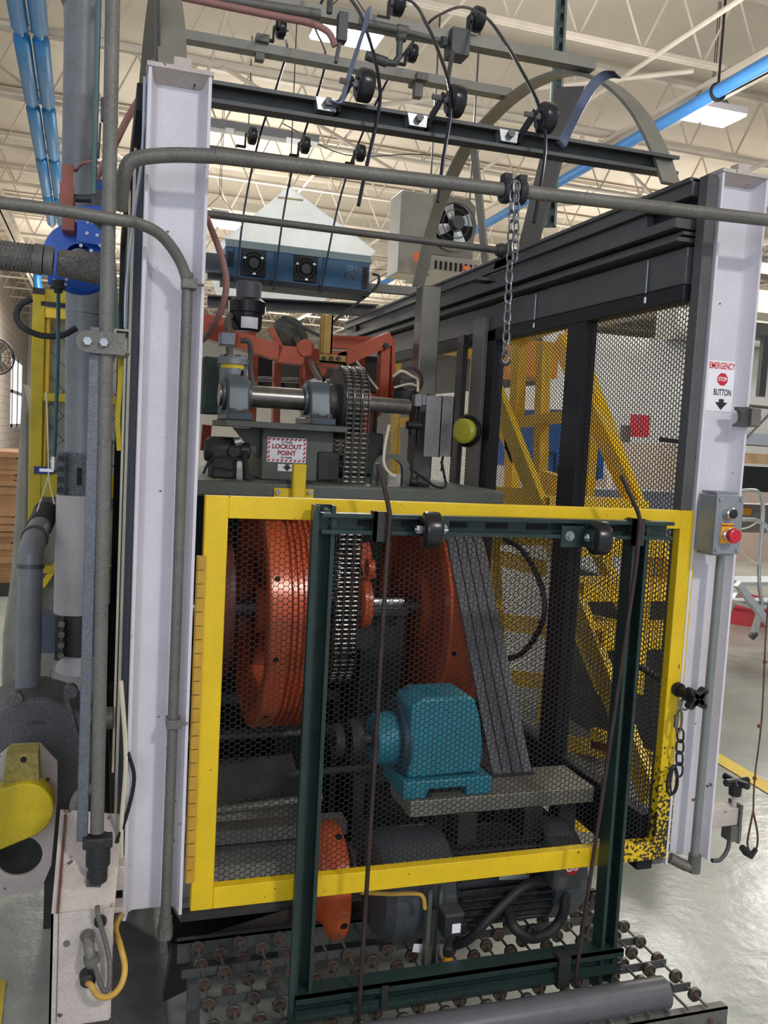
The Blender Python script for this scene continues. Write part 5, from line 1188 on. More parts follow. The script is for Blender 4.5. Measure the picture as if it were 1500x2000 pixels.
m = MB(); p = W(452, 712, y=2.705); m.lathe(((a.x+b.x)/2, 2.75, p.z-.01), (0, 0, 1), [(0, .0432), (.02, .0432)], 10, PI*.62+.5, PI*1.25+.35); part('tape_strip', m, tape, t)
m = MB(); p = W(444, 662, y=2.72); m.box((p.x-.022, 2.7, p.z-.02), (p.x+.022, 2.76, p.z+.018)); part('manifold_block', m, mat('violet_grey_block', (120, 122, 138), .4, .3), t, bevel=.003)
m = MB(); a = W(398, 695, y=2.85); b = W(428, 810, y=2.85); m.box((a.x, 2.85, b.z), (b.x, 2.95, a.z)); one('green_gearbox', m, mat('bottle_green_paint', (58, 80, 74), .5, .1, .15, 10, .2), 'dark green box behind the white post beside the taped tank', 'gearbox', bevel=.006)
# oily assembly under tank
t = thing('oily_pump', 'oily dark pump and fittings under the taped tank', 'pump', W(440, 930, y=2.6))
m = MB(); c = W(440, 880, y=2.6); m.lathe(c-Vector((.06, 0, 0)), (1, 0, 0), [(0, 0), (0, .03), (.02, .04), (.09, .04), (.1, .025), (.13, .025), (.13, 0)], 24); m.box((c.x-.04, 2.56, 1.462), (c.x+.03, 2.68, c.z)); m.cyl((c.x+.02, 2.6, c.z), (c.x+.02, 2.55, c.z), .02, n=16); part('body', m, darkmach, t, bevel=.004)
m = MB(); m.cyl(W(458, 865, y=2.55), W(470, 862, y=2.55), .014, n=12); part('fitting', m, zinc, t)
m = MB(); m.tube([W(397, 925, y=2.5), W(410, 900, y=2.5), W(430, 892, y=2.5), W(480, 900, y=2.5)], .004, 7, 4); m.tube([W(478, 880, y=2.5), W(480, 935, y=2.5), W(500, 940, y=2.5)], .009, 8); part('pipe', m, black, t)
m = MB(); m.tube([W(402, 952, y=2.43), W(440, 948, y=2.43), W(530, 945, y=2.43), W(610, 943, y=2.45)], .005, 7, 4); one('table_cable', m, black, 'dark cable lying across the table left of the yellow stub post', 'cable')
m = MB(); m.tube([W(400, 948, y=2.47), W(425, 940, y=2.47), W(450, 944, y=2.47), W(465, 950, y=2.47)], .006, 7, 4); one('ochre_cable', m, yellowcable, 'short ochre cable on the table under the oily pump', 'cable')
# pink hose on left of machine
m = MB(); m.tube([W(404, 425, y=2.4), W(412, 445, y=2.38), W(432, 500, y=2.36), W(442, 555, y=2.36), W(432, 605, y=2.38), W(412, 645, y=2.45), W(395, 665, y=2.6)], .0085, 12, 6); one('pink_hose', m, pinkhose, 'dusty pink hose bulging out from behind the white post', 'hose')

# --- blue ionizing fan unit
A = W(438, 486, y=3.70); B = W(732, 568, y=3.70)
y0 = 3.62; ya = W(440, 480, y=y0); yb_ = W(720, 505, y=y0)
zt_ = ya.z; hgt = .118; xa = W(440, 500, y=y0).x; xb = W(722, 530, y=y0).x
iu = thing('ionizing_fan_unit', 'long slate blue box with two black fans hanging above the machine', 'fan unit', ((xa+xb)/2, y0+.08, zt_-hgt-.01))
m = MB(); m.box((xa, y0, zt_-hgt), (xb, y0+.16, zt_)); part('case', m, bluebox, iu, bevel=.003)
m = MB(); m.prism([(xa, y0, zt_), (xa, y0+.035, zt_+.036), (xa, y0+.16, zt_+.036), (xa, y0+.16, zt_)], (xb-xa+.01, 0, 0)); part('lid', m, mat('pale_blue_lid', (128, 150, 160), .35, .3, .05), iu)
m = MB(); m.box((xa, y0-.01, zt_-hgt-.022), (xb, y0+.15, zt_-hgt)); part('bottom_channel', m, black, iu)
for px in (495, 597):
    c = W(px, 512 if px == 495 else 524, y=y0); cz = zt_-hgt*.48
    m = MB(); m.box((c.x-.05, y0-.008, cz-.052), (c.x+.05, y0, cz+.054)); fn = part('fan', m, black, iu, bevel=.003)
    m = MB(); m.cyl((c.x, y0-.009, cz), (c.x, y0-.0095, cz), .05, n=32); part('fan_opening', m, darkhole, fn)
    m = MB(); m.ring((c.x, y0-.012, cz), (0, 1, 0), .047, .0016, 30, 5); m.ring((c.x, y0-.012, cz), (0, 1, 0), .034, .0016, 26, 5); m.cyl((c.x, y0-.014, cz), (c.x, y0-.009, cz), .02, n=20); part('finger_guard', m, darksteel, fn)
    m = MB()
    for k in range(3): a = .6+k*2.1; m.box((c.x+.042*math.cos(a)-.006, y0-.0105, cz+.042*math.sin(a)-.004), (c.x+.042*math.cos(a)+.006, y0-.0098, cz+.042*math.sin(a)+.004))
    part('guard_glints', m, alu, fn)
p = W(692, 532, y=y0-.001); m = MB(); m.box((p.x-.04, y0-.002, p.z-.03), (p.x+.04, y0, p.z+.026)); np_ = part('nameplate', m, mat('engraved_plate', (70, 92, 112), .3, .5, .4, 90), iu)
m = MB(); m.box((xb-.03, y0-.006, zt_-hgt+.01), (xb-.01, y0, zt_-.02)); m.box((xa+.01, y0-.006, zt_-hgt+.04), (xa+.03, y0, zt_-.02)); part('corner_bracket', m, black, iu)
m = MB(); m.box((xa-.09, y0+.02, zt_-hgt+.02), (xa, y0+.1, zt_-.03)); part('side_connector', m, mat('connector_grey', (78, 84, 92), .4, .4), iu)
m = MB(); m.tube([W(728, 535, y=y0+.02), W(740, 540, y=y0+.02), W(735, 560, y=y0+.02), W(700, 590, y=y0), W(655, 625, y=3.5), W(630, 650, y=3.4)], .006, 8, 6); one('fan_unit_cable', m, darksteel, 'grey cable drooping from the right end of the blue fan unit', 'cable')

# --- column, stainless plates, brown motor, lamp at right inside
a = W(826, 556, y=2.95); b = W(866, 556, y=2.95)
cm = thing('steel_column', 'square grey steel column standing inside the cage on the table', 'column', (a.x+.04, 2.95, 1.46))
m = MB(); m.box((a.x, 2.95, 1.462), (a.x+.072, 3.02, a.z)); part('tube', m, mat('bare_olive_steel', (120, 118, 110), .35, .6, .12, 6, .15), cm, bevel=.004)
for k, (x_, lab) in enumerate(((834, 'left one of two bright sheet plates clamped on the steel column'), (862, 'right one of two bright sheet plates clamped on the steel column'))):
    a = W(x_, 772, y=2.84); b = W(x_+24, 893, y=2.84); m = MB(); m.box((a.x, 2.84+k*.02, b.z), (b.x, 2.845+k*.02, a.z)); m.box((b.x-.004, 2.84+k*.02, b.z), (b.x, 2.9, a.z))
    one('steel_plate', m, chrome if k == 0 else mat('stained_bright_steel', (160, 150, 150), .35, .9, .25, 14), lab, 'plate')
t = thing('brown_motor', 'round brown and black motor on the orange frame beside the steel column', 'motor', W(792, 810, y=2.95))
c = W(790, 745, y=2.95); m = MB(); m.lathe(c-Vector((0, .06, 0)), (.2, 1, 0), [(0, 0), (0, .035), (.02, .05), (.1, .05), (.11, .03), (.11, 0)], 30); part('motor_can', m, mat('brown_motor_paint', (74, 56, 50), .5, .1, .15, 12, .15), t)
m = MB(); c2 = W(790, 782, y=2.93); m.lathe(c2, (-.1, 0, -1), [(-.03, .04), (0, .042), (.02, .03), (.045, .028), (.05, 0)], 24); part('bell', m, blackrub, t)
m = MB(); m.tube([W(768, 735, y=2.88), W(785, 725, y=2.86), W(805, 735, y=2.86), W(815, 742, y=2.88), W(816, 765, y=2.88)], .005, 8, 5); m.tube([W(770, 757, y=2.88), W(800, 750, y=2.86), W(815, 755, y=2.88)], .004, 8, 5); part('lead_wire', m, cream, t)
c = W(820, 782, y=2.86); m = MB(); m.box((c.x-.02, 2.85, c.z-.02), (c.x+.004, 2.9, c.z+.02)); m.box((c.x+.006, 2.85, c.z-.015), (c.x+.03, 2.9, c.z+.018)); one('sensor_block', m, greybox, 'small grey two-part sensor block on the steel column', 'sensor')
m = MB(); m.cyl(W(795, 830, y=2.85), W(822, 832, y=2.85), .014, n=14); m.box(tuple(W(797, 850, y=2.86)), tuple(W(812, 838, y=2.83))); m.box(tuple(W(811, 870, y=2.87)), tuple(W(822, 790, y=2.85))); one('camera_sensor', m, black, 'small black cylindrical sensor on the side of the steel column', 'sensor')
t = thing('yellow_lamp', 'round yellow lensed lamp in a black ring on the mesh guard', 'lamp', W(916, 870, y=2.85))
c = W(912, 842, x=1.24); d = Vector((-.85, -.55, 0)).normalized(); m = MB(); m.lathe(c, d, [(-.09, .012), (-.03, .03), (-.01, .055), (0, .058), (.012, .05)], 32); part('ring_housing', m, black, t)
m = MB(); m.lathe(c+d*.004, d, [(0, .045), (.02, .045), (.028, .035), (.03, 0)], 32); part('lens', m, lens, t)
m = MB(); p = W(905, 740, x=1.27)
m.box((1.272, 3.06, 1.30), (1.292, 3.12, 2.0)); one('dark_upright', m, darkmach, 'dark narrow upright on the mesh guard left of the flat grey post', 'upright')
# dark machine block behind (between table and frame)
m = MB(); m.box((.70, 3.05, 1.462), (.98, 3.2, 1.62)); m.box((.80, 3.2, 1.46), (1.0, 3.3, 1.78)); one('valve_cabinet', m, darkmach, 'dark block of valves behind the chain and orange lever', 'valve block', bevel=.01)
#SPLIT
# ================================================================== LEFT OF THE CAGE
def lathe_z(m, x, y, prof, n=40): return m.lathe((x, y, 0), (0, 0, 1), [(h, r) for h, r in prof], n)
# --- vertical pipe pair with strut clamp
yp = 1.66
vp = thing('vertical_conduit', 'tall dusty grey conduit running up in front of the ducts left of the cage', 'conduit', (.012, yp, .72))
xt = W(219, 0, y=yp).x
m = MB(); m.cyl((.014, yp, W(195, 1625, y=yp).z), (xt, yp, 2.45), .0125, n=22); part('conduit_tube', m, greysteel, vp)
m = MB(); m.box((-.022, yp-.003, W(195, 1640, y=yp).z), (-.002, yp+.022, W(205, 640, y=yp).z)); part('square_tube', m, mat('blue_grey_dusty_tube', (92, 98, 108), .45, .3, .1, 10, .3), vp, bevel=.002)
m = MB(); m.cyl((xt-.022, yp+.01, W(205, 380, y=yp).z), (xt-.022, yp+.01, 2.45), .005, n=10); part('thin_green_tube', m, mat('green_grey_tube', (70, 94, 98), .45, .1), vp)
c = W(192, 1660, y=yp); m = MB(); m.cyl((c.x, yp, c.z-.03), (c.x, yp, c.z+.028), .022, n=20); m.cyl((c.x, yp, c.z-.06), (c.x, yp, c.z-.03), .018, n=16); m.box((c.x-.028, yp-.02, c.z+.01), (c.x+.025, yp+.01, c.z+.03)); part('end_gland', m, blackrub, vp, bevel=.003)
c = W(212, 672, y=yp)
t = thing('strut_clamp', 'two-bolt pipe clamp holding the conduit on a cut length of strut channel', 'clamp', (c.x, yp, c.z-.03))
m = MB(); m.box((c.x-.035, yp-.02, c.z-.019), (c.x+.028, yp-.016, c.z+.019)); m.cyl((c.x-.035, yp-.0215, c.z), (c.x-.035, yp-.0155, c.z), .019, n=20); part('clamp_plate', m, greysteel, t)
for dx in (-.035, -.008): part('clamp_bolt', MB().cyl((c.x+dx, yp-.03, c.z), (c.x+dx, yp-.02, c.z), .0075, n=6), zinc, t)
a = W(254, 668, y=1.67); m = MB(); strut(m, (a.x+.0, 1.66, a.z), (a.x+.0, 1.80, a.z), (-1, 0, 0), .041, .03); part('strut_piece', m, mat('beige_strut', (148, 142, 132), .5, .3, .1, 12), t)
# --- horizontal conduit bending down into the post channel
m = MB(); P_ = [W(-40, 391, y=1.62), W(100, 408, y=1.63), W(235, 430, y=1.65)]
q = [W(262, 434, y=1.67), W(310, 456, y=1.70), W(345, 498, y=1.725), W(364, 545, y=1.738)]
dn = [Vector((q[-1].x+.003, 1.742, W(368, 600, y=1.742).z)), Vector((q[-1].x+.004, 1.742, 1.2)), Vector((q[-1].x+.003, 1.742, W(320, 1790, y=1.742).z))]
m.tube(P_+q+dn, .0105, 14, 6); t = thing('bent_conduit', 'dusty conduit from the left edge bending down inside the left white post', 'conduit', (.15, 1.74, .58)); part('conduit_tube', m, greysteel, t)
e = dn[-1]; m = MB(); m.cyl(e, e-Vector((0, 0, .025)), .0135, n=18); m.cyl(e-Vector((0, 0, .02)), e-Vector((0, 0, .045)), .0155, n=8); part('end_fitting', m, greysteel, t)
for (px, py) in ((371, 555), (340, 1413)):
    c = W(px, py, y=1.735); m = MB(); m.box((c.x-.015, 1.725, c.z-.009), (c.x+.013, 1.76, c.z+.009)); m.cyl((c.x+.008, 1.73, c.z), (c.x+.026, 1.73, c.z), .003, n=8); part('pipe_strap', m, greysteel, t, bevel=.001)
# --- big vertical duct
dx, dy = W(163, 700, y=2.6).x+.004, 2.6
du = thing('vertical_duct', 'tall round grey dust duct with bolted couplings left of the cage', 'duct', (dx, dy, .9))
zz = lambda py, px=150: W(px, py, y=2.6).z
m = MB(); m.cyl((dx-.025, dy, zz(535)), (dx-.035, dy, 3.6), .0455, n=40); m.cyl((dx-.034, dy, zz(8)), (dx-.034, dy, zz(-6)), .049, n=40); part('upper_duct', m, duct, du)
m = MB(); m.cyl((dx-.0, dy, zz(890)), (dx-.008, dy, zz(540)), .047, n=40); m.cyl((dx-.004, dy, zz(612)), (dx-.004, dy, zz(604)), .050, n=40); part('middle_duct', m, duct, du)
m = MB(); m.cyl((dx, dy, zz(968)), (dx, dy, zz(884)), .052, n=40); m.box((dx-.063, dy-.045, zz(965)), (dx-.045, dy-.03, zz(884))); part('rubber_coupling', m, mat('speckled_rubber', (70, 74, 78), .6, .1, .15, 40, .5, (140, 144, 150)), du)
m = MB(); m.box((dx-.012, dy-.056, zz(945)), (dx+.0, dy-.05, zz(912))); part('clamp_slot', m, darkhole, du)
for k in range(4): z = zz(895+k*20); part('coupling_bolt', MB().cyl((dx-.055, dy-.05, z), (dx-.055, dy-.06, z), .008, n=12), blackrub, du)
dl = dx-.004
m = MB(); m.cyl((dl, dy, zz(1195)), (dl, dy, zz(966)), .0625, n=44); part('painted_duct', m, ductpaint, du)
m = MB(); m.cyl((dl+.01, dy, zz(1275)), (dl+.01, dy, zz(1195)), .055, n=40); m.box((dl-.055, dy-.05, zz(1280)), (dl-.04, dy-.03, zz(1200))); part('lower_coupling', m, darkmach, du)
for k in range(4): z = zz(1210+k*20); part('coupling_bolt', MB().cyl((dl-.038, dy-.05, z), (dl-.038, dy-.062, z), .009, n=12), greysteel, du)
m = MB(); m.lathe((dl+.015, dy, 0), (0, 0, 1), [(zz(1310), .07), (zz(1300), .068), (zz(1276), .05), (zz(1276), .0)], 36); m.box((dl-.06, dy-.06, zz(1380)), (dl+.075, dy+.2, zz(1308))); m.box((dl-.07, dy-.07, zz(1345)), (dl+.075, dy+.2, zz(1335))); part('base_hood', m, ductpaint, du)
# --- rectangular box behind + grey box
m = MB(); a = W(82, 1205, y=2.9); b = W(125, 1275, y=2.9); m.box((a.x, 2.9, b.z), (b.x+.05, 3.0, a.z)); one('small_grey_box', m, mat('slate_box_paint', (88, 98, 112), .5, .1), 'small slate grey box behind the elbow duct', 'box')
# --- dark machine cabinet behind left; middle box added to darken a bright gap
m = MB(); m.box((-.08, 3.0, .0), (.04, 3.3, 1.55)); m.box((-.08, 3.31, .0), (.22, 3.37, .95)); m.box((-.13, 2.84, .0), (.04, 2.98, .80)); one('dark_machine', m, darkmach, 'dark machine body and added dark gap filler in the shadow behind the ducts and blower', 'machine')
# --- elbow duct
pts = [W(90, 1000, y=2.75), W(78, 1028, y=2.66), W(68, 1050, y=2.58), W(62, 1075, y=2.5), W(60, 1105, y=2.48), W(57, 1230, y=2.48), W(54, 1345, y=2.48)]
m = MB(); m.tube(pts, .0315, 24, 6); t = thing('elbow_duct', 'grey plastic elbow duct coming up from the blower', 'duct', pts[-1]); part('duct_tube', m, duct, t)
m = MB()
for i, r in ((0, .036), (2, .036), (4, .035)):
    d = (pts[i+1]-pts[max(i-1, 0)]).normalized(); m.cyl(pts[i]-d*.004, pts[i]+d*.006, r, n=28)
parts('clamp_ring', m, darksteel, t); m = MB(); m.cyl(pts[0], pts[1], .0345, n=28); part('rubber_sleeve', m, blackrub, t)
m = MB(); m.tube([W(94, 880, y=2.7), W(95, 930, y=2.7), W(72, 1000, y=2.68)], .0022, 6); m.tube([W(94, 930, y=2.7), W(106, 985, y=2.68)], .0022, 6); m.tube([W(90, 765, y=2.72), W(92, 800, y=2.71), W(94, 880, y=2.7)], .0025, 6); one('white_tie_cord', m, cream, 'pale cord tied in a triangle above the elbow duct', 'cord')
# --- blower
yb2 = 2.35
bl = thing('blower_housing', 'dusty dark cast blower housing at the lower left edge', 'blower', W(70, 1600, y=yb2))
cc_ = W(70, 1480, y=yb2); Rb = (W(70, 1362, y=yb2).z-cc_.z)
m = MB(); prof = []
for k in range(40):
    a = 2*PI*k/40; r = Rb*(1+.10*max(0, math.cos(a))); prof.append((cc_.x-.02+r*math.cos(a), yb2, cc_.z+r*math.sin(a)*.98))
m.prism(prof, (0, .22, 0)); part('scroll', m, mat('speckled_cast_grey', (78, 78, 80), .55, .2, .15, 14, .5, (130, 128, 124)), bl, bevel=.012)
m = MB()
for (px, py) in ((30, 1366), (138, 1352), (143, 1440)):
    p = W(px, py, y=yb2-.01); m.cyl(p, p+Vector((0, .03, 0)), .017, n=14)
m.bar(W(128, 1356, y=yb2), W(148, 1430, y=yb2), .012, .02, (0, 1, 0)); parts('mounting_ear', m, MATS['speckled_cast_grey'], bl)
m = MB(); p = W(150, 1405, y=yb2+.05); m.cyl(p, p+Vector((.09, 0, 0)), .03, n=24); part('outlet', m, greysteel, bl)
text_part('cast_text', 'USRA', .016, W(70, 1412, y=yb2-.001), (1, 0, 0), (0, 0, 1), darksteel, bl)
# octagonal bracket plate with round hole and yellow belt guard
yo = 2.2
op = thing('bracket_plate', 'dirty white chamfered bracket plate with a big round hole at lower left', 'bracket plate', W(60, 1740, y=yo))
out = [W(-80, 1560, y=yo), W(-30, 1500, y=yo), W(22, 1455, y=yo), W(78, 1452, y=yo), W(112, 1487, y=yo), W(112, 1560, y=yo), W(100, 1690, y=yo), W(78, 1742, y=yo), W(-60, 1760, y=yo)]
hc_ = W(38, 1672, y=yo); hr = .052
# plate with hole: bridge polygon
hole = [hc_+Vector((hr*math.cos(a), 0, hr*.95*math.sin(a))) for a in [2*PI*k/32 for k in range(32)]]
import mathutils
def holed(outp, holep, y, th):
    from mathutils.geometry import tessellate_polygon
    tri = tessellate_polygon([[Vector((p.x, p.z, 0)) for p in outp], [Vector((p.x, p.z, 0)) for p in reversed(holep)]])
    allp = list(outp)+list(reversed(holep)); n = len(allp); mb = MB()
    vs = [(p.x, y, p.z) for p in allp]+[(p.x, y+th, p.z) for p in allp]; no = len(outp)
    fs = [tuple(t_) for t_ in tri]+[tuple(i+n for i in reversed(t_)) for t_ in tri]
    fs += [(i, (i+1) % no, n+(i+1) % no, n+i) for i in range(no)]
    nh = n-no; fs += [(no+i, no+(i+1) % nh, n+no+(i+1) % nh, n+no+i) for i in range(nh)]
    return mb.add(vs, fs)
part('plate', holed(out, hole, yo, .008), whitedirty, op)
m = MB(); m.box((-.3, yo+.10, W(60, 1740, y=yo).z-.035), (W(105, 1700, y=yo).x, yo+.12, W(60, 1600, y=yo).z)); part('hole_shade_backing', m, darkmach, op)  # dark sheet added so the round hole looks shaded
yg = 2.1
c1 = W(45, 1585, y=yg); c2 = W(-90, 1640, y=yg); rg_ = .066
bg = thing('belt_guard', 'rounded yellow belt guard on the blower drive at the left edge', 'guard', W(0, 1665, y=yg))
d = (c2-c1).normalized(); nn = Vector((d.z, 0, -d.x)); prof = [c1+(-d*math.cos(a)+nn*math.sin(a))*rg_ for a in [-PI/2+PI*k/16 for k in range(17)]]+[c2+nn*rg_, c2-nn*rg_]
m = MB(); m.prism(prof, (0, .06, 0)); part('cover', m, dustyellow, bg, bevel=.004)
a = W(12, 1490, y=2.17); b = W(80, 1540, y=2.17); m = MB(); m.prism([(a.x+.004, 2.12, W(12, 1475, y=2.12).z), (b.x-.006, 2.12, W(78, 1470, y=2.12).z), (b.x, 2.12, W(80, 1545, y=2.12).z), (a.x-.004, 2.12, W(8, 1545, y=2.12).z)], (0, .07, 0)); sc = part('screen_piece', m, mat('olive_screen', (136, 122, 44), .6, 0, .2, 60, .3), bg)
p = W(46, 1484, y=2.118); m = MB(); m.cyl((p.x, 2.1195, p.z), (p.x, 2.1185, p.z), .007, n=16); part('bolt_hole', m, darkhole, sc)
# --- white sheet metal box at lower left
bxx = thing('white_cover_box', 'long dirty white sheet metal box standing low left of the left post', 'metal box', (0, 1.68, .30))
F1 = 1.60
tl, tr_, br_, bl_ = W(118, 1580, y=1.80), W(236, 1590, y=1.80), W(218, 1788, y=F1), W(100, 1786, y=F1)
m = MB()
vs = [tl, Vector((.065, 1.80, tr_.z)), Vector((.047, F1, br_.z)), bl_]
m.prism([tuple(v) for v in vs], (0, .03, -.03)); part('sloping_lid', m, whitedirty, bxx, bevel=.002)
x0 = bl_.x; x1 = W(216, 1880, y=F1).x
m = MB(); m.box((x0, F1, W(100, 1998, y=F1).z-.01), (x1, F1+.004, bl_.z)); m.box((x0, F1, .30), (x0+.004, 1.83, bl_.z)); m.box((x1, F1+.003, W(218, 1990, y=F1).z), (x1+.003, F1+.02, bl_.z)); part('front_panel', m, whitedirty, bxx)
m = MB(); m.box((x0+.012, F1-.0012, W(100, 1998, y=F1).z), (x0+.0135, F1, bl_.z)); part('panel_seam', m, greysteel, bxx)
a = W(128, 1590, y=1.79); b = W(113, 1783, y=F1-.002)
m = MB(); m.bar(a+Vector((0, -.003, .0)), b, .005, .003, (0, -.5, 1)); part('rust_seam', m, rust, bxx)
m = MB(); c = W(166, 1885, y=F1-.002); 
c0 = W(130, 1843, y=F1-.001); m.cyl((c0.x, F1-.0015, c0.z), (c0.x, F1, c0.z), .006, n=16); part('screw', m, greysteel, bxx)
c1_ = W(171, 1828, y=F1-.002); m = MB(); m.cyl((c1_.x, F1, c1_.z), (c1_.x, F1-.004, c1_.z), .013, n=24); m.tube([(c1_.x, F1-.004, c1_.z), (c1_.x+.002, F1-.018, c1_.z-.004), (c1_.x+.005, F1-.03, c1_.z-.018), (c1_.x+.008, F1-.03, c1_.z-.04)], .0095, 14, 4); m.cyl((c1_.x+.007, F1-.03, c1_.z-.022), (c1_.x+.009, F1-.03, c1_.z-.034), .014, n=18); part('conduit_elbow_fitting', m, greysteel, bxx)
c2_ = W(172, 1903, y=F1-.002); m = MB(); m.lathe((c2_.x, F1, c2_.z), (0, -1, -.15), [(0, .015), (.006, .015), (.008, .0135), (.02, .0135), (.024, .008), (.026, 0)], 22); part('cable_gland', m, blackrub, bxx)
c3 = W(196, 1798, y=F1-.002); m = MB(); m.cyl((c3.x, F1, c3.z), (c3.x, F1-.008, c3.z), .011, n=18); part('rubber_grommet', m, blackrub, bxx)
s0 = c1_+Vector((.009, -.03, -.036))
m = MB(); m.tube([s0, W(186, 1890, y=F1-.03), W(196, 1922, y=F1-.03), W(205, 1936, y=F1-.03), W(213, 1925, y=F1-.03), W(214, 1880, y=F1-.025), W(206, 1840, y=F1-.02), W(192, 1790, y=F1-.02), W(190, 1770, y=F1-.02)], .0045, 10, 5); one('grey_cable', m, greysteel, 'grey cable looping from the elbow fitting on the white box', 'cable')
m = MB(); m.tube([c2_+Vector((0, -.022, -.003)), W(178, 1925, y=F1-.035), W(192, 1945, y=F1-.04), W(215, 1946, y=F1-.04), W(236, 1925, y=F1-.035), W(244, 1890, y=F1-.02), W(236, 1850, y=F1), W(226, 1815, y=1.66), W(232, 1795, y=1.72), W(240, 1785, y=1.76)], .0055, 10, 5); one('ochre_loop_cable', m, yellowcable, 'ochre yellow cable looping from the black gland on the white box', 'cable')
# bracket joining post to box
c = W(222, 1712, y=1.70); m = MB(); m.box((c.x-.018, 1.70, c.z-.03), (.068, 1.76, c.z+.018)); m.box((c.x-.02, 1.69, c.z-.085), (c.x-.015, 1.76, c.z+.02)); m.box((c.x-.018, 1.70, c.z-.075), (.068, 1.74, c.z-.065)); one('post_bracket', m, whitedirty, 'dirty white bracket joining the left post to the white box', 'bracket', bevel=.002)
m = MB(); q = W(163, 1768, y=1.64); m.box((q.x-.027, 1.63, q.z-.012), (q.x+.05, 1.66, q.z+.012)); one('box_hasp', m, whitedirty, 'small white clip plate on the sloping lid of the white box', 'clip', bevel=.002)
m = MB(); q = W(190, 1745, y=yp); m.box((q.x-.02, yp-.01, q.z-.06), (q.x+.006, yp+.02, q.z+.035)); m.box((q.x-.004, yp-.012, q.z-.1), (q.x+.018, yp-.006, q.z-.03)); one('conduit_foot', m, darksteel, 'dark grey foot below the tall conduit on the white box', 'bracket')
for k, (pp, r) in enumerate(((((250, 1470), (262, 1520), (248, 1590), (222, 1660)), .004), (((236, 1330), (246, 1480), (238, 1600), (236, 1690)), .0045))):
    m = MB(); m.tube([W(x_, y_, y=1.74) for x_, y_ in pp], r, 7, 5); one('hanging_wire', m, (black, cream)[k], ('thin black wire hanging by the left white post', 'pale cable hanging by the left white post')[k], 'wire')
m = MB(); m.tube([W(236, 700, y=1.80), W(234, 760, y=1.80), W(230, 820, y=1.80), W(233, 880, y=1.80)], .005, 8, 5); one('yellow_strap', m, dustyellow, 'ragged yellow plastic sleeve behind the tall conduit', 'sleeve')
m = MB(); m.tube([W(212, 720, y=1.72), W(226, 650, y=1.72), W(220, 520, y=1.70), W(214, 470, y=1.68), W(190, 435, y=1.66), W(176, 428, y=1.64)], .006, 9, 6); one('small_bent_tube', m, MATS['green_grey_tube'], 'thin grey green tube bending over the tall conduit', 'tube')
m = MB(); m.tube([W(176, 1620, y=1.9), W(150, 1590, y=1.9), W(150, 1565, y=1.9), W(165, 1545, y=1.9), W(190, 1540, y=1.9)], .013, 12, 5); one('loop_pipe', m, greysteel, 'grey bent pipe behind the conduit above the white box', 'pipe')

# --- cable reel
yr = 2.15
rl = thing('hose_reel', 'blue steel hose reel on a wall arm left of the post', 'reel', W(150, 560, y=yr))
c = W(155, 505, y=yr+.08)
m = MB(); m.lathe((c.x, yr+.06, c.z), (0, 1, 0), [(0, .03), (0, .078), (.005, .08), (.008, .076), (.01, .04), (.045, .04), (.048, .078), (.053, .08), (.055, .03)], 48); part('drum', m, bluep, rl)
m = MB(); m.lathe((c.x, yr+.068, c.z), (0, 1, 0), [(0, .04), (0, .068), (.036, .068), (.036, .04)], 40); part('wound_hose', m, mat('dark_teal_hose', (24, 70, 78), .4), rl)
m = MB(); pl = [W(150, 402, y=yr), W(205, 402, y=yr), W(215, 440, y=yr), W(200, 480, y=yr), W(150, 470, y=yr)]; m.prism([tuple(p) for p in pl], (0, .006, 0)); m.prism([tuple(W(*q, y=yr)) for q in ((92, 532), (150, 528), (195, 560), (120, 562), (94, 555))], (0, .006, 0)); m.prism([tuple(W(*q, y=yr+.05)) for q in ((178, 350), (205, 350), (205, 410), (178, 400))], (0, .05, 0)); parts('side_frame', m, bluep, rl)
m = MB()
for q in ((170, 456), (190, 460), (158, 480), (178, 490), (196, 480), (106, 548), (130, 546), (128, 556)): p = W(*q, y=yr); m.cyl(p, p-Vector((0, .004, 0)), .004, n=10)
part('rivets', m, zinc, rl)
a = W(152, 424, y=yr-.0005); b = W(205, 440, y=yr-.0005); m = MB(); m.box((a.x, yr-.0012, b.z), (b.x, yr, a.z)); lb = part('brand_label', m, mat('blue_label', (50, 110, 210), .4), rl)
text_part('label_text', 'REELS', .0145, ((a.x+b.x)/2+.008, yr-.0014, (a.z+b.z)/2), (-1, 0, 0), (0, 0, -1), signw, lb, sx=1.05)
m = MB(); m.cyl(W(113, 548, y=yr-.01), W(114, 572, y=yr-.01), .014, .009, n=16); m.cyl(W(113, 560, y=yr-.01), W(113, 564, y=yr-.01), .017, n=16); part('hose_stop', m, blackrub, rl)
m = MB(); m.tube([W(114, 570, y=yr-.01), W(113, 700, y=yr-.01), W(108, 850, y=yr-.01), W(106, 895, y=yr-.01)], .0042, 8, 5); part('drop_hose', m, MATS['dark_teal_hose'], rl)
m = MB(); p = W(105, 892, y=yr-.01); m.cyl(p, p-Vector((0, 0, .03)), .006, n=12); m.cyl(p-Vector((0, 0, .008)), p-Vector((0, 0, .014)), .0075, n=12); m.box((p.x-.03, p.y, p.z-.035), (p.x, p.y+.006, p.z-.028)); part('coupler', m, chrome, rl)
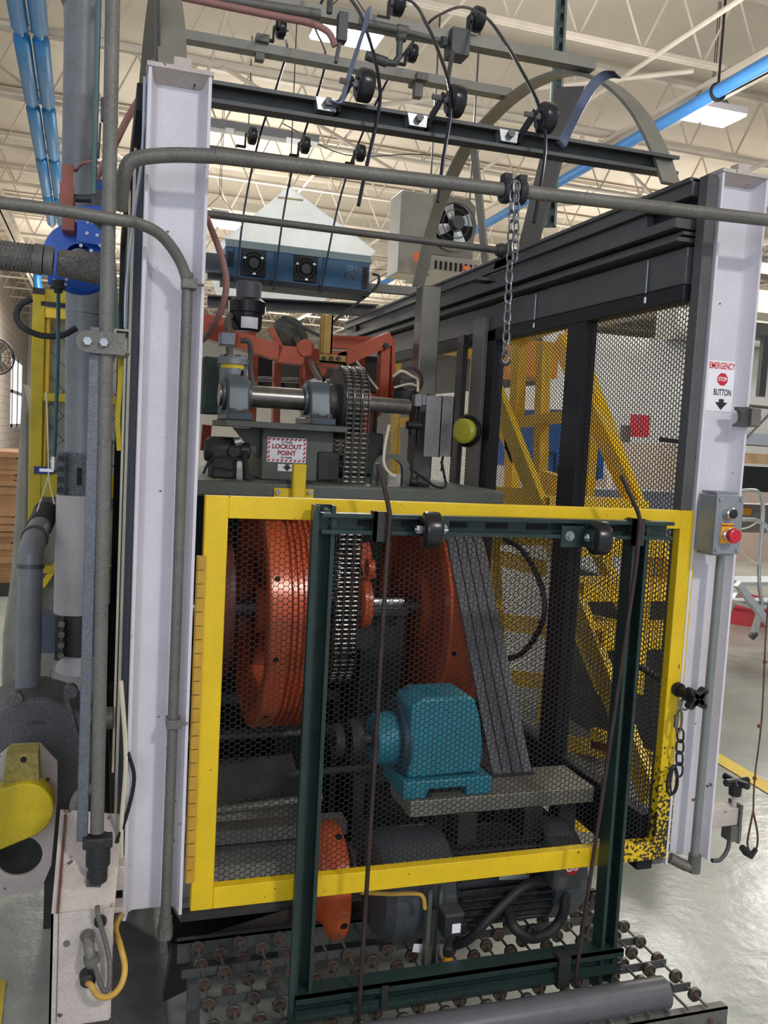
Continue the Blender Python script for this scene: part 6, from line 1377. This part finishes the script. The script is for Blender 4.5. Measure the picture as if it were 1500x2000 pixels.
# rusty C bracket, arm
t = thing('c_bracket', 'brown-red painted C shaped bracket on the steel arm by the reel', 'bracket', W(130, 450, y=yr))
m = MB(); m.box(tuple(W(119, 373, y=yr)), tuple(W(146, 337, y=yr+.06))); m.box(tuple(W(116, 400, y=yr-.01)), tuple(W(145, 368, y=yr+.03))); m.box(tuple(W(121, 448, y=yr)), tuple(W(148, 400, y=yr+.06))); part('plates', m, copper, t)
m = MB(); m.cyl(W(116, 386, y=yr+.02), W(240, 390, y=yr+.02), .009, n=12); m.box(tuple(W(178, 405, y=yr)), tuple(W(204, 378, y=yr+.03))); part('arm', m, darksteel, t)
# dusty manifold + braided hose
m = MB(); c0 = W(112, 513, y=2.0); c1 = W(205, 527, y=2.0); m.cyl(c0, c1, .027, .034, n=28); t = thing('hose_manifold', 'speckled grey manifold cone where the braided hose meets the conduit', 'fitting', c1); part('cone', m, mat('heavily_dusted_steel', (84, 80, 76), .7, .1, .2, 30, .6, (140, 130, 120)), t, bevel=.004)
m = MB(); m.cyl(W(-40, 494, y=1.98), W(68, 506, y=1.99), .0275, n=28); t = thing('braided_hose', 'thick dusty braided hose coming in from the left edge', 'hose', W(0, 540, y=1.98)); part('hose', m, mat('dusty_hose', (98, 92, 88), .8, 0, .2, 20, .5), t)
m = MB(); A_ = W(-40, 494, y=1.98); B_ = W(66, 506, y=1.99); dd = (B_-A_); L_ = dd.length; a_, b_, d_ = frame(dd)
for s in (1, -1):
    for k in range(6):
        m.tube([A_+d_*(L_*j/28)+(a_*math.cos(s*j*.5+k*PI/3)+b_*math.sin(s*j*.5+k*PI/3))*.0285 for j in range(29)], .0018, 5)
part('braid', m, greysteel, t)
m = MB(); m.cyl(W(66, 505, y=1.99), W(84, 508, y=1.99), .031, n=28); m.cyl(W(86, 508, y=1.99), W(104, 511, y=1.99), .0295, n=28); part('hose_clamp', m, greysteel, t)
# blue pipe run end and black hose loop
m = MB(); m.tube([W(150, 640, y=2.3), W(120, 655, y=2.3), W(80, 655, y=2.3), W(45, 640, y=2.3), W(32, 618, y=2.3), W(40, 596, y=2.3), W(62, 583, y=2.3)], .0075, 10, 6); one('black_hose_loop', m, blackrub, 'black hose looping out left in front of the yellow rack', 'hose')
# pink hoses by reel
m = MB(); m.tube([W(147, 335, y=yr+.03), W(160, 320, y=yr+.02), W(185, 316, y=yr+.0), W(205, 325, y=yr)], .004, 8, 5); m.tube([W(186, 352, y=yr-.02), W(200, 325, y=yr-.02), W(215, 300, y=yr-.03), W(250, 230, y=yr), W(285, 170, y=yr+.05), W(300, 120, y=yr+.1)], .008, 10, 5); one('pink_air_hose', m, pinkhose, 'dusty pink hose running from the blue reel up behind the left post', 'hose')
m = MB(); a = W(210, 190, y=2.0); m.cyl(W(214, 195, y=2.0), W(214, 238, y=2.0), .018, n=16); m.cyl(W(196, 240, y=2.0), W(192, 310, y=2.0), .0025, n=6); one('grey_capsule', m, darksteel, 'dark rounded box behind the tall conduit near the top', 'box')
# --- yellow quilted rack
yy = 3.4
rk = thing('quilted_rack', 'yellow steel rack frame with grey quilted padding behind the ducts', 'rack', W(100, 1380, y=yy))
def rk_box(nm, q0, q1, d0, d1, m_=yellow, bv=.004):
    a = W(*q0, y=yy+d0); b = W(*q1, y=yy+d0); m = MB(); m.box((min(a.x, b.x), yy+d0, min(a.z, b.z)), (max(a.x, b.x), yy+d1, max(a.z, b.z))); return part(nm, m, m_, rk, bevel=bv)
A_ = W(64, 562, y=yy); xl = A_.x
m = MB(); m.box((xl, yy, W(60, 1150, y=yy).z-.2), (xl+.042, yy+.05, A_.z)); part('corner_post', m, dustyellow, rk, bevel=.003)
m = MB(); m.box((xl, yy+.01, A_.z-.045), (xl+.35, yy+.05, A_.z)); m.box((xl+.042, yy+.0, W(90, 767, y=yy).z-.03), (xl+.35, yy+.04, W(90, 767, y=yy).z+.0)); m.box((xl+.042, yy+.0, W(90, 925, y=yy).z-.085), (xl+.35, yy+.04, W(90, 925, y=yy).z)); m.box((xl+.042, yy, W(90, 1120, y=yy).z), (xl+.35, yy+.04, W(90, 1105, y=yy).z)); parts('cross_rail', m, dustyellow, rk, bevel=.003)
m = MB(); z1_ = W(90, 592, y=yy).z; m.box((xl+.042, yy+.005, z1_-.05), (xl+.35, yy+.03, z1_-.015)); m.box((xl+.042, yy+.03, W(80, 765, y=yy).z), (xl+.058, yy+.06, z1_-.02)); m.box((xl+.042, yy+.03, W(80, 920, y=yy).z), (xl+.055, yy+.06, W(80, 785, y=yy).z)); part('inner_lip', m, yellow2, rk, bevel=.003)
m = MB(); m.bar(W(82, 1145, y=yy+.02), W(112, 1100, y=yy+.02), .02, .02); part('diagonal_brace', m, yellow2, rk)
m = MB(); m.box((xl-.0, yy-.003, A_.z-.02), (xl+.04, yy+.03, A_.z+.001)); part('black_cap', m, black, rk)
m = MB(); m.box((xl+.04, yy+.1, W(90, 1380, y=yy).z), (xl+.33, yy+.12, z1_-.02)); qp = part('quilted_curtain', m, quilt, rk)
m = MB(); zt3 = z1_-.03; zb3 = W(90, 940, y=yy).z
for k in range(-6, 10):
    for s in (1, -1):
        p0_ = Vector((xl+.05, yy+.099, zb3+k*.09+(0 if s > 0 else .3))); p1_ = p0_+Vector((.3, 0, .3*s))
        if min(p0_.z, p1_.z) < zb3-.1 or max(p0_.z, p1_.z) > zt3: continue
        m.tube([p0_, p1_], .0015, 5)
part('quilt_stitching', m, greysteel, rk)
m = MB(); pl = [W(44, 745, y=yy+.1), W(36, 880, y=yy+.1), W(22, 1120, y=yy+.1), W(5, 1240, y=yy+.1), W(2, 1370, y=yy+.1), W(52, 1370, y=yy+.1), W(52, 1150, y=yy+.1), W(56, 800, y=yy+.1)]
m.prism([tuple(p) for p in pl], (0, .35, 0)); part('quilted_side', m, quilt, rk, bevel=.01)
m = MB(); m.box(tuple(W(80, 588, y=yy)), tuple(W(128, 602, y=yy+.01))); part('name_strip', m, black, rk)
m = MB(); m.box(tuple(W(66, 925, y=yy-.01)), tuple(W(104, 912, y=yy+.005))); part('blue_strip', m, mat('navy_strip', (30, 30, 110), .5), rk)
# --- cardboard stack
k = 0; zc = .12; xs = W(36, 1130, y=8.5).x
m = MB(); m.box((-1.75, 8.5, 0), (xs-.05, 9.6, .12)); one('pallet', m, darkmach, 'dark pallet under the cardboard stack at the far left', 'pallet')
random.seed(5)
while zc < 1.30:
    h = .045+random.random()*.03; dx_ = random.uniform(-.04, .02)
    m = MB(); m.box((-1.75, 8.5+random.random()*.05, zc), (xs+dx_, 9.6, zc+h-.012)); m.box((-1.75, 8.53, zc+h-.012), (xs+dx_-.03, 9.55, zc+h))
    lev = ['lowest', 'second lowest', 'third', 'fourth', 'fifth', 'sixth', 'seventh', 'eighth', 'ninth', 'tenth', 'eleventh', 'twelfth', 'thirteenth', 'fourteenth', 'fifteenth', 'sixteenth', 'seventeenth', 'eighteenth', 'nineteenth', 'twentieth', 'twenty-first', 'twenty-second', 'twenty-third', 'twenty-fourth', 'twenty-fifth', 'twenty-sixth', 'twenty-seventh'][k]
    one('cardboard_bundle', m, cardboard, lev+' layer from the floor in the flat cardboard stack at far left', 'cardboard', group='flat cardboard in the stack')
    zc += h; k += 1
# --- wall fan
p = W(-6, 697, x=-2.2); t = thing('wall_fan', 'big dark round wall fan cut by the left picture edge', 'fan', (p.x, p.y, p.z-.4))
m = MB(); ax_ = Vector((.5, -1, 0)); R_ = .38; m.ring(p, ax_, R_, .02, 40, 8)
for r in (.12, .2, .28, .34): m.ring(p-ax_*(.08-.2*r), ax_, r, .006, 32, 5)
a_, b_, _ = frame(ax_)
for k in range(16): u = a_*math.cos(k*PI/8)+b_*math.sin(k*PI/8); m.tube([p-ax_*.06, p-ax_*-.06+u*R_], .005, 5)
part('fan_guard', m, black, t)
m = MB(); m.cyl(p+ax_*.02, p-ax_*.12, .09, n=18); part('fan_motor', m, darksteel, t)
for k in range(3): u = a_*math.cos(k*2.1)+b_*math.sin(k*2.1); v = u.cross(ax_).normalized(); part('fan_blade', MB().prism([p+u*.08-v*.05, p+u*.32-v*.12, p+u*.33+v*.08, p+u*.08+v*.05], ax_*-.01), greysteel, t)
m = MB(); m.bar(p, Vector((-2.5, p.y+.3, p.z)), .06, .06); part('wall_arm', m, black, t)
#SPLIT
# ================================================================== RIGHT BACKGROUND
# yellow stair and platform beyond the mesh guard
ys = thing('yellow_stair', 'yellow steel access stair and platform seen through the right mesh', 'stair', (2.1, 3.3, 0))
def ybar(a, b, wd, th, nm='stringer', m_=yellow2, **k):
    m = MB(); m.bar(W(*a, **k), W(*b, **k), wd, th, (1, 0, 0)); part(nm, m, m_, ys)
X1, X2 = 1.85, 2.35
# stringers (two sides), running down towards the front
s1a, s1b = W(925, 650, x=X1), W(1272, 1560, x=X1)
s2a, s2b = W(1010, 650, x=X2), W(1330, 1430, x=X2)
d1 = (s1b-s1a)
m = MB(); m.bar(s1a, s1b-(s1b-s1a)*.0, .03, .10, (1, 0, 0), PI/2); part('stringer', m, yellow2, ys)
off = Vector((X2-X1, 0, 0)); m = MB(); m.bar(s1a+off, s1a+d1*.72+off, .03, .10, (1, 0, 0), PI/2); part('stringer', m, yellow2, ys)
for k in range(4):
    f = .46+.09*k; p = s1a+d1*f
    m = MB(); m.box((X1, p.y-.10, p.z-.02), (X2, p.y+.10, p.z+.02)); m.box((X1, p.y-.11, p.z-.05), (X2, p.y-.095, p.z+.02)); part('tread', m, yellow2, ys)
# handrail
h1, h2 = W(1150, 735, x=2.42), W(1316, 1165, x=2.42)
m = MB(); m.bar(h1-(h2-h1)*.35, h2, .05, .05, (1, 0, 0)); part('handrail', m, yellow2, ys)
for f in (.1, .75): p = h1+(h2-h1)*f; m = MB(); m.box((2.40, p.y-.02, p.z-.75), (2.44, p.y+.02, p.z)); part('rail_post', m, yellow2, ys)
# guard rail frame at x=2.2
xg = 2.15
def gbar(a, b, wd, th=.05, x=xg, nm='guard_rail', m_=yellow2):
    A = W(*a, x=x); B = W(*b, x=x); m = MB(); m.bar(A, B, wd, th, (1, 0, 0)); part(nm, m, m_, ys)
gbar((1000, 664), (1132, 622), .035, .085); gbar((1016, 655), (1008, 830), .085, .05); gbar((1062, 670), (1054, 985), .07, .05); gbar((1006, 826), (1118, 812), .05, .075); gbar((1121, 625), (1113, 812), .03, .03)
gbar((935, 650), (918, 955), .07, .05, 2.0); gbar((1000, 800), (1000, 1000), .10, .05, 2.3); gbar((945, 760), (1010, 900), .05, .05, 2.3)
gbar((775, 690), (770, 955), .085, .04, 1.9); gbar((860, 681), (920, 690), .06, .05, 2.0); gbar((770, 825), (925, 818), .06, .06, 2.0); gbar((700, 660), (935, 690), .05, .05, 2.3)
gbar((770, 955), (1130, 985), .12, .04, 2.1, 'platform_edge'); gbar((1060, 960), (1125, 985), .20, .04, 2.0, 'platform_edge')
m = MB(); m.box((1.9, 4.0, 1.10), (2.7, 6.0, 1.14)); part('platform', m, dustyellow, ys)
gbar((1118, 960), (1050, 1500), .07, .05, 2.5, 'leg'); gbar((960, 1040), (975, 1330), .10, .05, 2.2, 'leg')
# lower yellow work below platform
for (a, b, h) in (((955, 1085), (1060, 1110), .09), ((960, 1210), (1060, 1225), .10), ((985, 1320), (1090, 1335), .09), ((1120, 1205), (1200, 1225), .07), ((1110, 1450), (1200, 1470), .08), ((1160, 1440), (1290, 1500), .10)):
    gbar(a, b, h, .04, 2.45, 'cross_member')
gbar((1160, 1060), (1255, 1260), .07, .05, 2.55, 'brace'); gbar((1130, 1230), (1180, 1350), .07, .05, 2.55, 'brace')
m = MB(); A = W(1060, 970, x=2.9); m.box((2.7, 3.6, .0), (2.75, 4.6, .9)); part('dark_skirt', m, darksteel, ys)
# amber box on platform
a = W(985, 675, x=2.7); b = W(1035, 735, x=2.7); m = MB(); m.box((2.7, min(a.y, b.y), b.z), (2.9, max(a.y, b.y), a.z)); one('amber_box', m, orangebox, 'amber orange box on the yellow platform behind the mesh', 'box')
# blue machine
a = W(1035, 870, y=6.2); b = W(1180, 940, y=6.2)
t = thing('blue_machine', 'blue sheet metal machine cabinet seen through the right mesh', 'machine', ((a.x+b.x)/2, 6.6, 0))
m = MB(); P1_ = [W(1043, 800, y=6.2), W(1148, 800, y=6.2), W(1182, 850, y=6.2), W(1178, 935, y=6.2), W(1055, 945, y=6.2), W(1045, 860, y=6.2)]
m.prism([tuple(p) for p in P1_], (0, 1.0, 0)); part('hood', m, bluemach, t)
m = MB(); q = W(1040, 1000, y=6.25); m.box((q.x, 6.25, 0), (b.x-.05, 7.1, b.z+.1)); part('base', m, mat('pale_machine_base', (190, 184, 176), .5), t)
m = MB(); m.bar(W(1040, 882, y=6.19), W(1085, 885, y=6.19), .02, .02); m.bar(W(1085, 885, y=6.19), W(1085, 925, y=6.19), .02, .02); m.box(tuple(W(1085, 935, y=6.19)), tuple(W(1168, 915, y=6.2))); part('door_edge', m, mat('navy_panel', (24, 50, 100), .5), t)
# blue machine body seen lower/behind steps
m = MB(); m.box((2.9, 5.2, 0), (3.5, 5.6, 1.25)); one('white_cabinet', m, wallw, 'white cabinet standing behind the yellow platform', 'cabinet')
m = MB(); a = W(1060, 920, x=3.0); 
# red signs
p = W(1250, 832, y=9.0); m = MB(); m.box((p.x-.12, 9.0, p.z-.13), (p.x+.13, 9.03, p.z+.13)); one('red_sign', m, redpaint, 'red square board seen through the right mesh beside the yellow handrail', 'board')
m = MB(); m.box((p.x-.2, 9.03, 0), (p.x-.1, 9.1, p.z)); m.box((p.x-.15, 9.03, p.z-.35), (p.x+.2, 9.2, p.z-.2)); one('board_stand', m, greysteel, 'grey stand behind the red square board', 'stand')
# cream partition / panel in front of inner wall
a = W(1210, 862, y=8.2); b = W(1385, 960, y=8.2)
m = MB(); m.box((a.x+.2, 8.6, 0), (b.x+.3, 8.7, a.z)); one('cream_partition', m, mat('cream_partition_paint', (222, 206, 186), .6, 0, .03, 2), 'cream low partition seen through the mesh right of the blue machine', 'partition')
a = W(1288, 858, y=8.6); b = W(1372, 868, y=8.6); m = MB(); m.bar(a, b, .02, .05, (0, 0, 1)); one('black_rail', m, black, 'thin black rail on top of the cream partition', 'rail')
a = W(1225, 970, y=7.4); b = W(1370, 1010, y=7.4); m = MB(); m.box((a.x-.4, 7.4, 0), (b.x, 7.8, a.z+.06)); one('grey_bench', m, greybox, 'low grey bench in front of the cream partition', 'bench')
a = W(1245, 1145, y=5.2); b = W(1308, 1172, y=5.2); m = MB(); m.box((a.x, 5.2, b.z), (b.x, 5.5, a.z)); m.box((a.x+.02, 5.25, 0), (a.x+.06, 5.3, b.z)); one('red_crate', m, redpaint, 'low red painted part seen through the gate mesh at right', 'crate')
a = W(1210, 1080, y=5.6); b = W(1290, 1140, y=5.6); m = MB(); m.box((a.x-.3, 5.6, 0), (b.x, 6.1, a.z)); one('grey_machine_base', m, MATS['slate_box_paint'], 'grey machine base behind the red painted part', 'machine')
# blue duct beyond through mesh
m = MB(); m.cyl(W(1165, 604, y=9), W(1232, 612, y=9), .05, n=10); m.box(tuple(W(1212, 600, y=9)), tuple(W(1235, 585, y=9.1))); one('blue_duct_piece', m, bluepipe, 'short blue pipe piece high behind the right mesh', 'pipe')
m = MB(); m.bar(W(985, 590, y=12), W(760, 600, y=12), .09, .09); 
# far dark opening
# ---- far right: roller table, shelf, ladders
yq = 7.2
a = W(1448, 845, y=yq)
t = thing('steel_table', 'steel machine table with wooden edge behind the right white post', 'table', (a.x+1.0, yq, 0))
m = MB(); m.box((a.x, yq, W(1460, 868, y=yq).z), (a.x+2.5, yq+.8, W(1460, 845, y=yq).z)); part('tray', m, alu, t)
m = MB(); m.box((a.x, yq-.02, W(1460, 905, y=yq).z), (a.x+2.5, yq+.8, W(1460, 885, y=yq).z)); part('wood_edge', m, mat('pale_wood', (206, 170, 130), .6), t)
m = MB(); m.box((a.x, yq+.02, W(1460, 960, y=yq).z), (a.x+2.5, yq+.8, W(1460, 912, y=yq).z)); part('dark_shelf', m, black, t)
m = MB(); m.box((a.x+.3, yq+.6, 0), (a.x+.4, yq+.7, 1.4)); m.box((a.x+2.0, yq+.1, 0), (a.x+2.1, yq+.2, 1.4)); part('leg', m, greysteel, t)
m = MB(); m.box((a.x-.05, yq+.9, W(1460, 1040, y=yq+.9).z), (a.x+2.5, yq+1.2, W(1460, 985, y=yq+.9).z)); m.box((a.x+.2, yq+.9, 0), (a.x+.3, yq+1.0, .8)); one('beige_machine', m, mat('taupe_panel', (140, 132, 124), .6), 'taupe panelled machine below the steel table at right edge', 'machine')
p = W(1459, 999, y=yq+.88); m = MB(); m.box((p.x-.05, yq+.88, p.z-.04), (p.x+.06, yq+.895, p.z+.03)); one('small_yellow_label', m, orangelab, 'small yellow label on the taupe machine at right edge', 'label')
m = MB(); m.box(tuple(W(1440, 655, y=7.6)), (W(1440, 655, y=7.6).x+3, 7.8, W(1440, 625, y=7.6).z)); one('overhead_beam', m, greysteel, 'grey overhead beam crossing behind the right white post', 'beam')
m = MB(); p = W(1492, 715, y=7.55); m.box((p.x-.03, 7.55, W(1492, 775, y=7.55).z), (p.x+.05, 7.6, W(1492, 655, y=7.55).z)); one('dark_drop_bar', m, darksteel, 'dark vertical bar hanging from the grey overhead beam', 'bar')
m = MB(); m.box(tuple(W(1400, 600, y=10)), (W(1400, 600, y=10).x+5, 10.6, W(1400, 555, y=10).z)); one('cream_bulkhead', m, joistm, 'cream boxed bulkhead under the roof behind the right post', 'bulkhead')
for k, (qa, qb) in enumerate((((1400, 872), (1520, 790)), ((1400, 800), (1540, 800)))):
    m = MB(); m.cyl(W(qa[0]+40, qa[1]-10*k, y=6.6), W(qb[0], qb[1], y=6.6), .014, n=8); one('grey_rail', m, greysteel, ('slanting grey tube behind the notched bracket', 'level grey tube behind the notched bracket')[k], 'tube')
# step ladder
Yl = 5.6
ld = thing('step_ladder', 'silver aluminium step ladder standing behind the right white post', 'ladder', W(1470, 1240, y=Yl))
def lb(pts, r, nm, m_=alu, y=Yl):
    m = MB(); m.tube([W(px, py, y=y) for px, py in pts], r, 8, 4 if len(pts) > 2 else 0); part(nm, m, m_, ld)
lb([(1438, 960), (1470, 958), (1486, 968), (1490, 1010), (1482, 1120), (1488, 1180)], .016, 'handle')
lb([(1440, 1015), (1482, 1018), (1505, 1050), (1510, 1180)], .016, 'handle'); lb([(1438, 1035), (1462, 1030), (1482, 1018)], .006, 'rope', cream); lb([(1438, 1065), (1460, 1090), (1485, 1105)], .006, 'rope', cream)
m = MB(); m.bar(W(1440, 1140, y=Yl), W(1530, 1255, y=Yl), .05, .05); part('side_rail', m, alu, ld)
m = MB(); m.bar(W(1440, 1160, y=Yl+.4), W(1418, 1200, y=Yl+.4), .04, .04); m.bar(W(1488, 1180, y=Yl+.2), W(1470, 1245, y=Yl+.2), .04, .04); part('rear_leg', m, alu, ld)
a = W(1450, 1137, y=Yl); m = MB(); m.box((a.x, Yl, a.z-.03), (a.x+.5, Yl+.3, a.z)); part('step', m, alu, ld)
a = W(1448, 1182, y=Yl); m = MB(); m.box((a.x+.1, Yl, a.z-.03), (a.x+.6, Yl+.3, a.z)); part('step', m, alu, ld)
m = MB(); m.cyl(W(1467, 1245, y=Yl+.2), W(1475, 1236, y=Yl+.2), .03, n=12); part('caster_foot', m, darksteel, ld)
m = MB(); a = W(1432, 1172, y=7.0); m.lathe((a.x+.15, 7.0, a.z-.06), (0, 0, 1), [(0, .05), (0, .22), (.03, .22), (.10, .14), (.12, .05)], 24); m.cyl((a.x+.15, 7.0, 0), (a.x+.15, 7.0, a.z-.06), .2, n=20); one('red_drum', m, redpaint, 'red rounded object on the floor behind the step ladder', 'drum')
